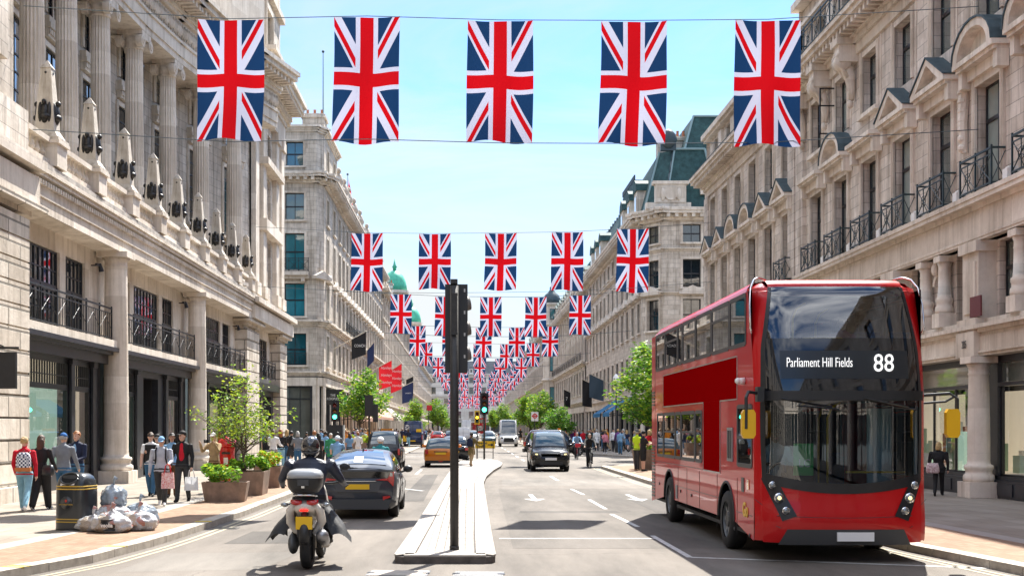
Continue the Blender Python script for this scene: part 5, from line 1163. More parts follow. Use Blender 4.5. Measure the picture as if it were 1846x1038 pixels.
        def arch(y):
            for yw in (2.25, 7.98):
                if abs(y - yw) < .621: return max(.3, .50 + .6 * math.sqrt(max(0, 1 - ((y - yw) / .62) ** 2)))
            return .30
        for a, c in zip(ys[:-1], ys[1:]):
            q_ = [(X, c, arch(c)), (X, a, arch(a)), (X, a, 1.25), (X, c, 1.25)]; b.poly(q_ if s < 0 else q_[::-1])
        sp = b.build('side_panel', BUSRED, t)
        for i, (a, c, z0, z1) in enumerate(up + lo + dr):
            f = MB(); m_ = .045
            for y0, y1, q0, q1 in ((a - .02, a + m_, z0, z1), (c - m_, c + .02, z0, z1), (a + m_, c - m_, z0 - .02, z0 + m_), (a + m_, c - m_, z1 - m_, z1 + .02)): f.box(X - .012, X + .012, y0, y1, q0, q1)
            if i in (1, 3, 5, 8, 10): f.box(X - .012, X + .012, a + m_, c - m_, z0 + .52, z0 + .56)
            if i >= 12 and s < 0: f.box(X - .012, X + .012, a + m_, c - m_, z0 + .42, z0 + .47)
            w_ = f.build('side_window', TRIMG, t); f = MB(); q_ = [(X + s * .002, c - m_, z0 + m_), (X + s * .002, a + m_, z0 + m_), (X + s * .002, a + m_, z1 - m_), (X + s * .002, c - m_, z1 - m_)]; f.poly(q_ if s < 0 else q_[::-1]); f.build('pane', BSG, w_)
        for yw in (2.25, 7.98):
            f = MB(); f.tube([(X, yw + .62 * math.cos(math.pi * k / 20), .50 + .6 * math.sin(math.pi * k / 20)) for k in range(21)], .025, 6); f.build('wheel_arch', PLAST, t)
            wheel(t, X * .90, yw, .48, .48, .28, s, 8, .62, hubm=mat('bus_wheel_steel', (.30, .31, .32), .4, metal=.7))
            f = MB(); f.cyl((X * 1.0 - s * .1, yw, .48), (X * 1.0 - s * .01, yw, .48), .15, .12, 14); f.cyl((X * .8, yw, .48), (X * 1.0 - s * .12, yw, .48), .24, .2, 14); f.build('hub', mat('grimy_hub', (.10, .10, .10), .6, metal=.4, var=.4, vs=20), t)
        if s < 0:
            a = MB(); x = X - .004; P_ = [(1.45, 3.12), (8.75, 3.12), (8.75, 2.46), (4.2, 2.46), (4.2, 1.22), (2.75, 1.22), (2.75, 2.46), (1.45, 2.46)]
            a.box(x - .002, x + .003, 1.45, 8.75, 2.46, 3.12); a.box(x - .002, x + .003, 2.75, 4.2, 1.24, 2.459); a.build('advert_panel', ADRED, t)
            a = MB()
            for y0, y1, z0, z1 in ((1.42, 8.78, 3.12, 3.14), (8.75, 8.77, 2.44, 3.12), (4.2, 8.77, 2.44, 2.46), (4.2, 4.22, 1.22, 2.44), (2.73, 4.22, 1.22, 1.24), (2.73, 2.75, 1.24, 2.44), (1.42, 2.75, 2.44, 2.46), (1.42, 1.44, 2.46, 3.12)): a.box(x - .006, x + .002, y0, y1, z0, z1)
            a.build('panel_edging', mat('brushed_edging', (.45, .42, .42), .3, metal=.8), t)
            a = MB(); a.box(x - .02, x + .002, 1.72, 2.12, 1.45, 2.0); a.build('side_grille', mat('grey_panel', (.28, .28, .29), .5, metal=.5), t)
            a = MB(); a.box(x - .03, x - .018, 1.78, 1.88, 1.5, 1.95); a.box(x - .03, x - .018, 1.94, 2.06, 1.5, 1.95); a.build('grille_slot', TRIMG, t)
            a = MB(); a.box(x - .006, x + .002, .95, 1.12, 1.0, 1.22); a.build('side_recess', BLK, t); a = MB(); a.box(x - .006, x + .002, .62, .76, 1.05, 1.2); a.build('amber_marker', LENSO, t)
            a = MB(); a.smooth = True; a.cyl((x - .1, .92, 2.72), (x, .92, 2.72), .045, .06, 10); a.ell((x - .1, .92, 2.72), .05, .06, .05, 10, 6); a.build('side_camera', WHITEP, t)
            GO = mat('gold_transfer', (.75, .45, .03), .4); text('operator_mark', 'Go', .30, GO, t, (x - .004, .85, .72), rz=R(-90), xs=.9, bold=.01)
            a = MB()
            for y0 in (1.44, 3.0, 4.6, 5.9, 6.9): a.box(x - .001, x + .003, y0 - .004, y0 + .004, .3, 1.2)
            a.box(x - .001, x + .003, .4, 1.5, .66, .668); a.box(x - .001, x + .003, 2.9, 7.3, .80, .808); a.box(x - .001, x + .003, 4.3, 9.9, 1.235, 1.243); a.box(x - .001, x + .003, 9.95, 9.958, .32, 4.0); a.build('panel_seam', BLK, t)
            a = MB()
            for k in range(16): a.box(x - .006, x + .002, 9.98, LEN - .18, .42 + k * .075, .46 + k * .075)
            for k in range(5): a.box(x - .006, x + .002, 10.0, LEN - .2, 2.5 + k * .07, 2.54 + k * .07)
            a.build('engine_louvres', BLK, t)
            a = MB()
            for y0, z0 in ((5.4, .7), (6.6, .72), (9.3, .75), (1.6, .38), (.55, .36)): a.cyl((x - .012, y0, z0), (x + .002, y0, z0), .03, n=8)
            a.build('panel_lock', BLK, t)
            a = MB(); a.box(x - .008, x + .002, 6.95, 7.15, .55, .82); a.build('fuel_flap', mat('grey_panel', (.3, .3, .3)), t)
    side(-1); side(1)
    # roof and rear
    b = MB(); b.smooth = True
    sec = [(-HW, 4.06), (-1.255, 4.14), (-1.19, 4.215), (-1.0, 4.255), (-.5, 4.275), (0, 4.28), (.5, 4.275), (1.0, 4.255), (1.19, 4.215), (1.255, 4.14), (HW, 4.06)]
    st = [fy(0, 4.13) + .42, 1.5, 9.6, 10.2, 10.45]; I = []
    for k, y in enumerate(st): I.append([b.P((x * (1 if k < 4 else .96), (y if abs(x) < 1.2 or k > 0 else y - .05), z - (.0 if k < 3 else (.05 if k == 3 else .25)))) for x, z in sec])
    for a, c in zip(I[:-1], I[1:]):
        for i in range(len(sec) - 1): b.F([a[i], a[i + 1], c[i + 1], c[i]][::1])
    # corner infill of the roof at the front
    for s in (-1, 1):
        def f(u, v): x = s * (g(4.13) + (HW - g(4.13)) * u); z = 4.06 + (.2 * math.sin(v * math.pi / 2)) * (1 - u ** 3); return (x * (1 - .0 * v), fy(HW * (.8 + .2 * u), 4.0) + .02 + v * .62, z + .0)
        b.grid(f if s > 0 else (lambda u, v: f(1 - u, v)), 5, 5)
    b.build('roof', BUSRED, t)
    b = MB(); b.smooth = True
    b.rings([[(-HW, 10.45, .35), (HW, 10.45, .35), (HW, 10.45, 4.06), (-HW, 10.45, 4.06)], [(-HW * .93, 10.62, .4), (HW * .93, 10.62, .4), (HW * .93, 10.62, 3.9), (-HW * .93, 10.62, 3.9)]], cap=True); b.build('rear_panel', BUSRED, t)
    # polished corner rails
    for s in (-1, 1):
        q = MB(); q.smooth = True; q.tube([(s * .98, fy(1, 4.1) + .3, 4.27), (s * 1.1, fy(1.2, 4.1) + .12, 4.30), (s * 1.2, fy(1.2, 4.0) + .05, 4.25), (s * 1.27, fy(1.2, 3.9) + .0, 4.12), (s * 1.305, fy(1.2, 3.7) - .03, 3.85), (s * 1.31, fy(1.2, 3.5) - .03, 3.5), (s * 1.28, fy(1.2, 3.4) + .02, 3.42)], .015, 8); q.build('corner_rail', CHROME, t)
    # mirrors
    q = MB(); q.tube([(-1.22, .12, 2.50), (-1.46, -.12, 2.52), (-1.50, -.16, 2.44), (-1.50, -.16, 1.98)], .025, 7); q.box(-1.3, -1.2, -.02, .14, 2.38, 2.6); ma = q.build('mirror_arm', PLAST, t)
    def mirror(x, z, par):
        q = MB(); q.M = Matrix.Translation((x, -.12, z)); sh = [(.10 * cx, .21 * cz) for cx, cz in ((-.7, -1), (.7, -1), (1, -.75), (1, .75), (.7, 1), (-.7, 1), (-1, .75), (-1, -.75))]
        q.prism(sh, -.05, .05, 0, 'y'); q.prism([(a * .8, c * .86) for a, c in sh], .05, .056, 1, 'y'); q.build('mirror_head', [POLEY, CHROME], par)
    mirror(-1.46, 2.05, ma)
    q = MB(); q.tube([(1.2, .1, 2.48), (1.5, -.1, 2.5), (1.60, -.14, 2.42), (1.60, -.14, 2.0)], .022, 7); q.tube([(1.2, .1, 2.36), (1.45, -.08, 2.38), (1.58, -.12, 2.46)], .018, 7); ma = q.build('mirror_arm', PLAST, t); mirror(1.53, 2.06, ma)
    # interior
    b = MB(); b.box(-1.2, 1.2, .6, 10.3, .34, .40, 0); b.box(-1.24, 1.24, .8, 10.3, 2.42, 2.5, 0); b.box(-1.15, 1.15, 1.0, 10.3, 4.0, 4.04, 0); b.box(-1.2, 1.2, 10.25, 10.3, .4, 4.0, 0)
    b.box(-1.2, 1.2, .42, 1.0, .4, 1.02, 1); b.box(-1.12, 1.12, .62, .9, 2.5, 3.3, 1); b.build('interior_floor', [GREYI, TRIMG], t)
    b = MB(); b.box(-1.15, -.15, 1.75, 1.8, .4, 2.35); b.box(-.2, -.15, .9, 1.75, .4, 1.35); b.build('cab_partition', GREYI, t)
    b = MB(); b.smooth = True; b.M = Matrix.Translation((-.66, .98, 1.28)) @ Matrix.Rotation(R(-55), 4, 'X'); b.tube([(.23 * math.cos(a * math.pi / 10), .23 * math.sin(a * math.pi / 10), 0) for a in range(21)], .016, 6); b.cyl((0, 0, 0), (0, 0, -.3), .04, n=8); b.build('steering_wheel', BLK, t)
    sb = MB(); sb.box(-.21, .21, 0, .42, .42, .52); sb.box(-.21, .21, .36, .46, .5, 1.08); sm_ = sb.mesh('seat', SEAT)
    for k in range(9):
        for x in (-.98, -.52, .52, .98): put('seat', sm_, t, (x, 1.35 + k * .85 + .3, 2.48))
        if k > 2:
            for x in (-.98, -.52, .52, .98): put('seat', sm_, t, (x, 1.0 + k * .85, .40))
    put('seat', sm_, t, (-.66, 1.25, .62))
    for x, y, z0, z1 in ((-.25, 2.0, .4, 2.4), (.12, 1.3, .4, 2.4), (.35, 2.6, .4, 2.4), (-.3, 4.4, .4, 2.4), (.3, 6, .4, 2.4), (-.35, 1.6, 2.5, 4.0), (.3, 2.6, 2.5, 4.0), (-.3, 4.5, 2.5, 4.0)):
        b = MB(); b.smooth = True; b.tube([(x, y, z0), (x, y, z1 - .25), (x + .06, y, z1 - .1), (x + .2, y, z1)], .02, 7); b.build('grab_pole', POLEY, t)
    for x0, x1, y, z in ((.2, 1.1, .62, 1.32), (-.35, .25, .98, 3.38)): b = MB(); b.smooth = True; b.tube([(x0, y, z), (x1, y, z)], .018, 7); b.build('handrail', POLEY, t)
    b = MB(); b.M = Matrix.Translation((-.52, .32, 1.28)); b.box(-.16, .14, 0, .01, 0, .48); c_ = b.build('green_card', mat('green_card', (.02, .42, .08), .6), t, (0, 0, 0)); text('lettering', 'LC', .17, WHITEP, c_, (-.52, .30, 1.46), xs=.9)
    b = MB(); b.box(.72, 1.1, 1.2, 1.24, .5, 2.3); b.build('door_leaf', mat('pale_door_panel', (.55, .62, .64), .4), t)
    b = MB(); b.box(.05, .6, 2.9, 3.4, .4, 1.75); b.build('staircase_panel', GREYI, t)
    return t
BUS = bus()
# ------------------------------------------------------------------ cars
def lerp(a, b, t): return a + (b - a) * t
def interp(tab, x):
    if x <= tab[0][0]: return tab[0][1]
    for (a, va), (b, vb) in zip(tab[:-1], tab[1:]):
        if x <= b: t_ = (x - a) / (b - a); return va + (vb - va) * (t_ * t_ * (3 - 2 * t_) * .5 + t_ * .5)
    return tab[-1][1]
def car(name, label, cat, L, W, top, green, zr, wr, wy, rw, body, side=(), zb=.2, wtab=None, glass=None, loc=(0, 0, 0), rz=0, group=None, roofm=None, rim=.66, front=None, rear=None, hubm=None, mirrors=True, crown=.05, screen=True, rearglass=True, arches=True):
    """y=0 rear bumper, y=L front bumper"""
    t = thing(name, label, cat, loc, rz, group); glass = glass or CGLASS; hw = W / 2
    wt = wtab or [(0, .86), (.12, .95), (.5, 1), (L - .7, .99), (L - .18, .90), (L, .74)]
    ys = set([0, .03, .08, .16, L - .18, L - .09, L - .03, L]); k = .2
    while k < L: ys.add(round(k, 3)); k += .16
    ra = rw + .055
    for c in wy:
        for q in range(13): ys.add(round(c + ra * math.cos(math.pi * q / 12), 3))
    ys = sorted(y for y in ys if 0 <= y <= L)
    def sec(y):
        w_ = hw * interp(wt, y); zt = interp(top, y); e = min(y, L - y); z0 = zb + max(0, .12 - e) * .9; endsq = 1 if e > .1 else .965 + .35 * e
        H = zt - z0; P = [(0, z0), (w_ * .84, z0), (w_ * .955, z0 + H * .08), (w_ * .99, z0 + H * .3), (w_, z0 + H * .55), (w_ * .985, z0 + H * .78), (w_ * .94, z0 + H * .93), (w_ * .84, zt), (w_ * .4, zt + crown * .8), (0, zt + crown)]
        a = 0
        for c in wy:
            if abs(y - c) < ra: a = max(a, rw + math.sqrt(max(0, ra * ra - (y - c) ** 2)))
        if arches and a: P = [(x, max(z, min(a, zt - .1))) for x, z in P]
        zm = (z0 + zt) / 2; P = [(x * endsq, zm + (z - zm) * endsq) for x, z in P]
        return [(x, y, z) for x, z in P] + [(-x, y, z) for x, z in P[-2:0:-1]]
    b = MB(); b.smooth = True; b.rings([sec(y)[::-1] for y in ys]); bd = b.build('body', body, t)
    yr0, yr1, yf1, yf0 = green; crn = .045
    def ztop(y):
        if y < yr1: q = (y - yr0) / (yr1 - yr0); return lerp(interp(top, yr0), zr, max(0, math.sin(q * math.pi / 2) ** .9 if q > 0 else 0))
        if y > yf1: q = (yf0 - y) / (yf0 - yf1); return lerp(interp(top, yf0), zr - .02, max(0, math.sin(max(0, q) * math.pi / 2) ** .92))
        return zr + .02 * math.sin(math.pi * (y - yr1) / (yf1 - yr1))
    def hwz(y, z): bz = interp(top, y); w0 = hw * interp(wt, y) * .90; w1 = hw * wr; return lerp(w0, w1, min(1, max(0, (z - bz) / (zr - bz))) ** 1.3)
    ys2 = sorted({yr0, yf0, yr1, yf1} | {round(yr0 + (yf0 - yr0) * q / 26, 3) for q in range(27)})
    b = MB(); b.smooth = True; rg = []
    for y in ys2:
        bz = interp(top, y) - .03; zt = max(ztop(y), bz + .02); P = []
        for q in (0, .35, .7, .92): z = lerp(bz, zt, q); P.append((hwz(y, z), z))
        w_ = hwz(y, zt); P += [(w_ * .93, zt - .01 * 0 + .0), (w_ * .6, zt + crn * .64), (w_ * .25, zt + crn * .94), (0, zt + crn)]
        rg.append([(x, y, z) for x, z in P] + [(-x, y, z) for x, z in P[-2::-1]])
    I = [[b.P(p) for p in r_] for r_ in rg]
    for a, c in zip(I[:-1], I[1:]):
        for i in range(len(a) - 1): b.F([a[i], a[i + 1], c[i + 1], c[i]])
    b.build('cabin', roofm or body, t)
    def scr(y0, y1, nm, inset=.09, m_=None, lo=0):
        q = MB(); q.smooth = True
        def f(u, v):
            y = lerp(y0, y1, v); zt = ztop(y); s = -1 + 2 * u; w_ = hwz(y, zt) * .93 - inset; x = s * w_; W2 = hwz(y, zt); z = zt + crn * (1 - (x / W2) ** 2) + .008; return (x, y + (.004 if y > L / 2 else -.004), z)
        q.grid(f, 12, 8); return q.build(nm, m_ or glass, t)
    if screen: scr(yf0 - (yf0 - yf1) * .05, yf1 + .03, 'windscreen')
    if rearglass: scr(yr0 + (yr1 - yr0) * .12, yr1 - (yr1 - yr0) * .12, 'rear_window')
    for y0, y1, y2, y3, f1 in side:     # bottom rear, bottom front, top front, top rear
        for s in (-1, 1):
            q = MB(); q.smooth = True
            def f(u, v):
                y = lerp(lerp(y0, y1, u), lerp(y3, y2, u), v); bz = interp(top, y) + .02; zt = min(ztop(lerp(y3, y2, u)), ztop(y) + .0) - .06
                z = lerp(bz, max(bz + .02, zt * f1 + bz * (1 - f1)), v); return (s * (hwz(y, z) + .008), y, z)
            q.grid(f if s > 0 else (lambda u, v: f(1 - u, v)), 6, 5); q.build('side_window', glass, t)
    for c in wy:
        for s in (-1, 1): wheel(t, s * (hw - .13 - (.02 if c < L / 2 else .03)), c, rw, rw, .22, s, 5 if hubm is None else 9, rim, hubm)
        b = MB()
    b = MB(); b.box(-hw + .28, hw - .28, .3, L - .3, zb - .02, zb + .35); b.build('underbody', PLAST, t)
    if mirrors:
        ym = yf0 - (yf0 - yf1) * .28
        for s in (-1, 1):
            q = MB(); q.smooth = True; x = s * (hwz(ym, interp(top, ym)) + .02); q.ell((x + s * .14, ym, interp(top, ym) + .10), .12, .07, .085, 12, 8); q.tube([(x - s * .03, ym, interp(top, ym) + .02), (x + s * .1, ym, interp(top, ym) + .06)], .025, 6); q.build('door_mirror', PLAST if mirrors == 2 else body, t)
    b = MB()
    for s in (-1, 1):
        for y in ([(side[0][1] + .03), side[0][0] + .05] if side else []):
            pts = [(s * (hw * interp(wt, y) * f_ + .002), y, zb + .12 + (interp(top, y) - zb - .12) * h_) for f_, h_ in ((.97, .05), (.995, .3), (1.0, .55), (.985, .78), (.95, .93))]; b.tube(pts, .006, 4)
    if b.v: b.build('door_seam', BLK, t)
    return t, dict(hw=hw, top=top, L=L, wt=wt, ztop=ztop, hwz=hwz)
def rbox(t, nm, m, x0, x1, y0, y1, z0, z1, both=False, par=None):
    for s in ((1, -1) if both else (1,)):
        b = MB(); b.box(s * x0, s * x1, y0, y1, z0, z1); b.build(nm, m, par or t)
def rpoly(t, nm, m, pts, y0, y1, both=False):
    """polygon in xz extruded in y"""
    for s in ((1, -1) if both else (1,)):
        p = [(s * x, z) for x, z in pts]
        if area(p) < 0: p = p[::-1]
        b = MB(); b.prism(p, y0, y1, 0, 'y'); b.build(nm, m, t)
GM = paint('gunmetal_paint', (.045, .052, .065), .28); ORG = paint('orange_paint', (.62, .19, .01), .3); BLKP = paint('black_car_paint', (.008, .009, .011), .2); NVY = paint('navy_van_paint', (.008, .018, .07), .3); WHT = paint('white_car_paint', (.70, .72, .72), .3); SIL = paint('silver_paint', (.35, .37, .39), .3); REDP = paint('red_car_paint', (.45, .01, .01), .3); DGR = paint('dark_teal_paint', (.02, .07, .09), .3)
# grey hatchback with the split rear window
P1, i1 = car('hatchback_car', 'dark grey hatchback with a split rear window, right behind the scooter', 'car', 4.45, 1.76, [(0, .98), (.1, 1.07), (.5, 1.06), (1.5, .98), (2.9, .94), (3.5, .86), (4.3, .68), (4.45, .6)], (.10, 1.75, 2.45, 3.55), 1.44, .66, (.93, 3.62), .325, GM,
    side=[(1.25, 2.0, 2.0, 1.45, 1.0), (2.08, 3.15, 2.5, 2.08, 1.0)], zb=.22, loc=(-2.40, 26.6, 0), wtab=[(0, .90), (.15, .97), (.6, 1), (3.8, .98), (4.3, .88), (4.45, .74)], mirrors=2)
rpoly(P1, 'lower_rear_window', mat('black_glass', (.006, .007, .009)), [(-.72, .90), (.72, .90), (.76, 1.04), (-.76, 1.04)], -.015, .05)
rpoly(P1, 'spoiler', GM, [(-.78, 1.04), (.78, 1.04), (.76, 1.08), (-.76, 1.08)], -.06, .14)
rpoly(P1, 'tail_lamp', LENSR, [(.66, .86), (.80, .84), (.80, 1.04), (.72, 1.05), (.68, .93)], -.03, .14, True)
rpoly(P1, 'tail_lamp', LENSR, [(.38, .86), (.66, .84), (.78, .72), (.80, .84), (.66, .90)], -.022, .12, True)
rpoly(P1, 'clear_lamp', LENSC, [(.70, .94), (.77, .94), (.76, 1.02), (.71, 1.02)], -.036, .02, True)
rpoly(P1, 'number_plate', YPL, [(-.26, .655), (.26, .655), (.26, .765), (-.26, .765)], -.05, -.02)
rpoly(P1, 'plate_recess', GM, [(-.44, .60), (.44, .60), (.54, .82), (-.54, .82)], -.022, .05)
rpoly(P1, 'garnish', CHROME, [(-.40, .825), (.40, .825), (.40, .838), (-.40, .838)], -.035, -.01)
rpoly(P1, 'bumper', TRIMG, [(-.66, .22), (.66, .22), (.74, .44), (-.74, .44)], -.05, .08)
rpoly(P1, 'fog_reflector', LENSR, [(.56, .42), (.72, .48), (.70, .52), (.55, .50)], -.06, .0, True)
rpoly(P1, 'rear_wiper', BLK, [(-.05, 1.09), (.0, 1.12), (-.42, 1.16), (-.42, 1.15)], .1, .12)
b = MB(); b.smooth = True; b.tube([(0, 1.55, 1.47), (0, 1.35, 1.52)], [.03, .008], 6); b.build('roof_aerial', BLK, P1)
b = MB(); b.quad((-.12, .36, 1.235), (.08, .36, 1.235), (.08, .66, 1.355), (-.12, .66, 1.355)); b.build('window_sticker', WHITEP, P1)
# orange hatchback
P2, i2 = car('small_hatchback', 'small orange hatchback with a yellow plate, driving away beyond the black post', 'car', 3.85, 1.73, [(0, .86), (.1, .93), (.4, .95), (2.6, .94), (3.2, .84), (3.85, .66)], (.06, .55, 2.2, 2.85), 1.40, .72, (.68, 3.15), .31, ORG,
    side=[(.5, 1.25, 1.25, .62, 1), (1.32, 2.5, 2.1, 1.32, 1)], loc=(-1.36, 61.5, 0), roofm=DGR, zb=.2)
rpoly(P2, 'tail_lamp', LENSR, [(.62, .66), (.78, .66), (.80, .88), (.64, .88)], -.04, .1, True); rpoly(P2, 'number_plate', YPL, [(-.26, .63), (.26, .63), (.26, .75), (-.26, .75)], -.05, -.02); rpoly(P2, 'plate_garnish', BLK, [(-.34, .76), (.34, .76), (.34, .80), (-.34, .80)], -.05, -.02)
rpoly(P2, 'bumper', ORG, [(-.8, .34), (.8, .34), (.8, .55), (-.8, .55)], -.08, .06); rpoly(P2, 'lower_valance', PLAST, [(-.76, .2), (.76, .2), (.78, .34), (-.78, .34)], -.06, .06); rpoly(P2, 'fog_lamp', LENSR, [(-.1, .27), (.1, .27), (.1, .32), (-.1, .32)], -.08, -.05)
# black cab seen from behind
def cabspec(lbl, loc, rz, paintm, group='black taxis on the road'):
    t, i = car('taxi', lbl, 'taxi', 4.6, 1.78, [(0, .96), (.08, 1.05), (.5, 1.08), (3.1, 1.04), (3.4, 1.0), (4.4, .86), (4.6, .7)], (.04, .62, 2.55, 3.35), 1.78, .70, (.85, 3.75), .34, paintm,
        side=[(.6, 1.15, 1.15, .72, 1), (1.22, 2.15, 2.15, 1.22, 1), (2.22, 3.05, 2.6, 2.22, 1)], loc=loc, rz=rz, zb=.26, wtab=[(0, .9), (.15, .97), (.6, 1), (3.6, .98), (4.3, .9), (4.6, .78)], hubm=mat('cab_hubcap', (.4, .42, .44), .3, metal=.8), group=group)
    rpoly(t, 'tail_lamp', LENSR, [(.70, .70), (.80, .70), (.80, 1.0), (.70, 1.0)], -.04, .1, True); rpoly(t, 'number_plate', YPL, [(-.26, .66), (.26, .66), (.26, .78), (-.26, .78)], -.04, .0); rpoly(t, 'bumper', PLAST, [(-.82, .28), (.82, .28), (.84, .5), (-.84, .5)], -.1, .05)
    rpoly(t, 'headlamp', LENSC, [(.50, .62), (.74, .62), (.70, .84), (.52, .82)], 4.5, 4.62, True); rpoly(t, 'front_grille', CHROME, [(-.36, .48), (.36, .48), (.32, .82), (-.32, .82)], 4.55, 4.64); rpoly(t, 'front_bumper', PLAST, [(-.7, .26), (.7, .26), (.72, .44), (-.72, .44)], 4.5, 4.68)
    b = MB(); b.box(-.28, .28, 2.35, 2.55, 1.82, 1.95); b.build('roof_sign', LENSO, t); return t
cabspec('black taxi with a teal rear window, seen from behind just ahead of the grey hatchback', (-4.02, 58, 0), 0, BLKP)
cabspec('black taxi turning side-on across the road behind the yellow traffic sign', (3.98, 86.0, 0), R(-90), BLKP); 
# dark van coming towards the camera
P3, i3 = car('small_van', 'black people carrier driving towards the camera beside the island', 'car', 4.4, 1.85, [(0, 1.0), (.3, 1.08), (3.0, 1.08), (3.4, 1.06), (4.1, .93), (4.4, .74)], (.03, .3, 2.55, 3.55), 1.78, .74, (.8, 3.55), .33, BLKP, side=[(.4, 1.2, 1.2, .45, 1), (1.3, 2.2, 2.2, 1.3, 1), (2.3, 3.2, 2.6, 2.3, 1)], loc=(3.77, 59.6, 0), rz=R(180), zb=.22, wtab=[(0, .95), (3.7, .99), (4.1, .95), (4.32, .86), (4.4, .80)], crown=.07)
rpoly(P3, 'number_plate', WPL, [(-.26, .52), (.26, .52), (.26, .63), (-.26, .63)], 4.42, 4.45); rpoly(P3, 'front_grille', PLAST, [(-.5, .30), (.5, .30), (.55, .46), (-.55, .46)], 4.38, 4.42); rpoly(P3, 'upper_grille', PLAST, [(-.42, .68), (.42, .68), (.46, .82), (-.46, .82)], 4.36, 4.40); rpoly(P3, 'headlamp', LENSC, [(.50, .70), (.78, .74), (.82, .90), (.56, .82)], 4.25, 4.40, True)
rpoly(P3, 'lamp_glow', LIT, [(.60, .76), (.70, .77), (.70, .82), (.60, .81)], 4.40, 4.41, True); rpoly(P3, 'fog_lamp', LENSC, [(.64, .44), (.76, .44), (.76, .54), (.64, .54)], 4.32, 4.36, True)
# dark blue van from behind
def van(lbl, loc, rz, pm, L=5.6, W=2.0, H=2.55, rearw=False, cat='van', nose=True, group=None):
    t, i = car('delivery_van', lbl, cat, L, W, [(0, 1.2), (L - 2.2, 1.25), (L - 1.2, 1.22), (L - .5, 1.05), (L, .8)], (.02, .1, L - 1.9, L - 1.15), H, .84, (1.0, L - 1.0), .35, pm, side=[(L - 2.5, L - 1.45, L - 1.75, L - 2.5, 1)], loc=loc, rz=rz, zb=.3, wtab=[(0, .98), (L - 1, .99), (L - .3, .9), (L, .8)], rearglass=False, hubm=PLAST, mirrors=2, group=group)
    rpoly(t, 'tail_lamp', LENSR, [(.88, .8), (.97, .8), (.97, 1.25), (.88, 1.25)], -.03, .1, True); rpoly(t, 'number_plate', YPL, [(-.26, .62), (.26, .62), (.26, .74), (-.26, .74)], -.06, .0); rpoly(t, 'bumper', PLAST, [(-.95, .36), (.95, .36), (.95, .54), (-.95, .54)], -.12, .05)
    rpoly(t, 'door_seam', BLK, [(-.008, .6), (.008, .6), (.008, H - .1), (-.008, H - .1)], -.03, .02)
    rpoly(t, 'headlamp', LENSC, [(.55, .86), (.85, .88), (.82, 1.05), (.6, 1.0)], L - .25, L - .05, True); rpoly(t, 'front_grille', PLAST, [(-.55, .5), (.55, .5), (.5, .95), (-.5, .95)], L - .1, L + .02)
    return t
v1 = van('dark navy security van seen from behind with a round white emblem', (-5.4, 120, 0), 0, NVY, H=2.6)
b = MB(); b.cyl((-.55, -.0, 2.0), (-.55, -.06, 2.0), .26, n=20); e = b.build('emblem', WHITEP, v1); text('lettering', 'G4S', .42, mat('navy_ink', (.01, .02, .08)), e, (-.55, -.07, 2.0), xs=.75, bold=.012)
rpoly(v1, 'yellow_label', YPL, [(.35, 1.55), (.85, 1.55), (.85, 1.85), (.35, 1.85)], -.06, -.02); rpoly(v1, 'yellow_label', YPL, [(-.95, .62), (-.45, .62), (-.45, 1.2), (-.95, 1.2)], -.08, -.03)
van('white van facing the camera behind the side-on taxi', (4.25, 131.5, 0), R(180), WHT, H=2.75)
van('white van driving away beyond the orange hatchback', (-.55, 150, 0), 0, WHT, L=5.0, H=1.95)
van('tall white box van far up the road, partly behind the post', (-.25, 215, 0), 0, WHT, L=6.5, H=3.3)
CG = 'distant cars queueing on the road'
def simplecar(lbl, loc, rz, pm, H=1.46):
    t, i = car('saloon_car', lbl, 'car', 4.3, 1.78, [(0, .9), (.5, .95), (3.0, .93), (3.5, .86), (4.3, .62)], (.3, 1.0, 2.4, 3.2), H, .70, (.85, 3.45), .32, pm, side=[(.9, 1.75, 1.75, 1.1, 1), (1.82, 2.9, 2.4, 1.82, 1)], loc=loc, rz=rz, group=CG)
    rpoly(t, 'tail_lamp', LENSR, [(.6, .68), (.8, .68), (.8, .84), (.6, .84)], -.03, .1, True); rpoly(t, 'headlamp', LENSC, [(.5, .6), (.78, .6), (.78, .74), (.5, .74)], 4.1, 4.26, True); rpoly(t, 'number_plate', YPL, [(-.26, .55), (.26, .55), (.26, .66), (-.26, .66)], -.03, .02); return t
simplecar('teal saloon facing the camera left of the white van', (2.6, 152, 0), R(180), DGR)
simplecar('silver saloon driving away behind the orange hatchback', (-1.5, 72, 0), 0, BLKP) if False else simplecar('black saloon just ahead of the orange hatchback, partly hidden by the post', (-.75, 70, 0), 0, BLKP)
simplecar('silver saloon far up the right lane facing the camera', (3.0, 178, 0), R(180), SIL)
simplecar('white saloon far up the middle of the road', (.9, 196, 0), R(180), WHT)
simplecar('dark blue saloon farthest up the left lane', (-2.6, 182, 0), 0, NVY)
simplecar('red saloon parked by the left kerb far up the street', (-4.0, 160, 0), 0, REDP)
def farbus(x, y, lbl):
    t = thing('double_decker_bus', lbl, 'bus', (x, y, 0)); b = MB(); b.box(-1.25, 1.25, 0, 10, .35, 4.3); b.build('body', BUSRED, t)
    for z0, z1 in ((1.1, 2.4), (3.1, 4.0)):
        b = MB(); b.box(-1.1, 1.1, -.03, .0, z0, z1); b.box(-1.27, -1.25, .5, 9.5, z0 + .2, z1); b.build('window_band', CGLASS, t)
    for s in (-1, 1):
        for y_ in (2, 7.6): wheel(t, s * 1.1, y_, .48, .48, .28, s, 8, .6)
    text('route_number', '12', .5, WHITEP, t, (.5, -.05, 2.72)); return t
farbus(3.2, 300, 'distant red double decker bus facing the camera near the end of the street')
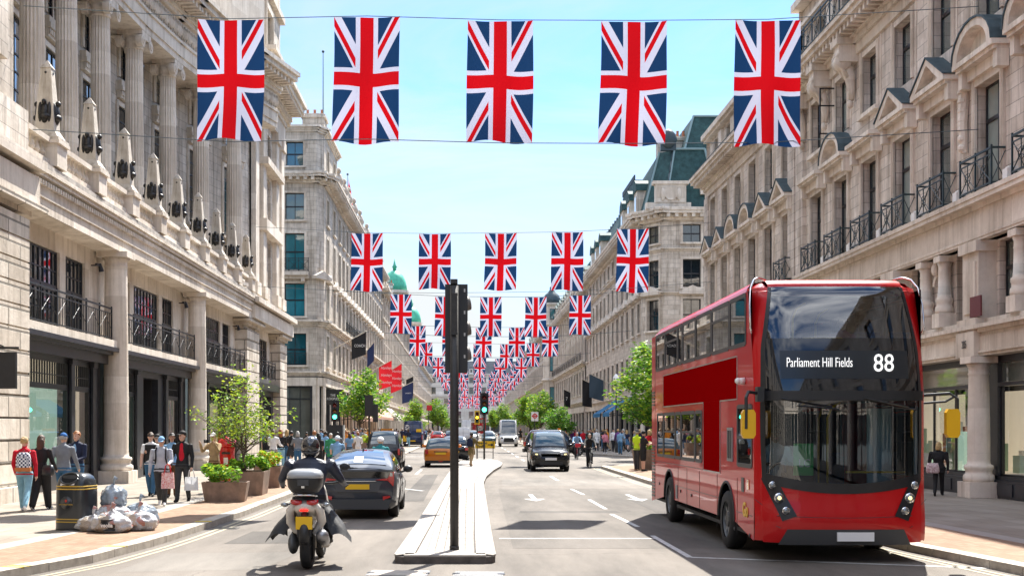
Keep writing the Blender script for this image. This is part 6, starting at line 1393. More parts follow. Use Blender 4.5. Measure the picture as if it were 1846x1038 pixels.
# ------------------------------------------------------------------ scooter
def scooter():
    t = thing('motor_scooter', 'pale scooter with a grey and black top box and a yellow plate', 'scooter', (-2.27, 17.3, 0)); k = 1.10; t.scale = (k, k, k)
    # local: y=0 rear wheel hub, forward +y
    def wh(y, r, w_, nm):
        b = MB(); b.smooth = True; n = 28; pr = [(r * .68, -w_ * .35), (r * .86, -w_ * .5), (r * .97, -w_ * .3), (r, 0), (r * .97, w_ * .3), (r * .86, w_ * .5), (r * .68, w_ * .35)]
        b.rings([[(s_, r_ * math.cos(2 * math.pi * q / n), r_ * math.sin(2 * math.pi * q / n)) for q in range(n)] for r_, s_ in pr], cap=False); o = b.build('wheel', RUB, t, (0, y, r))
        b = MB(); b.rings([[(s_, r * .69 * math.cos(2 * math.pi * q / n), r * .69 * math.sin(2 * math.pi * q / n)) for q in range(n)] for s_ in (-w_ * .3, w_ * .3)], cap=False)
        for q in range(5): a = 2 * math.pi * q / 5; b.tube([(0, 0, 0), (0, r * .68 * math.cos(a), r * .68 * math.sin(a))], .025, 6)
        b.build('rim', PLAST, o)
    wh(0, .28, .14, ''); wh(1.42, .29, .11, '')
    PW = paint('cream_scooter_paint', (.62, .58, .52)); LG = mat('silver_grey_plastic', (.33, .35, .37), .35, coat=.6)
    b = MB(); b.smooth = True     # tail fairing
    b.rings([[(x * w_, y, z0 + z * h_) for x, z in ((-1, 0), (-.8, .8), (-.3, 1), (.3, 1), (.8, .8), (1, 0), (.6, -.5), (-.6, -.5))] for y, w_, z0, h_ in ((-.34, .10, .80, .05), (-.28, .16, .79, .09), (-.1, .19, .74, .15), (.25, .20, .68, .18), (.6, .19, .62, .16), (.9, .12, .5, .12))]); b.build('tail_fairing', PW, t)
    for s in (-1, 1):
        b = MB(); b.smooth = True; b.tube([(s * .13, -.30, .86), (s * .19, -.24, .76), (s * .20, -.14, .62), (s * .13, -.12, .50), (s * .09, -.14, .46)], [.03, .055, .06, .045, .02], 8); b.build('side_fairing', PW, t)
        b = MB(); b.smooth = True; b.tube([(s * .03, -.33, .88), (s * .17, -.29, .885)], [.02, .028], 6); b.ell((s * .10, -.33, .87), .075, .03, .032, 10, 6); b.build('tail_lamp', LENSR, t)
        b = MB(); b.smooth = True; b.ell((s * .26, -.24, .84), .055, .035, .028, 8, 6); b.tube([(s * .17, -.2, .85), (s * .25, -.23, .84)], .012, 5); b.build('indicator', LENSC, t)
        b = MB(); b.smooth = True; b.tube([(s * .10, -.05, .93), (s * .15, -.25, .95), (s * .12, -.36, .965), (0, -.38, .97)], .013, 6); b.build('grab_rail', CHROME, t)
        b = MB(); b.smooth = True; b.tube([(s * .15, 0, .28), (s * .17, -.12, .75)], [.035, .03], 8); b.build('shock_absorber', TRIMG, t)
    b = MB(); b.smooth = True; b.tube([(.19, .3, .34), (.21, .05, .36), (.215, -.22, .44), (.21, -.30, .47)], [.04, .075, .085, .06], 12); b.build('exhaust', mat('brushed_exhaust', (.30, .30, .31), .35, metal=.8), t)
    b = MB(); b.smooth = True; b.ell((-.18, .0, .33), .07, .2, .14, 10, 8); b.ell((-.17, .2, .38), .08, .25, .12, 10, 8); b.build('transmission', mat('cast_alloy', (.10, .105, .11), .5, metal=.5), t)
    b = MB(); b.box(-.09, .09, -.33, -.29, .44, .70); b.tube([(0, -.3, .68), (0, -.2, .8)], .05, 6); b.smooth = True; b.tube([(0, -.12, .60), (0, -.30, .54), (0, -.34, .36)], [.09, .085, .06], 8); b.build('rear_mudguard', PLAST, t)
    b = MB(); b.box(-.105, .105, -.352, -.335, .535, .695); b.build('number_plate', YPL, t); b = MB(); b.box(-.05, .05, -.36, -.33, .76, .785); b.build('brake_lamp', LITL, t)
    b = MB(); b.smooth = True; b.ell((0, .45, .84), .17, .42, .08, 14, 8); b.build('saddle', PLAST, t)
    b = MB(); b.smooth = True; b.rings([[(x * w_, y, z) for x, z in ((-1, z0), (-.6, z1), (.6, z1), (1, z0))] for y, w_, z0, z1 in ((.75, .18, .2, .34), (1.0, .19, .22, .36), (1.12, .2, .3, .6), (1.2, .17, .6, .95), (1.24, .1, .95, 1.05))]); b.build('leg_shield', PW, t)
    b = MB(); b.smooth = True; b.tube([(0, 1.42, .30), (0, 1.3, .7), (0, 1.16, 1.04)], .03, 8); b.tube([(-.34, 1.0, 1.08), (-.2, 1.1, 1.05), (0, 1.15, 1.05), (.2, 1.1, 1.05), (.34, 1.0, 1.08)], .018, 8); b.build('handlebar', PLAST, t)
    b = MB(); b.smooth = True; b.tube([(0, 1.7, .5), (0, 1.55, .62), (0, 1.3, .6), (0, 1.15, .5)], [.03, .07, .07, .03], 8); b.build('front_mudguard', PW, t)
    for s in (-1, 1): b = MB(); b.smooth = True; b.tube([(s * .25, 1.06, 1.08), (s * .33, 1.1, 1.25)], .008, 5); b.ell((s * .37, 1.09, 1.28), .075, .02, .05, 12, 6); b.build('mirror', PLAST, t)
    # top box
    def ringb(z, w_, y0, y1): n = 20; return [((lambda c, s_: (w_ * math.copysign(abs(c) ** .55, c), (y0 + y1) / 2 + (y1 - y0) / 2 * math.copysign(abs(s_) ** .6, s_), z))(math.cos(2 * math.pi * q / n), math.sin(2 * math.pi * q / n))) for q in range(n)]
    b = MB(); b.smooth = True; b.rings([ringb(z, w_, -.42 + d, .0 - d) for z, w_, d in ((.985, .12, .08), (1.0, .17, .04), (1.07, .215, .0), (1.17, .225, -.01), (1.175, .225, -.01))]); tb = b.build('top_box', PLAST, t)
    b = MB(); b.smooth = True; b.rings([ringb(z, w_, -.43 + d, .01 - d) for z, w_, d in ((1.18, .228, 0), (1.23, .222, .01), (1.275, .19, .045), (1.295, .12, .1), (1.297, .02, .19))]); b.build('lid', LG, tb)
    b = MB(); b.box(-.07, .07, -.445, -.42, 1.09, 1.165); b.build('latch', TRIMG, tb); b = MB(); b.box(-.02, .02, -.452, -.44, 1.06, 1.085); b.build('lock', CHROME, tb)
    return t
scooter()
# ------------------------------------------------------------------ people
import numpy as np
SKIN = [mat('light_skin', (.56, .34, .25), .55), mat('tan_skin', (.38, .21, .14), .55), mat('brown_skin', (.17, .085, .05), .55)]
EYE = mat('dark_eye', (.02, .015, .012), .3); LIP = mat('lips', (.38, .13, .11), .5)
CLO = {}
def cloth(name, c, var=.18):
    if name not in CLO: CLO[name] = mat(name.replace(' ', '_') + '_cloth', c, .85, var=var, vs=7, bump=.35, bs=22, spec=.2)
    return CLO[name]
HAIRC = {'brown': (.06, .03, .015), 'black': (.008, .007, .007), 'blonde': (.42, .28, .12), 'ginger': (.30, .11, .03), 'grey': (.35, .34, .32)}
def hairm(n): return mat(n + '_hair', HAIRC[n], .6, var=.3, vs=40, bump=.5, bs=60)
def body_mesh(H, la=0, lk=0, ra=0, rk=0, arms=((8, 0, 12), (8, 0, 12)), lean=0, female=False, top='long', bottom='long', hem=.53, loose=1.0, coat=None, skirt=None, headyaw=0, headpitch=0, hipz=None, voxel=.014, stout=1.0, hand=True, splay=0, name='body'):
    """forward = +y, right-hand side = -x ... returns mesh (slots skin, top, legs, shoes, eyes, lips) and key points"""
    caps = []      # p0,p1,r0,r1,label
    mb = MB(); V = Vector
    def cap(p0, p1, r0, r1, lab, n=12, fl=None):
        p0, p1 = V(p0), V(p1); mb.tube([p0 + (p0 - p1).normalized() * r0 * .55, p0, p1, p1 + (p1 - p0).normalized() * r1 * .55], [r0 * .62, r0, r1, r1 * .62], n); caps.append((p0, p1, r0, r1, lab))
    def leg(s, a, k):
        hip = V((s * .052, 0, .515)); a_, k_ = R(a), R(k); sp = R(splay) * s
        kn = hip + .245 * V((math.sin(sp), math.sin(a_), -math.cos(a_) * math.cos(sp))); an = kn + .235 * V((0, math.sin(a_ - k_), -math.cos(a_ - k_))); return hip, kn, an, a_ - k_
    Ls = [leg(-1, la, lk), leg(1, ra, rk)]; low = min(q[2].z for q in Ls); dz = (.040 - low) if hipz is None else (hipz / H - .515)
    O = V((0, 0, dz)); Lr = R(lean)
    def T(p):            # spine lean about the hips
        p = V(p); d = p - V((0, 0, .53)); c, s_ = math.cos(Lr), math.sin(Lr); return V((p.x, d.y * c + d.z * s_, .53 - d.y * s_ + d.z * c)) + O
    for (hip, kn, an, fa), s in zip(Ls, (-1, 1)):
        hip, kn, an = hip + O, kn + O, an + O; L1 = 'legs'; L2 = {'long': 'legs', 'short': 'skin', 'skirt': 'skin'}[bottom]
        if skirt: L1 = 'skin'
        w = loose
        cap(hip, kn, .056 * w, .040 * w, L1); mid = kn.lerp(an, .35)
        if bottom == 'short' : cap(hip, hip.lerp(kn, .92), .062 * w, .054 * w, 'legs')
        if bottom == 'long': cap(kn, an, .041 * w, .031 * max(w, 1), L2)
        else: cap(kn, mid, .036, .034, L2); cap(mid, an, .034, .020, L2)
        ff = V((s * .15, 1, 0)).normalized(); up = 0 if abs(fa) < .35 else math.sin(fa) * .5
        if fa < -.35: ff = V((0, .75, -.65)).normalized()
        heel = an + V((0, -.018, -.018)); toe = an + ff * .085 + V((0, 0, -.022)); cap(heel, toe, .022, .019, 'shoes'); cap(an + V((0, 0, .0)), toe * .6 + an * .4, .024, .02, 'shoes')
    g = (1.0 if not female else .93) * stout
    sec = [(.088 * (1.06 if female else 1) * stout, .066 * stout, .475), (.096 * (1.07 if female else 1) * stout, .072 * stout, .52), (.088 * g, .064 * stout, .575), (.080 * g * (.92 if female else 1), .058 * stout, .635), (.094 * g, .066 * stout, .70), (.105 * g, .066, .755), (.104 * g, .056, .80), (.075 * g, .045, .828), (.035, .034, .848)]
    rr = []
    for wx, wy, z in sec: rr.append([T((wx * math.cos(2 * math.pi * k / 20), wy * math.sin(2 * math.pi * k / 20), z)) for k in range(20)])
    mb.rings(rr); 
    for (w0, d0, z0), (w1, d1, z1) in zip(sec[:-1], sec[1:]):
        lab = 'top' if (z0 + z1) / 2 > hem else ('legs' if not skirt else 'top')
        for x in (-.5, 0, .5): caps.append((T((w0 * x, 0, z0)), T((w1 * x, 0, z1)), d0, d1, lab))
    if coat:            # coat or dress hanging below the waist
        rr = [[V((w_ * math.cos(2 * math.pi * k / 20), w_ * .8 * math.sin(2 * math.pi * k / 20), z)) + O for k in range(20)] for w_, z in ((.09, .60), (.104, .52), (.112, .45), (.118, coat))]; mb.rings(rr)
        for k in range(8): a = k * math.pi / 4; caps.append((V((.07 * math.cos(a), .05 * math.sin(a), .58)) + O, V((.085 * math.cos(a), .06 * math.sin(a), coat)) + O, .035, .035, 'top'))
    if skirt:
        rr = [[V((w_ * math.cos(2 * math.pi * k / 20), w_ * .8 * math.sin(2 * math.pi * k / 20), z)) + O for k in range(20)] for w_, z in ((.08, .60), (.103, .52), (.13, .42), (.15, skirt))]; mb.rings(rr)
        for k in range(8): a = k * math.pi / 4; caps.append((V((.06 * math.cos(a), .05 * math.sin(a), .56)) + O, V((.12 * math.cos(a), .09 * math.sin(a), skirt)) + O, .035, .035, 'legs'))
    cap(T((0, .0, .83)), T((0, .012, .885)), .032, .031, 'skin')
    yaw = R(headyaw); pit = R(headpitch); HC = T((0, .014, .925))
    RM = Matrix.Rotation(yaw, 4, 'Z') @ Matrix.Rotation(-pit, 4, 'X')
    def Hd(x, y, z): return HC + (RM @ V((x, y, z)))
    m0 = mb.M; mb.M = Matrix.Translation(HC) @ RM; mb.ell((0, -.004, .012), .044, .054, .058, 16, 12); mb.ell((0, .012, -.022), .035, .040, .050, 14, 10); mb.M = m0
    caps.append((Hd(0, -.012, .01), Hd(0, .01, -.01), .048, .046, 'skin')); caps.append((Hd(0, .012, -.02), Hd(0, .02, -.05), .032, .024, 'skin'))
    cap(Hd(0, .050, .004), Hd(0, .060, -.012), .006, .009, 'skin', 8)
    for s in (-1, 1):
        cap(Hd(s * .044, -.003, .006), Hd(s * .046, -.008, -.012), .009, .007, 'skin', 8)
        caps.append((Hd(s * .017, .049, .006), Hd(s * .021, .048, .006), .0068, .0068, 'eyes'))
    caps.append((Hd(-.012, .049, -.030), Hd(.012, .049, -.030), .0055, .0055, 'lips'))
    hands = []
    for (out, sw, bend), s in zip(arms, (-1, 1)):
        sh = T((s * .105 * g, 0, .795)); o_, w_, b_ = R(out), R(sw), R(bend)
        d = V((s * math.sin(o_), math.sin(w_) * math.cos(o_), -math.cos(w_) * math.cos(o_))); el = sh + d * .168
        w2 = w_ + b_; inn = -.25 * s * max(0, math.sin(b_)); d2 = V((s * math.sin(o_) * .5 + inn, math.sin(w2), -math.cos(w2))).normalized(); wr = el + d2 * .150
        tl = {'long': 'top', 'short': 'top', 'vest': 'skin'}[top]; fl = 'top' if top == 'long' else 'skin'; tk = 1.12 if top == 'long' else 1.0
        cap(sh, el, .034 * tk * stout, .027 * tk, tl if top != 'short' else 'skin')
        if top == 'short': cap(sh, sh.lerp(el, .62), .039, .037, 'top')
        cap(el, wr, .0265 * tk, .0185 * (1.15 if top == 'long' else 1), fl)
        hand_c = wr + d2 * .030; cap(wr, hand_c, .016, .020, 'skin', 10)
        if hand:
            side = d2.cross(V((0, 0, 1))); side = V((0, 1, 0)) if side.length < .2 else side.normalized()
            if abs(d2.z) > .6: side = V((0, 1, 0))
            nrm = d2.cross(side).normalized() * (-s)
            for k, ln in enumerate((.036, .042, .039, .031)):
                b0 = hand_c + side * (-.0135 + .009 * k) + d2 * .008; m1 = b0 + d2 * ln * .55 + nrm * .003; m2 = m1 + (d2 * .6 + nrm * .8) * ln * .42; cap(b0, m1, .0056, .005, 'skin', 6); cap(m1, m2, .005, .0042, 'skin', 6)
            tb = hand_c + side * .016 - d2 * .012; cap(tb, tb + side * .014 + d2 * .018 + nrm * .006, .0062, .0052, 'skin', 6)
        hands.append((hand_c + d2 * .02) * H)
    me0 = mb.mesh('tmp', SKIN[0]); me0.transform(Matrix.Scale(H, 4)); o = bpy.data.objects.new('tmp', me0); COL.objects.link(o)
    md = o.modifiers.new('r', 'REMESH'); md.mode = 'VOXEL'; md.voxel_size = voxel; md.use_smooth_shade = True
    md2 = o.modifiers.new('s', 'SMOOTH'); md2.factor = .5; md2.iterations = 3
    dg = bpy.context.evaluated_depsgraph_get(); me = bpy.data.meshes.new_from_object(o.evaluated_get(dg)); bpy.data.objects.remove(o); me.name = name
    n = len(me.polygons); c = np.empty(n * 3); me.polygons.foreach_get('center', c); c = c.reshape(-1, 3) / H
    best = np.full(n, 1e9); lab = np.zeros(n, int); names = ['skin', 'top', 'legs', 'shoes', 'eyes', 'lips']
    for p0, p1, r0, r1, l_ in caps:
        p0, p1 = np.array(p0), np.array(p1); d = p1 - p0; dd = max(1e-9, d @ d); t = np.clip(((c - p0) @ d) / dd, 0, 1); dist = np.linalg.norm(c - (p0 + t[:, None] * d), axis=1) - (r0 + (r1 - r0) * t)
        if l_ in ('eyes', 'lips'): dist = np.where(dist < 0, -1, 1e9)
        k = dist < best; best[k] = dist[k]; lab[k] = names.index(l_)
    for m in (SKIN[0],) * 6: me.materials.append(m)
    me.polygons.foreach_set('material_index', lab.astype(np.int32)); me.polygons.foreach_set('use_smooth', np.ones(n, bool)); me.update()
    key = dict(head=HC * H, rot=RM, hands=hands, chest=T((0, 0, .74)) * H, hip=(V((0, 0, .52)) + O) * H, H=H, T=T)
    return me, key
def setm(o, mats):
    for i, m in enumerate(mats): o.material_slots[i].link = 'OBJECT'; o.material_slots[i].material = m
def hair_mesh(H, style):
    """in head coordinates (centre of head), forward +y"""
    b = MB(); b.smooth = True; H_ = H
    def dome(f, zcut, back=.0, k=1.09):
        rg = []
        for i in range(9):
            ph = math.pi * .5 * i / 8 * (1.25); z = math.cos(ph); r = math.sin(ph); ring = []
            for j in range(20):
                a = 2 * math.pi * j / 20; x = r * math.cos(a) * .047 * k; y = r * math.sin(a) * .057 * k - .008; zz = .012 + z * .062 * k
                if math.sin(a) > .1: zz = max(zz, f + .012 * (1 - math.sin(a)))         # hair line on the forehead
                else: zz = max(zz, zcut)
                ring.append((x * H_, y * H_, zz * H_))
            rg.append(ring)
        b.rings(rg[::-1])
    if style in ('short', 'bun', 'tail', 'long', 'bob'): dome(.034, -.022 if style == 'short' else -.03)
    if style == 'bun': b.ell((0, -.062 * H, .035 * H), .028 * H, .025 * H, .026 * H, 12, 8)
    if style == 'tail': b.tube([(0, -.06 * H, .03 * H), (0, -.085 * H, .0), (0, -.08 * H, -.07 * H)], [.016 * H, .02 * H, .008 * H], 8)
    if style in ('long', 'bob'):
        z1 = -.13 if style == 'long' else -.06
        b.rings([[(w_ * H * math.cos(a_ * math.pi / 8), (-.012 + d_ * math.sin(a_ * math.pi / 8)) * H - .01, z * H) for a_ in range(8, 17)] + [(w_ * .8 * H * math.cos(a_ * math.pi / 8), (-.005 + d_ * .6 * math.sin(a_ * math.pi / 8)) * H - .01, z * H) for a_ in range(16, 7, -1)] for w_, d_, z in ((.048, .052, .03), (.053, .056, -.01), (.056, .055, -.05), (.054, .056, (z1 - .05) / 2 - .02), (.045, .05, z1))])
    return b.mesh('hair', hairm('brown'))
def cap_mesh(H, kind):
    b = MB(); b.smooth = True
    rg = [[(.051 * math.cos(2 * math.pi * j / 20) * math.cos(q) * H, (.062 * math.sin(2 * math.pi * j / 20) * math.cos(q) - .006) * H, (.026 + .055 * math.sin(q)) * H) for j in range(20)] for q in (0, .4, .8, 1.2, 1.5)]; b.rings(rg)
    if kind == 'cap': b.rings([[(x * H, y * H, z * H) for x, y, z in ((-.038, .04, .030), (-.034, .085, .022), (0, .098, .022), (.034, .085, .022), (.038, .04, .030), (0, .045, .036))], [(x * H, y * H, z * H) for x, y, z in ((-.038, .04, .026), (-.034, .085, .018), (0, .098, .018), (.034, .085, .018), (.038, .04, .026), (0, .045, .032))]])
    if kind == 'hat': b.rings([[(.09 * math.cos(2 * math.pi * j / 20) * H, .098 * math.sin(2 * math.pi * j / 20) * H, .032 * H) for j in range(20)], [(.09 * math.cos(2 * math.pi * j / 20) * H, .098 * math.sin(2 * math.pi * j / 20) * H, .027 * H) for j in range(20)]])
    return b.mesh('hat', cloth('black', (.01, .01, .012)))
def person(label, loc, rz, H=1.72, skin=0, topm=None, legm=None, shoem=None, hair=('short', 'brown'), hat=None, group=None, parent=None, **kw):
    me, key = body_mesh(H, **kw)
    o = put('person', me, None, loc, rz); tag(o, label, 'person', group)
    sk = SKIN[skin]; setm(o, [sk, topm, legm, shoem or cloth('white', (.7, .7, .7)), EYE, LIP])
    HM = Matrix.Translation(key['head']) @ key['rot']
    if hair: h = put('hair', hair_mesh(H, hair[0]), o, M=HM); h.material_slots[0].link = 'OBJECT'; h.material_slots[0].material = hairm(hair[1])
    if hat: h = put('cap' if hat[0] == 'cap' else 'hat', cap_mesh(H, hat[0]), o, M=HM); h.material_slots[0].link = 'OBJECT'; h.material_slots[0].material = hat[1]
    return o, key
def gp(px, py): X, Y, _ = gx(px, py, .12); return (X, Y, .124)
BK = cloth('black', (.010, .010, .012)); WHc = cloth('white', (.70, .70, .70)); DEN = cloth('blue denim', (.045, .12, .22)); LDEN = cloth('light denim', (.22, .40, .50)); GRY = cloth('grey', (.20, .215, .24)); LGR = cloth('pale grey', (.40, .42, .47)); RED = cloth('red', (.50, .015, .03)); NAV = cloth('navy', (.015, .025, .06)); TAN = cloth('tan', (.40, .28, .16)); OLV = cloth('olive', (.16, .12, .05)); CHAR = cloth('charcoal', (.04, .042, .045)); SKY = cloth('sky blue', (.20, .36, .55)); PNK = cloth('pink', (.60, .22, .28)); GRN = cloth('green', (.04, .25, .12)); HIV = cloth('yellow hi-vis', (.55, .75, .03)); TEA = cloth('teal', (.03, .22, .24)); BRN = cloth('brown', (.12, .06, .03)); CRM_ = cloth('cream', (.62, .55, .42)); ORC = cloth('orange', (.6, .22, .03)); PUR = cloth('purple', (.14, .05, .20)); CAPB = cloth('blue', (.03, .12, .33))
def world(o, p): return Matrix.Translation(o.location) @ Matrix.Rotation(o.rotation_euler.z, 4, 'Z') @ p
V3 = .011
# walkers on the left, seen from behind
pA, kA = person('person with a blonde bun in a red hooded top and pale blue jeans', gp(44, 921), R(8), 1.70, 0, RED, LDEN, WHc, ('bun', 'blonde'), la=20, lk=6, ra=-16, rk=26, arms=((14, 12, 30), (14, -14, 14)), female=True, voxel=V3, loose=1.12, stout=1.08, headyaw=-15)
pB, kB = person('person with long brown hair in a black jumper and wide black trousers', gp(74, 918), R(-4), 1.72, 0, BK, BK, WHc, ('long', 'brown'), la=-13, lk=14, ra=15, rk=2, arms=((10, -8, 22), (16, 10, 40)), female=True, voxel=V3, loose=1.42, stout=1.05, headyaw=-10)
pC, kC = person('person in a grey jumper, blue jeans and blue cap walking away beside the litter bin', gp(114, 914), R(-4), 1.76, 0, GRY, DEN, WHc, ('short', 'grey'), hat=('cap', CAPB), la=14, lk=3, ra=-14, rk=20, arms=((10, -16, 10), (12, 18, 22)), voxel=V3, loose=1.12, stout=1.08)
pD, kD = person('person with ginger hair in a navy jacket over a pale blue shirt, facing the camera', gp(139, 905), R(165), 1.78, 0, NAV, DEN, BK, ('short', 'ginger'), arms=((10, 14, 60), (10, 6, 30)), voxel=V3, stout=1.08)
b = MB(); b.smooth = True; b.ell((0, .112, 1.30), .055, .02, .17, 10, 8); b.build('shirt', SKY, pD)
# group coming towards the camera
pE, kE = person('person with sunglasses in a white shirt and black waistcoat', gp(272, 894), R(182), 1.76, 0, WHc, DEN, BK, ('short', 'brown'), top='short', arms=((8, 22, 60), (10, 6, 20)), la=14, ra=-12, rk=18, voxel=V3)
b = MB(); b.smooth = True; b.rings([[((.108 * w_) * 1.76 * math.cos(2 * math.pi * k / 20), (.071 * w_ * 1.76) * math.sin(2 * math.pi * k / 20), z * 1.76) for k in range(20)] for w_, z in ((.90, .53), (.93, .60), (.98, .70), (.96, .80))], cap=False); b.build('waistcoat', BK, pE)
b = MB(); b.box(-.07, .07, .10, .112, 1.635, 1.67); b.build('sunglasses', BLK, pE)
pF, kF = person('person in a black top and dark cap behind the one in the pale hoodie', gp(284, 893), R(175), 1.70, 0, BK, CHAR, BK, ('short', 'black'), hat=('cap', BK), top='short', arms=((10, 30, 70), (10, 30, 80)), la=10, ra=-8, rk=10, voxel=V3)
pG, kG = person('person in a pale grey hoodie and light blue cap carrying a tote bag', gp(291, 911), R(185), 1.66, 0, LGR, CHAR, WHc, ('short', 'brown'), hat=('cap', SKY), la=10, lk=2, ra=-12, rk=22, arms=((12, 22, 55), (12, 4, 12)), loose=1.1, stout=1.12, voxel=V3, headpitch=14)
for s in (-1, 1): b = MB(); b.smooth = True; b.tube([(s * .11, .02, 1.40), (s * .12, .11, 1.33), (s * .115, .125, 1.15), (s * .14, .05, 1.0)], .018, 6); b.build('rucksack_strap', BK, pG)
pH, kH = person('person in a blue shirt just behind the one in the red top', gp(310, 896), R(190), 1.72, 1, SKY, BRN, BK, ('bob', 'black'), arms=((8, 6, 20), (8, -6, 20)), female=True, voxel=V3)
pI, kI = person('person in a black hat and open black jacket over a red top', gp(329, 904), R(178), 1.80, 0, BK, CHAR, BK, ('short', 'black'), hat=('cap', BK), la=-10, lk=14, ra=12, rk=2, arms=((12, 4, 18), (12, 8, 30)), voxel=V3, stout=1.02, headyaw=-30)
b = MB(); b.smooth = True; b.ell((.0, .085, 1.22), .075, .045, .27, 12, 10); b.build('shirt', RED, pI)
pJ, kJ = person('person in a tan jacket and white cap raising a camera behind the planters', gp(386, 888), R(160), 1.72, 0, TAN, BRN, BK, ('short', 'grey'), hat=('cap', WHc), arms=((16, 50, 95), (16, 50, 95)), voxel=.014)
pK, kK = person('person in an olive coat standing on the island by the yellow sign', (.19, 59.3, .124), R(-30), 1.64, 2, OLV, TAN, BRN, ('short', 'black'), la=8, ra=-12, rk=18, coat=.34, arms=((10, 6, 20), (12, 20, 60)), voxel=.014)
pL, kL = person('person in a yellow hi-vis vest at the kerb behind the bus', gp(1148, 847.5), R(-60), 1.78, 1, HIV, CHAR, TAN, ('short', 'grey'), hat=('cap', CHAR), top='short', arms=((8, 4, 20), (8, 0, 16)), voxel=.014)
pM, kM = person('person in a black shirt and black shorts beside the one in hi-vis', gp(1159.5, 849), R(-75), 1.72, 0, BK, BK, BK, ('short', 'black'), hat=('cap', BK), top='short', bottom='short', arms=((10, 30, 80), (10, 30, 80)), stout=1.12, voxel=.014, headpitch=12)
pN, kN = person('person with blonde hair in a black coat walking past the shop window behind the bus', gp(1692, 893), R(-25), 1.50, 0, BK, BK, BK, ('bob', 'blonde'), la=-14, lk=20, ra=18, rk=2, arms=((14, 10, 30), (12, -10, 20)), female=True, coat=.44, stout=1.25, voxel=V3)
# bus driver, top-deck passenger
pO, kO = person('bus driver in a white shirt and dark cap sitting behind the windscreen', (5.57 - .66, 18 + 1.52, .0), R(180), 1.76, 2, WHc, CHAR, BK, ('short', 'black'), hat=('cap', BK), la=78, lk=70, ra=78, rk=70, hipz=1.16, arms=((12, 40, 50), (12, 40, 50)), voxel=.014)
pP, kP = person('passenger in a dark jacket filming from the front seat of the upper deck', (5.57 - .98, 18 + 1.85, 0), R(180), 1.72, 1, CHAR, DEN, BK, ('short', 'black'), la=85, lk=85, ra=85, rk=85, hipz=3.02, arms=((12, 60, 80), (12, 60, 80)), voxel=.014)
pQ, kQ = person('passenger in a purple top on the right of the upper deck', (5.57 + .52, 18 + 1.85, 0), R(180), 1.66, 0, PUR, DEN, BK, ('long', 'brown'), la=85, lk=85, ra=85, rk=85, hipz=3.02, female=True, voxel=.014)
# scooter rider
RJ = mat('navy_waxed_jacket', (.010, .016, .035), .5, var=.3, vs=6, bump=.7, bs=9)
pR, kR = person('scooter rider in a navy jacket, black helmet and flared black leg cover', (-2.27, 17.50, 0), 0, 1.84, 0, RJ, BK, BK, None, la=68, lk=62, ra=68, rk=62, splay=16, hipz=.96, arms=((30, 34, 38), (30, 34, 38)), lean=8, stout=1.42, loose=1.15, voxel=.010)
setm(pR, [BK, RJ, BK, BK, EYE, LIP])
hc = kR['head']; b = MB(); b.smooth = True; b.ell(hc + Vector((0, -.01, .025)), .135, .165, .15, 24, 16); b.ell(hc + Vector((0, .01, -.05)), .125, .15, .10, 20, 10); b.build('helmet', mat('black_helmet', (.012, .013, .016), .15, coat=1.0), pR)
b = MB(); b.smooth = True; b.tube([hc + Vector((-.13, -.02, -.02)), hc + Vector((-.1, -.12, -.06)), hc + Vector((0, -.165, -.07)), hc + Vector((.1, -.12, -.06)), hc + Vector((.13, -.02, -.02))], .012, 6); b.ell(hc + Vector((.02, -.175, -.02)), .022, .006, .01, 8, 5); b.build('helmet_trim', TRIMG, pR)
for s in (-1, 1):
    b = MB(); b.smooth = True
    BT = [(.20, -.10, .52), (.34, -.16, .47), (.62, -.12, .36), (.56, .25, .36), (.42, .7, .38)]
    def f(u, v, s=s):
        q = u * 4; i = min(3, int(q)); t_ = q - i; A, B2 = Vector(BT[i]), Vector(BT[i + 1]); bt = A.lerp(B2, t_); bt.z += .07 * math.sin(math.pi * t_); tp = Vector((.17 + .02 * u, .0 + .45 * u, .98 - .08 * u)); p = tp.lerp(bt, v); p.x += .04 * math.sin(v * math.pi) + .008 * math.sin(v * 14 + u * 9); return Vector((s * p.x, p.y, p.z))
    b.grid(f, 20, 12); b.build('leg_cover', mat('black_apron', (.010, .011, .014), .6, bump=.6, bs=8), pR)
# ------------------------------------------------------------------ things carried
def bag(nm, label, cat, loc, rz, build, group=None):
    t = thing(nm, label, cat, loc, rz, group); build(t); return t
def backpack(t, c1, c2=None, w_=.30, h=.42, check=False):
    b = MB(); b.smooth = True
    rg = [[((w_ / 2) * k * math.copysign(abs(math.cos(a)) ** .5, math.cos(a)), -.09 * k * math.copysign(abs(math.sin(a)) ** .6, math.sin(a)), z * h) for a in [2 * math.pi * j / 20 for j in range(20)]] for k, z in ((.8, 0), (1, .08), (1.02, .3), (.98, .7), (.85, .92), (.5, 1.0))]
    b.rings([r_[::-1] for r_ in rg]); b.build('bag_body', c1, t)
    if c2: b = MB(); b.box(-w_ / 2 - .008, w_ / 2 + .008, -.1, .1, 0.0, .085); b.build('bag_base', c2, t)
    b = MB(); b.smooth = True; b.tube([(-.04, .0, h), (0, 0, h + .05), (.04, 0, h)], .008, 6); b.build('handle', BLK, t)
    for s in (-1, 1): b = MB(); b.smooth = True; b.tube([(s * .09, .06, h * .95), (s * .12, .16, h + .02), (s * .13, .28, h * .7), (s * .13, .2, h * .2)], .014, 6); b.build('strap', BLK, t)
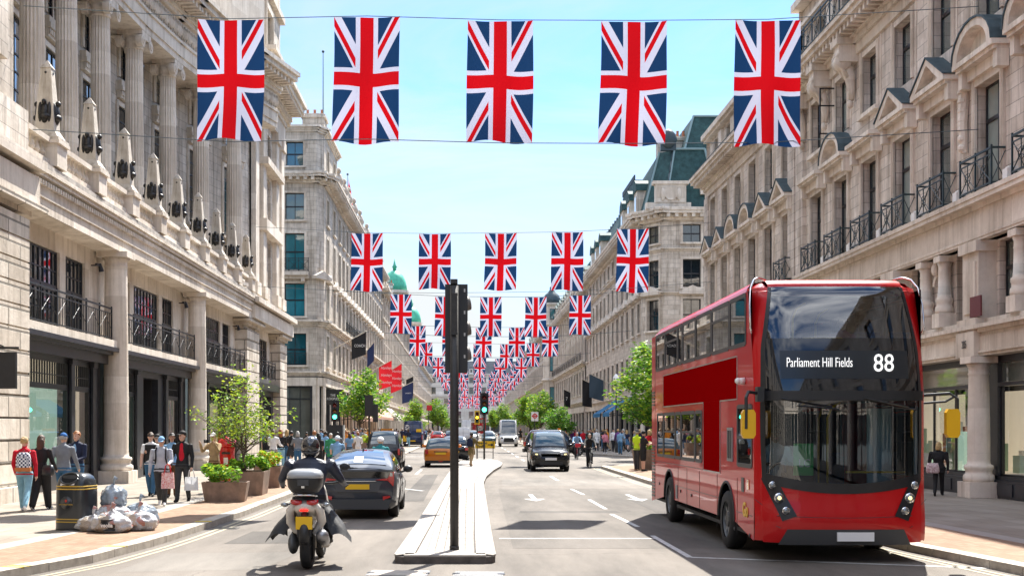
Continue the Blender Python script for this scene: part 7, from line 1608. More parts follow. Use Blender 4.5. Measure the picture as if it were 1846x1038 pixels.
CHK = bpy.data.materials.new('checked_canvas'); CHK.use_nodes = True; _n = CHK.node_tree; _c = N(_n, 'ShaderNodeTexChecker'); _c.inputs['Scale'].default_value = 24; _c.inputs[1].default_value = (.75, .75, .78, 1); _c.inputs[2].default_value = (.02, .03, .08, 1); _g = N(_n, 'ShaderNodeTexCoord'); _n.links.new(_g.outputs['Object'], _c.inputs[0]); _n.links.new(_c.outputs[0], _n.nodes['Principled BSDF'].inputs['Base Color'])
x, y, z = pA.location; bag('rucksack', 'navy and white checked rucksack with an orange base on the back of the leftmost walker', 'rucksack', (x + .05, y - .20, .124 + .90), R(8), lambda t: backpack(t, CHK, mat('orange_leather', (.45, .14, .03), .5), .32, .42))
x, y, z = pK.location; bag('rucksack', 'dark backpack worn over the olive coat on the island', 'rucksack', (x - .08, y - .16, .124 + .95), R(-30), lambda t: backpack(t, NAV, None, .28, .40))
def handbag(c, w_=.30, h=.26, strap=None):
    def f(t):
        b = MB(); b.smooth = True; b.rings([[(w_ / 2 * k * math.copysign(abs(math.cos(a)) ** .5, math.cos(a)), .07 * k * math.copysign(abs(math.sin(a)) ** .6, math.sin(a)), z_ * h) for a in [2 * math.pi * j / 16 for j in range(16)]] for k, z_ in ((.85, 0), (1.05, .15), (1, .6), (.8, 1.0))]); b.build('bag_body', c, t)
        b = MB(); b.smooth = True; b.tube(strap or [(-w_ * .4, 0, h * .95), (-w_ * .2, 0, h + .22), (w_ * .2, 0, h + .22), (w_ * .4, 0, h * .95)], .008, 6); b.build('strap', BLK, t)
    return f
x, y, z = pB.location; bag('shoulder_bag', 'black leather shoulder bag hanging at the hip of the walker in black', 'bag', (x + .20, y - .12, .124 + .78), R(-20), handbag(mat('black_leather', (.015, .018, .022), .35), .30, .24, [(-.1, 0, .22), (-.22, -.01, .42), (-.30, .03, .66)]))
FLO = mat('pink_floral_canvas', (.60, .25, .30), .8, var=.5, vs=25, c2=(.8, .72, .72))
x, y, z = pN.location; bag('shoulder_bag', 'pink floral shoulder bag carried past the shop window behind the bus', 'bag', (x - .20, y - .10, .124 + .62), R(-10), handbag(FLO, .34, .28, [(-.1, 0, .26), (0, 0, .55), (.08, 0, .26)]))
def tote(c, hc_, w_=.30, h=.38):
    def f(t):
        b = MB(); b.smooth = True; b.grid(lambda u, v: ((u - .5) * w_ * (1 - .1 * v), -.05 - .03 * math.sin(u * 9 + v * 6) * (1 - v), v * h), 6, 6); b.grid(lambda u, v: ((.5 - u) * w_ * (1 - .1 * v), .05 + .03 * math.sin(u * 8) * (1 - v), v * h), 6, 6)
        for s in (-1, 1): b.quad((s * w_ / 2, -s * .05, 0), (s * w_ / 2, s * .05, 0), (s * w_ * .45, s * .05, h), (s * w_ * .45, -s * .05, h))
        b.build('bag_body', c, t)
        for y_ in (-.045, .045): b = MB(); b.smooth = True; b.tube([(-.08, y_, h - .02), (-.05, y_ * .5, h + .16), (0, 0, h + .2), (.05, y_ * .5, h + .16), (.08, y_, h - .02)], .009, 6); b.build('handle', hc_, t)
    return f
def at_hand(o, k, i, drop): p = world(o, k['hands'][i]); return (p.x, p.y, p.z - drop)
PRN = mat('printed_bag', (.55, .04, .05), .6, var=.0, vs=30, c2=(.75, .73, .72)); WPLA = mat('white_plastic_bag', (.72, .74, .76), .4, bump=.8, bs=12, trans=.3)
ph_ = at_hand(pG, kG, 0, .56); bag('tote_bag', 'white and red patterned tote bag held by the walker in the pale hoodie', 'bag', (ph_[0], ph_[1] - .02, ph_[2]), R(6), tote(PRN, RED))
ph_ = at_hand(pI, kI, 0, .5); bag('carrier_bag', 'white plastic carrier bag held by the walker in the red top', 'bag', ph_, R(20), tote(WPLA, WHc, .34, .34))
b = MB(); cc_ = world(pJ, (kJ['hands'][0] + kJ['hands'][1]) / 2); b.box(-.07, .07, -.03, .03, -.04, .05); b.cyl((0, .03, 0), (0, .09, 0), .035, n=12); o = b.build('camera', BLK, None, cc_, R(160)); tag(o, 'small black camera held up by the person in the tan jacket', 'camera')
# ------------------------------------------------------------------ bicycles
def bicycle(label, loc, rz, col, basket=None):
    t = thing('bicycle', label, 'bicycle', loc, rz, 'bicycles on the road')
    for y in (0, 1.05):
        b = MB(); b.smooth = True; b.tube([(0, .34 * math.cos(a * math.pi / 12), .34 * math.sin(a * math.pi / 12)) for a in range(25)], .018, 6); w_ = b.build('wheel', RUB, t, (0, y, .35))
        b = MB()
        for k in range(10): b.tube([(0, 0, 0), (0, .32 * math.cos(k * math.pi / 5), .32 * math.sin(k * math.pi / 5))], .003, 4)
        b.cyl((-.03, 0, 0), (.03, 0, 0), .025, n=8); b.build('spokes', ALLOY, w_)
    b = MB(); b.smooth = True
    for p in ([(0, 0, .35), (0, .42, .30)], [(0, .42, .30), (0, .28, .78)], [(0, .28, .74), (0, .88, .78)], [(0, .42, .30), (0, .90, .70)], [(0, .88, .86), (0, .93, .62), (0, 1.05, .35)], [(0, 0, .35), (0, .29, .72)], [(0, .88, .82), (0, .86, .98)]): b.tube(p, .018, 6)
    b.build('frame', col, t)
    b = MB(); b.smooth = True; b.tube([(-.28, .78, 1.0), (-.2, .86, 1.0), (0, .88, .98), (.2, .86, 1.0), (.28, .78, 1.0)], .013, 6); b.build('handlebar', BLK, t)
    b = MB(); b.smooth = True; b.ell((0, .24, .82), .07, .13, .035, 10, 6); b.build('saddle', BLK, t)
    b = MB(); b.smooth = True; b.cyl((-.09, .42, .30), (.09, .42, .30), .02, n=6); b.tube([(.09, .42, .30), (.1, .42, .14)], .01, 5); b.tube([(-.09, .42, .30), (-.1, .42, .46)], .01, 5); b.box(.08, .16, .38, .46, .12, .14); b.box(-.16, -.08, .38, .46, .45, .47); b.build('pedal_crank', BLK, t)
    if basket: b = MB(); b.box(-.16, .16, .95, 1.2, .78, 1.0); b.build('front_basket', basket, t)
    return t
def cyclist(label, x, y, rz, H, topm, legm, bl, col, helmet=None, basket=None, hair=('short', 'brown'), skin=0, **kw):
    bicycle(bl, (x, y, 0), rz, col, basket); off = Matrix.Rotation(rz, 4, 'Z') @ Vector((0, .24, 0))
    o, k = person(label, (x + off.x, y + off.y, 0), rz, H, skin, topm, legm, BK, hair if not helmet else None, la=62, lk=52, ra=30, rk=34, hipz=.90, lean=22, arms=((14, 52, 12), (14, 52, 12)), headpitch=-14, voxel=.014, **kw)
    if helmet:
        b = MB(); b.smooth = True; b.M = Matrix.Translation(k['head']) @ k['rot']; b.rings([[(.062 * H * math.cos(2 * math.pi * j / 18) * math.cos(q), (.078 * math.sin(2 * math.pi * j / 18) * math.cos(q)) * H, (.018 + .064 * math.sin(q)) * H) for j in range(18)] for q in (0, .35, .7, 1.1, 1.5)]); b.build('helmet', helmet, o)
cyclist('cyclist in black riding towards the camera on the right of the black people carrier', 6.03, 60.9, R(180), 1.78, BK, BK, 'black bicycle ridden towards the camera by the cyclist in black', BLKP)
cyclist('cyclist in a blue shirt on a hire bicycle further back on the right', 6.85, 77, R(180), 1.76, SKY, CHAR, 'hire bicycle with a red front basket, further back on the right', mat('red_frame', (.4, .02, .02), .4), basket=mat('red_basket', (.55, .02, .04), .5))
cyclist('cyclist in a pale blue jersey and white helmet riding away beside the left kerb', -4.75, 44, 0, 1.76, SKY, BK, 'bicycle ridden away beside the left kerb, left of the grey hatchback', BLKP, helmet=mat('white_helmet', (.6, .68, .75), .4), top='short')
cyclist('cyclist in a teal jacket and white and red helmet just ahead of the grey hatchback', -2.62, 36.2, 0, 1.80, TEA, BK, 'bicycle ridden away just ahead of the grey hatchback', BLKP, helmet=mat('white_red_helmet', (.75, .75, .75), .4))
# ------------------------------------------------------------------ the crowds
rnd = random.Random(21)
PROTO = []
for i, kw in enumerate((dict(la=18, lk=4, ra=-16, rk=24, arms=((10, -18, 16), (10, 18, 24))), dict(la=-12, lk=16, ra=14, rk=2, arms=((12, 16, 20), (10, -12, 14)), female=True), dict(arms=((10, 4, 16), (12, 30, 80))), dict(la=4, ra=-4, arms=((14, 24, 70), (14, 20, 60)), female=True, stout=1.08), dict(la=16, lk=2, ra=-14, rk=20, arms=((10, 10, 30), (12, -10, 16)), female=True, bottom='skirt', skirt=.32, top='short'), dict(la=12, ra=-10, rk=14, top='short', bottom='short', arms=((10, -8, 20), (10, 14, 24)), stout=1.06), dict(la=6, ra=-8, rk=10, coat=.38, arms=((10, 8, 16), (10, -8, 16)), stout=1.1))):
    PROTO.append(body_mesh(1.72, voxel=.024, hand=False, name='person', **kw))
HM_ = {s: hair_mesh(1.72, s) for s in ('short', 'bob', 'long', 'tail')}
TOPS = [('white', WHc), ('black', BK), ('navy', NAV), ('grey', GRY), ('pale blue', SKY), ('red', RED), ('pink', PNK), ('green', GRN), ('cream', CRM_), ('teal', TEA), ('orange', ORC), ('purple', PUR), ('brown', BRN)]
BOTS = [('black', BK), ('blue denim', DEN), ('light denim', LDEN), ('charcoal', CHAR), ('tan', TAN), ('white', WHc)]
HRS = ['brown', 'black', 'blonde', 'grey', 'ginger']
combos = [(a, b_, h, s) for a in TOPS for b_ in BOTS for h in HRS for s in ('short', 'long')]; 
WT = {'white': 3, 'black': 6, 'navy': 4, 'grey': 3, 'pale blue': 2.2, 'cream': 1.5, 'brown': 1.5}
combos.sort(key=lambda c: rnd.random() ** (1 / (WT.get(c[0][0], .55) * (2 if c[1][0] in ('black', 'charcoal', 'blue denim') else .7) * (.6 if c[2] in ('grey', 'ginger') else 1.5))))
def crowd(n, zone, where, grp, dirs):
    pts = []
    for _ in range(n * 40):
        if len(pts) >= n: break
        x, y = zone(rnd)
        if all((x - a) ** 2 + ((y - c) * .8) ** 2 > .36 for a, c in pts): pts.append((x, y))
    for x, y in pts:
        (tn, tm), (bn, bm), h, s = combos.pop(); me, key = rnd.choice(PROTO)
        o = put('person', me, None, (x, y, .124), R(rnd.choice(dirs) + rnd.uniform(-35, 35))); k = rnd.uniform(.93, 1.06); o.scale = (k, k, k)
        setm(o, [rnd.choice(SKIN + [SKIN[0]]), tm, bm, rnd.choice([BK, WHc]), EYE, LIP]); tag(o, f'person with {s} {h} hair, {tn} top, {bn} bottoms, in {where}', 'person', grp)
        hh = put('hair', HM_['short' if s == 'short' else rnd.choice(['bob', 'long'])], o, M=Matrix.Translation(key['head'])); hh.material_slots[0].link = 'OBJECT'; hh.material_slots[0].material = hairm(h)
LC = 'the left crowd'
crowd(20, lambda r: (r.uniform(-9.6, -5.9), r.uniform(49, 72)), LC, 'people crowding the left pavement', (0, 0, 180))
crowd(34, lambda r: (r.uniform(-11.2, -5.6), r.uniform(76, 120)), LC, 'people crowding the left pavement', (0, 180))
crowd(30, lambda r: (r.uniform(-11, -5.4), r.uniform(122, 190)), 'the far left crowd', 'people crowding the left pavement', (0, 180))
crowd(26, lambda r: (r.uniform(10.9, 13.0) if r.random() < .3 else r.uniform(9.0, 12.5), r.uniform(84, 104)), 'the right crowd', 'people crowding the right pavement', (0, 180, 90))
crowd(10, lambda r: (r.uniform(8.4, 12.5), r.uniform(50, 61)), 'the bus-side crowd', 'people crowding the right pavement', (0, 180))
crowd(36, lambda r: (r.uniform(6.6, 12.8), r.uniform(106, 165)), 'the far right crowd', 'people crowding the right pavement', (0, 180))
# ------------------------------------------------------------------ street furniture
def signalhead(t, x, y, z, w_=.30, h=1.05, d=.28, face=-1, lit=None, board=True, parent=None):
    """face -1: lamps towards the camera (-y); +1 away"""
    b = MB(); b.box(x - w_ / 2, x + w_ / 2, y - d / 2, y + d / 2, z, z + h); hd = b.build('signal_head', PLAST, t)
    if board: b = MB(); b.box(x - w_ / 2 - .09, x + w_ / 2 + .09, y + (-face) * d * .42 - .01, y + (-face) * d * .42 + .01, z - .1, z + h + .12); b.build('backing_board', PLAST, hd)
    for k, nm in enumerate(('green', 'amber', 'red')):
        zc = z + h * (k + .5) / 3; c = {'green': (.01, .10, .06), 'amber': (.16, .07, .01), 'red': (.14, .01, .01)}[nm]; m = mat('signal_' + nm, c, .2, coat=.5)
        if lit == nm: m = mat('signal_' + nm + '_lit', c, .3, emit={'green': (.05, 1, .55), 'amber': (1, .5, .02), 'red': (1, .02, .02)}[nm], es=4)
        b = MB(); b.smooth = True; b.cyl((x, y + face * d / 2, zc), (x, y + face * (d / 2 + .015), zc), h * .12, n=16); b.build('lamp', m, hd)
        b = MB(); n = 10; r_ = h * .14
        for q in range(n):
            a0, a1 = math.pi * (q / n * 1.3 - .15), math.pi * ((q + 1) / n * 1.3 - .15); L0 = .2
            b.quad((x + r_ * math.cos(a0), y + face * d / 2, zc + r_ * math.sin(a0)), (x + r_ * math.cos(a1), y + face * d / 2, zc + r_ * math.sin(a1)), (x + r_ * math.cos(a1), y + face * (d / 2 + L0 * (.4 + .6 * max(0, math.sin(a1)))), zc + r_ * math.sin(a1)), (x + r_ * math.cos(a0), y + face * (d / 2 + L0 * (.4 + .6 * max(0, math.sin(a0)))), zc + r_ * math.sin(a0)))
        b.build('hood', PLAST, hd)
    return hd
PM = mat('dark_bronze_pole', (.022, .021, .020), .5, var=.3, vs=10, bump=.2, bs=40)
t = thing('traffic_signal', 'tall dark traffic signal seen from behind at the near end of the island', 'traffic light', (-.205, 18.8, .12))
b = MB(); b.smooth = True; b.cyl((0, 0, 0), (0, 0, 4.06), .067, n=20); b.build('post', PM, t)
b = MB(); b.smooth = True; b.lathe([(.075, 0), (.075, .05), (.068, .06)], n=20); b.build('post_base', PM, t)
b = MB(); b.box(-.145, .205, .06, .09, 2.72, 4.09); b.build('backing_board', PLAST, t)
hd = MB(); hd.box(-.11, .15, .09, .28, 2.78, 4.04); hd.build('signal_head', PLAST, t)
for k in range(3):
    zc = 3.02 + .39 * k; b = MB(); b.smooth = True; b.tube([(.14, .24, zc), (.235, .26, zc + .02)], [.12, .11], 14, cap=True); b.build('hood', mat('pale_hood_edge', (.16, .15, .14), .5), t)
b = MB(); b.box(-.05, .05, -.09, -.03, 3.3, 3.34); b.box(-.05, .05, -.09, .06, 3.9, 3.94); b.box(-.045, .045, -.085, -.06, 3.3, 3.94); b.box(-.06, .05, -.03, .06, 4.09, 4.16); b.build('bracket', PM, t)
for k in range(4): b = MB(); b.box(.146, .17, .055, .065, 2.95 + k * .34, 3.0 + k * .34); b.build('clip', mat('worn_clip', (.45, .45, .44), .6), t)
def signal(label, x, y, z0, zt, lit, face=-1, group=None, sc=1):
    t = thing('traffic_signal', label, 'traffic light', (x, y, z0), group=group); b = MB(); b.smooth = True; b.cyl((0, .12, 0), (0, .12, zt), .057, n=12); b.build('post', PM, t); signalhead(t, 0, 0, zt - 1.1, lit=lit, face=face, w_=.32 * sc); return t
t = signal('traffic signal showing green on the island behind the yellow traffic sign', .98, 72, .12, 3.85, 'green')
b = MB(); b.box(-.02, .02, -.1, .2, 3.86, 3.95); b.box(-.25, -.05, .1, .14, 3.2, 3.24); b.build('bracket', PM, t)
t = thing('beacon_signal', 'small yellow-cased signal with an amber light left of the green one', 'traffic light', (.62, 80, .0)); b = MB(); b.cyl((0, .1, 0), (0, .1, 3.1), .05, n=8); b.build('post', PM, t); b = MB(); b.box(-.17, .17, -.1, .05, 2.2, 3.1); b.build('backing_board', YPL, t); signalhead(t, 0, -.12, 2.3, .2, .7, .1, -1, 'amber', board=False)
t = signal('traffic signal showing green on the left pavement near the corner block', -8.1, 74.5, .12, 3.45, 'green')
t = signal('dark traffic signal facing away on the left pavement beside the tree', -5.9, 73, .12, 3.75, None, face=1)
signalhead(t, .38, .1, 2.2, face=1, board=False)
# diversion sign on the island
t = thing('diversion_sign', 'yellow Diverted traffic sign with an arrow on a metal frame on the island', 'road sign', (1.07, 73.4, .12))
b = MB(); b.box(-.62, .58, -.02, .02, .62, 1.06); pl = b.build('sign_plate', mat('sign_yellow', (.80, .50, .01), .5), t)
text('lettering', 'Diverted\ntraffic', .20, BLK, pl, (-.22, -.028, .84), xs=.9, bold=.004)
b = MB(); b.prism([(.14, .81), (.34, .81), (.34, .75), (.50, .84), (.34, .93), (.34, .87), (.14, .87)], -.028, -.021, 0, 'y'); b.build('arrow', BLK, pl)
for x in (-.5, .46): b = MB(); b.box(x - .03, x + .03, -.02, .05, 0, 1.2); b.box(x - .05, x + .05, -.3, .3, 0, .04); b.build('frame_leg', mat('galvanised', (.30, .28, .26), .5, metal=.6), t)
for z in (.4, 1.2): b = MB(); b.box(-.53, .49, 0, .04, z, z + .04); b.build('frame_bar', MC['galvanised'], t)
# litter bin
GOLD = mat('gold_band', (.55, .36, .06), .4, metal=.3)
t = thing('litter_bin', 'black litter bin with gold bands and a round emblem, beside the rubbish sacks', 'litter bin', (-7.22, 22.55, .124), R(-12))
def rr(w_, d_, z, n=28, p=.5): return [(w_ * math.copysign(abs(math.cos(2 * math.pi * k / n)) ** p, math.cos(2 * math.pi * k / n)), d_ * math.copysign(abs(math.sin(2 * math.pi * k / n)) ** p, math.sin(2 * math.pi * k / n)), z) for k in range(n)]
BINM = mat('bin_black_plastic', (.016, .020, .024), .28, coat=.3, var=.2, vs=5)
b = MB(); b.smooth = True; b.rings([rr(.335, .30, z) for z in (0, .02)] + [rr(.33 - .012 * z, .30 - .01 * z, z) for z in (.06, .4, .7)] + [rr(.318, .28, .80), rr(.30, .262, .90), rr(.262, .225, .98), rr(.19, .16, 1.03), rr(.06, .05, 1.045)]); b.build('bin_body', BINM, t)
for z in (.14, .19, .74, .79): b = MB(); b.smooth = True; k_ = .333 - .012 * z; b.rings([rr(k_, .303 - .01 * z, z), rr(k_, .303 - .01 * z, z + .022)]); b.build('gold_band', GOLD, t)
b = MB(); b.smooth = True; b.M = Matrix.Translation((-.02, -.225, .935)) @ Matrix.Rotation(R(52), 4, 'X') @ Matrix.Diagonal((1, .72, 1, 1)); b.tube([(.17 * math.cos(a * math.pi / 14), .17 * math.sin(a * math.pi / 14), .01) for a in range(29)], .022, 8); b.build('opening_rim', BINM, t)
b = MB(); b.M = Matrix.Translation((-.02, -.222, .935)) @ Matrix.Rotation(R(52), 4, 'X') @ Matrix.Diagonal((1, .72, 1, 1)); b.poly([(.17 * math.cos(2 * math.pi * a / 28), .17 * math.sin(2 * math.pi * a / 28), .02) for a in range(28)]); b.build('opening', mat('dark_void', (.002, .002, .002), .9), t)
b = MB(); b.smooth = True; b.cyl((-.04, -.292, .50), (-.04, -.306, .50), .12, n=28); b.cyl((-.04, -.305, .50), (-.04, -.312, .50), .105, n=28, m=1); em = b.build('emblem', [TRIMG, BINM], t)
text('lettering', 'CITY OF WESTMINSTER', .026, GOLD, em, (-.04, -.318, .47)); b = MB(); b.prism([(-.02, 0), (.0, -.03), (.02, 0), (.02, .025), (-.02, .025)], -.32, -.312, 0, 'y'); b.build('shield', mat('red_enamel', (.5, .03, .02)), em, (-.04, 0, .535))
text('lettering', 'general litter', .055, WHITEP, t, (-.02, -.295, .845), bold=.002)
# rubbish sacks
def sack(label, x, y, z, s, seed, sx=1, sy=1, sz=1, m=None):
    b = MB(); b.smooth = True; r_ = random.Random(seed)
    def f(u, v):
        a = 2 * math.pi * u; p = math.pi * v; d = Vector((math.sin(p) * math.cos(a), math.sin(p) * math.sin(a), -math.cos(p))); k = 1 + .16 * mnoise.noise(d * 2.2 + Vector((seed, 0, 0))) + .09 * mnoise.noise(d * 5 + Vector((0, seed, 0))) + .05 * abs(mnoise.noise(d * 11 + Vector((0, 0, seed))))
        q = Vector((d.x * sx, d.y * sy, d.z * sz * .8)) * s * k; q.z = max(q.z, -s * .55 * sz); 
        if v > .9: q.z += s * .35 * (v - .9) * 10 * .4; q.x *= .6; q.y *= .6
        return q
    b.grid(f, 40, 26); o = thing('rubbish_sack', label, 'rubbish bag', (x, y, z + s * .55 * sz), group='clear rubbish sacks heaped by the bin'); b.build('sack', m, o)
    b = MB(); b.smooth = True; c = f(0, 1); b.tube([c + Vector((0, 0, -.02)), c + Vector((.01, 0, .06)), c + Vector((.05, .01, .12))], [.018, .03, .05], 8); b.build('tied_neck', m, o); return o
SACK = bpy.data.materials.new('clear_sack_film'); SACK.use_nodes = True; _t = SACK.node_tree; _b = _t.nodes['Principled BSDF']; _g = N(_t, 'ShaderNodeTexCoord')
_v = N(_t, 'ShaderNodeTexVoronoi'); _v.inputs['Scale'].default_value = 7; _n2 = N(_t, 'ShaderNodeTexNoise'); _n2.inputs['Scale'].default_value = 5; _n2.inputs['Detail'].default_value = 4; _mv = N(_t, 'ShaderNodeMixRGB'); _mv.inputs[0].default_value = .3
_t.links.new(_g.outputs['Object'], _mv.inputs[1]); _t.links.new(_g.outputs['Object'], _n2.inputs[0]); _t.links.new(_n2.outputs[1], _mv.inputs[2]); _t.links.new(_mv.outputs[0], _v.inputs[0])
_s = N(_t, 'ShaderNodeSeparateColor'); _t.links.new(_v.outputs['Color'], _s.inputs[0]); _r = N(_t, 'ShaderNodeValToRGB'); _e = _r.color_ramp.elements; _e[0].color = (.36, .38, .40, 1); _e[1].color = (.52, .53, .55, 1); _e[1].position = .45
for p, c in ((.62, (.36, .29, .22, 1)), (.74, (.55, .56, .58, 1)), (.88, (.22, .20, .20, 1)), (.95, (.36, .16, .13, 1))): k = _e.new(p); k.color = c
_t.links.new(_s.outputs[0], _r.inputs[0]); _t.links.new(_r.outputs[0], _b.inputs['Base Color']); _b.inputs['Roughness'].default_value = .3; _b.inputs['Coat Weight'].default_value = .8
_bu = N(_t, 'ShaderNodeBump'); _bu.inputs['Strength'].default_value = .9; _bu.inputs['Distance'].default_value = .03; _n3 = N(_t, 'ShaderNodeTexNoise'); _n3.inputs['Scale'].default_value = 14; _n3.inputs['Detail'].default_value = 8; _n3.inputs['Distortion'].default_value = 2; _t.links.new(_g.outputs['Object'], _n3.inputs[0]); _t.links.new(_n3.outputs[0], _bu.inputs['Height']); _t.links.new(_bu.outputs[0], _b.inputs['Normal'])
GSK = mat('grey_sack_film', (.22, .26, .30), .25, coat=.8, bump=1.0, bs=16, var=.3, vs=6)
sack('low clear rubbish sack lying against the front of the bin', -6.80, 22.15, .124, .27, 3, 1.15, .8, .75, SACK)
sk = sack('clear rubbish sack with a black printed label, nearest the kerb', -6.38, 21.85, .124, .31, 8, 1.15, .8, .85, SACK)
sack('clear rubbish sack at the right end of the heap', -6.02, 22.35, .124, .31, 13, 1.1, .9, .85, SACK)
sack('blue-grey rubbish sack slumped at the bin, topmost of the heap', -6.60, 22.75, .52, .27, 21, .9, .9, 1.1, GSK)
sack('clear rubbish sack in the middle of the heap, under the grey one', -6.55, 22.55, .124, .34, 27, 1.2, .8, .95, SACK)
sack('grey rubbish sack behind the clear ones, on the kerb side', -6.15, 22.9, .124, .33, 33, 1.1, .9, 1.0, GSK)
b = MB(); b.smooth = True; b.grid(lambda u, v: (-.13 + .26 * u, -.262 + .05 * (2 * u - 1) ** 2 + .02 * math.sin(v * 9), -.10 + .2 * v), 8, 5); lb = b.build('printed_label', BLK, sk); text('lettering', 'veolia', .10, WHITEP, lb, (0, -.285, 0), xs=.9, bold=.003, depth=.001)
# ------------------------------------------------------------------ planters
CORT = mat('weathered_timber_cladding', (.22, .15, .11), .75, var=.35, vs=3, bump=.4, bs=14)
def planter(label, x, y, rz, w_, d_, h, kind, seed, z=.124):
    t = thing('planter', label, 'planter', (x, y, z), rz, 'planters along the left pavement' if x < 0 else 'planters on the right pavement'); b = MB(); k = 1.14
    A = [(-w_ / 2, -d_ / 2 + .12), (-w_ / 2 + .18, -d_ / 2), (w_ / 2 - .18, -d_ / 2), (w_ / 2, -d_ / 2 + .12), (w_ / 2, d_ / 2), (-w_ / 2, d_ / 2)]
    b.rings([[(px * q, py * q, zz) for px, py in A] for q, zz in ((.86, 0), (1.0, h), (.93, h), (.91, h - .08))]); b.build('planter_box', CORT, t)
    b = MB(); b.poly([(px * .92, py * .92, h - .07) for px, py in A]); b.build('soil', mat('soil', (.03, .02, .012), .95), t)
    r_ = random.Random(seed); b = MB()
    n = int(900 * w_ * d_ / .6) if kind != 'grass' else 700
    cl = [(r_.uniform(-w_ * .42, w_ * .42), r_.uniform(-d_ * .4, d_ * .4), r_.uniform(.08, .34), r_.uniform(.12, .24)) for _ in range(9)]
    for _ in range(n):
        cx_, cy_, cz_, cr_ = r_.choice(cl); d = Vector((r_.gauss(0, 1), r_.gauss(0, 1), r_.gauss(0, 1))).normalized() * cr_ * r_.uniform(.55, 1.05); p = Vector((cx_, cy_, h + cz_)) + d
        if p.z < h - .05: continue
        leaf(b, p, r_, .05, r_.choice((0, 0, 0, 1, 1, 2)))
    b.build('foliage', [LEAFB, LEAFD, LEAFY] if kind == 'green' else [LEAFB, LEAFY, FLOW], t); return t
def leafmat(n, c, tr=.45): return mat(n, c, .5, var=.3, vs=3, trans=tr, spec=.3)
LEAFB = leafmat('bright_leaf', (.19, .38, .03)); LEAFD = leafmat('dark_leaf', (.06, .17, .025)); LEAFY = leafmat('yellow_green_leaf', (.42, .52, .04)); FLOW = leafmat('orange_flower', (.65, .22, .03)); BARK = mat('bark', (.09, .065, .045), .9, var=.4, vs=8, bump=.8, bs=20); LEAFO = leafmat('olive_leaf', (.16, .24, .05))
def leaf(b, p, r_, s, m):
    n = Vector((r_.gauss(0, 1), r_.gauss(0, 1), r_.gauss(.4, 1))).normalized(); u = n.cross(Vector((r_.random() - .5, r_.random() - .5, 1))).normalized(); v = n.cross(u); s *= r_.uniform(.6, 1.3)
    b.poly([p - u * s, p - v * s * .45 - u * s * .1, p + u * s, p + v * s * .45 - u * s * .1], m)
planter('wooden planter with leafy shrubs nearest the camera in the left row', -6.15, 31.0, R(4), 1.15, .75, .50, 'green', 1)
planter('tall wooden planter behind the nearest one, holding the multi-stemmed tree', -6.12, 34.3, R(2), .95, 1.5, .66, 'green', 2)
planter('wooden planter with orange and yellow flowers, third in the left row', -6.25, 38.4, R(2), .85, 1.2, .66, 'flower', 3)
planter('long brown planter of yellow-green shrubs beneath the left street tree', -7.2, 82, 0, 2.4, 1.0, .85, 'flower', 5)
planter('planter of shrubs beside the two kerbside workers on the right', 8.3, 54.6, R(5), 1.6, 1.6, .9, 'green', 6)
for i, (x, y) in enumerate(((9.0, 112), (7.9, 121), (7.2, 131))): planter(['nearest', 'middle', 'farthest'][i] + ' of three shrub planters under the right-hand trees', x, y, 0, 2.6, 1.4, .9, 'flower' if i % 2 else 'green', 9 + i)
# post box
PBR = paint('post_box_red', (.50, .012, .012)); t = thing('post_box', 'red cylindrical post box with a domed cap behind the planters', 'post box', (-6.72, 32.35, .124)); t.location = (-7.05, 35.8, .124)
b = MB(); b.smooth = True; b.lathe([(.25, .1), (.23, .15), (.225, 1.25), (.24, 1.3)], n=24); b.build('pillar', PBR, t); b = MB(); b.lathe([(.26, 0), (.26, .1)], n=24); b.build('plinth', BLK, t)
b = MB(); b.smooth = True; b.lathe([(.25, 1.3), (.31, 1.34), (.31, 1.40), (.27, 1.44), (.24, 1.50), (.16, 1.56), (.08, 1.59), (.05, 1.62)], n=24); b.build('cap', PBR, t)
b = MB(); b.box(-.12, .12, -.245, -.2, 1.10, 1.16); b.build('slot', BLK, t); b = MB(); b.box(-.06, .06, -.24, -.2, .8, 1.0); b.build('notice_plate', WHITEP, t)
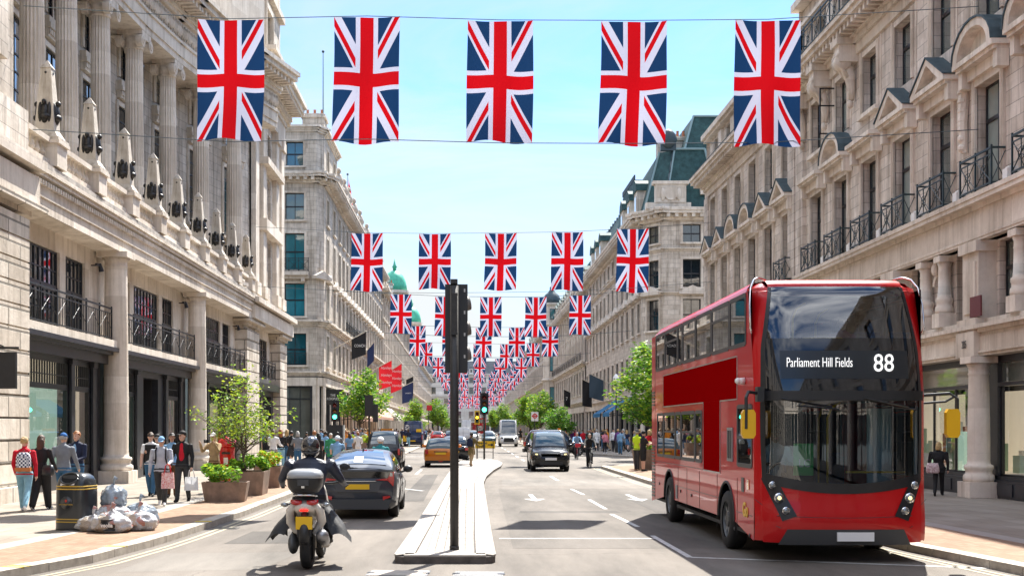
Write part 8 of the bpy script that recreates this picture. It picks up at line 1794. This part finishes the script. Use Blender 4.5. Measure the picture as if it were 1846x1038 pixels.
# ------------------------------------------------------------------ trees
def treemesh(seed, H, cw, trunk, leaves, ls, stems=1, mats=(0,), shape='round', gap=.5):
    r_ = random.Random(seed); b = MB(); b.smooth = True; tips = []
    def branch(p, d, L_, r0, lev):
        pts = [p]; n = 4
        for i in range(n): d = (d + Vector((r_.gauss(0, .13), r_.gauss(0, .13), r_.gauss(.04, .06)))).normalized(); p = p + d * L_ / n; pts.append(p)
        b.tube(pts, [r0 * (1 - .6 * i / n) for i in range(n + 1)], 6 if lev else 9)
        if lev >= 2: tips.append(pts[-1]); tips.append(pts[2]); return
        k = 5 if lev == 0 else 4
        for j in range(k):
            a = 2 * math.pi * (j + r_.random() * .7) / k; up = r_.uniform(.35, 1.0); nd = Vector((math.cos(a), math.sin(a), up)).normalized(); q = pts[r_.choice((2, 3, 4))] if lev else pts[4] + Vector((0, 0, r_.uniform(-.25, .1) * L_))
            branch(q, nd, L_ * r_.uniform(.5, .75) if lev else (H - trunk) * r_.uniform(.32, .5), r0 * .42, lev + 1)
        if lev == 0: branch(pts[-1], Vector((r_.gauss(0, .1), r_.gauss(0, .1), 1)).normalized(), (H - trunk) * .62, r0 * .55, 1)
    for s in range(stems):
        a = 2 * math.pi * s / stems; branch(Vector((.07 * math.cos(a) * (stems > 1), .07 * math.sin(a) * (stems > 1), 0)), Vector((.22 * math.cos(a) * (stems > 1), .22 * math.sin(a) * (stems > 1), 1)).normalized(), trunk, .028 * H / (1.3 if stems == 1 else 2.4), 0)
    tm = b.mesh('trunk', BARK); b = MB(); cz = trunk + (H - trunk) * .5; ch = (H - trunk) / 2; cl = []
    for _ in range(70):
        d = Vector((r_.gauss(0, 1), r_.gauss(0, 1), r_.gauss(0, 1))).normalized(); rad = r_.uniform(.35, 1) ; z_ = d.z * rad
        w_ = cw / 2 * ((1 - .42 * max(0, z_)) if shape == 'round' else (.95 - .75 * (z_ + 1) / 2)); c = Vector((d.x * rad * w_, d.y * rad * w_, cz + z_ * ch)); cl.append((c, r_.uniform(.10, .20) * cw * .8))
    for tp in tips:
        if tp.z > trunk * .9: cl.append((tp, .13 * cw))
    for _ in range(leaves):
        c, cr_ = r_.choice(cl); d = Vector((r_.gauss(0, 1), r_.gauss(0, 1), r_.gauss(0, .8))); d = d.normalized() * cr_ * r_.random() ** .4; leaf(b, c + d, r_, ls, r_.choice(mats))
    return tm, b.mesh('crown', [LEAFB, LEAFD, LEAFY, LEAFO])
def tree(label, loc, ms, rz=0, sc=1, group='street trees'):
    t = thing('tree', label, 'tree', loc, rz, group); t.scale = (sc,) * 3; put('trunk', ms[0], t); put('crown', ms[1], t); return t
T0 = treemesh(5, 3.15, 1.85, .75, 2300, .050, stems=4, mats=(0, 2, 3, 3, 2), shape='round'); tree('multi-stemmed ornamental tree with sparse yellow-green leaves in the tall left planter', (-6.25, 33.9, .70), T0, group=None)
T1 = treemesh(11, 6.3, 4.0, 2.1, 4600, .13, mats=(0, 0, 2, 3, 1, 1)); T2 = treemesh(17, 6.0, 4.4, 1.7, 5200, .14, mats=(0, 0, 3, 1, 2), shape='cone'); T3 = treemesh(23, 7.0, 5.0, 2.0, 6400, .14, mats=(0, 0, 2, 1, 3, 1))
tree('bright green street tree on the left in front of the red projecting flags', (-8.05, 95, .124), T1, 0, 1.02)
tree('conical bright green street tree on the left behind the dark blue van', (-6.4, 150, .124), T2, 1, .9)
tree('farther left street tree beyond the conical one', (-5.5, 215, .124), T1, 2, 1.1)
tree('farthest left street tree, small in the distance', (-5.8, 262, .124), T2, 2, 1.1)
tree('large leafy tree on the right directly behind the bus', (10.9, 74.0, .124), T3, .4, .98)
tree('right-hand street tree nearest the projecting flags', (8.9, 146, .124), T1, 1.2, 1.0)
tree('right-hand street tree left of its twin beyond the planters', (7.6, 156, .124), T2, 2.4, 1.05)
tree('dark round small tree low on the right above the crowd', (8.1, 108, .124), treemesh(31, 3.8, 3.0, 1.0, 3500, .12, mats=(1, 0, 1, 3)), 0, 1.0)
tree('farther right street tree near the end of the street', (6.6, 225, .124), T1, 3.0, 1.0)
tree('farthest right street tree in front of the white terrace', (6.2, 300, .124), T2, 3.6, 1.1)
# ------------------------------------------------------------------ small signs and posts
t = thing('information_totem', 'slim black information totem on the left pavement by the traffic signal', 'sign', (-6.75, 62, .124)); b = MB(); b.box(-.42, .42, -.12, .12, 0, 2.0); b.build('panel', BLK, t); b = MB(); b.box(.42, .5, -.12, .12, 0, 2.0); b.build('edge_strip', mat('pale_strip', (.5, .52, .5), .5), t)
t = thing('bus_stop', 'bus stop flag with a red roundel on a slim post on the right', 'bus stop', (6.6, 120, .124)); b = MB(); b.cyl((0, 0, 0), (0, 0, 3.3), .05, n=8); b.build('post', PM, t); b = MB(); b.box(-.35, .35, -.04, .04, 2.5, 3.4); f_ = b.build('flag_panel', WHITEP, t)
b = MB(); b.smooth = False; n = 20
for k in range(n): a0, a1 = 2 * math.pi * k / n, 2 * math.pi * (k + 1) / n; b.quad((.24 * math.cos(a0), -.05, 3.0 + .24 * math.sin(a0)), (.24 * math.cos(a1), -.05, 3.0 + .24 * math.sin(a1)), (.14 * math.cos(a1), -.05, 3.0 + .14 * math.sin(a1)), (.14 * math.cos(a0), -.05, 3.0 + .14 * math.sin(a0)))
b.box(-.3, .3, -.06, -.05, 2.95, 3.05); b.build('roundel', mat('roundel_red', (.6, .02, .03)), f_)
t = thing('hanging_sign', 'small red square sign standing out above the far left pavement', 'sign', (-6.0, 188, 0)); b = MB(); b.cyl((0, 0, .12), (0, 0, 5.4), .05, n=8); b.build('post', PM, t); b = MB(); b.box(-.3, .5, -.05, .05, 4.6, 5.4); b.build('sign_plate', mat('sign_red', (.5, .02, .03)), t)
t = thing('hanging_sign', 'black hanging shop sign on a bracket at the far left edge', 'sign', (-11.35, 28.4, 2.9)); b = MB(); b.tube([(0, 0, .95), (.9, 0, .95)], .03, 6); b.tube([(0, 0, 1.3), (.3, 0, 1.1), (.55, 0, .98)], .015, 5); b.build('bracket', IRON, t); b = MB(); b.box(.05, .85, -.05, .05, 0, .85); b.build('sign_plate', BLK, t)
t = thing('shop_sign', 'small black shop sign on the corner block ground floor', 'sign', (-11.35, 102.8, 3.9)); b = MB(); b.box(-.9, .9, -.05, .05, 0, 1.3); s_ = b.build('sign_plate', BLK, t); text('lettering', 'THE\nKOOPLES', .3, WHITEP, s_, (0, -.06, .65), xs=.8)
t = thing('green_sign', 'green shop sign beside the signal on the left pavement', 'sign', (-11.2, 106.5, 3.9)); b = MB(); b.box(-.7, .7, -.04, .04, 0, .9); b.build('sign_plate', mat('sign_green', (.02, .38, .10)), t); b = MB(); b.box(-.7, -.6, .04, .4, .3, .4); b.build('bracket', IRON, t)
t = thing('street_lamp', 'slim lamp post with a round lantern on the right pavement near the blue awnings', 'street lamp', (11.2, 92, .124)); b = MB(); b.cyl((0, 0, 0), (0, 0, 5.2), .09, .05, 10); b.build('post', PM, t); b = MB(); b.smooth = True; b.lathe([(.1, 5.2), (.25, 5.35), (.22, 5.7), (.05, 5.9)], n=12); b.build('lantern', WHITEP, t)
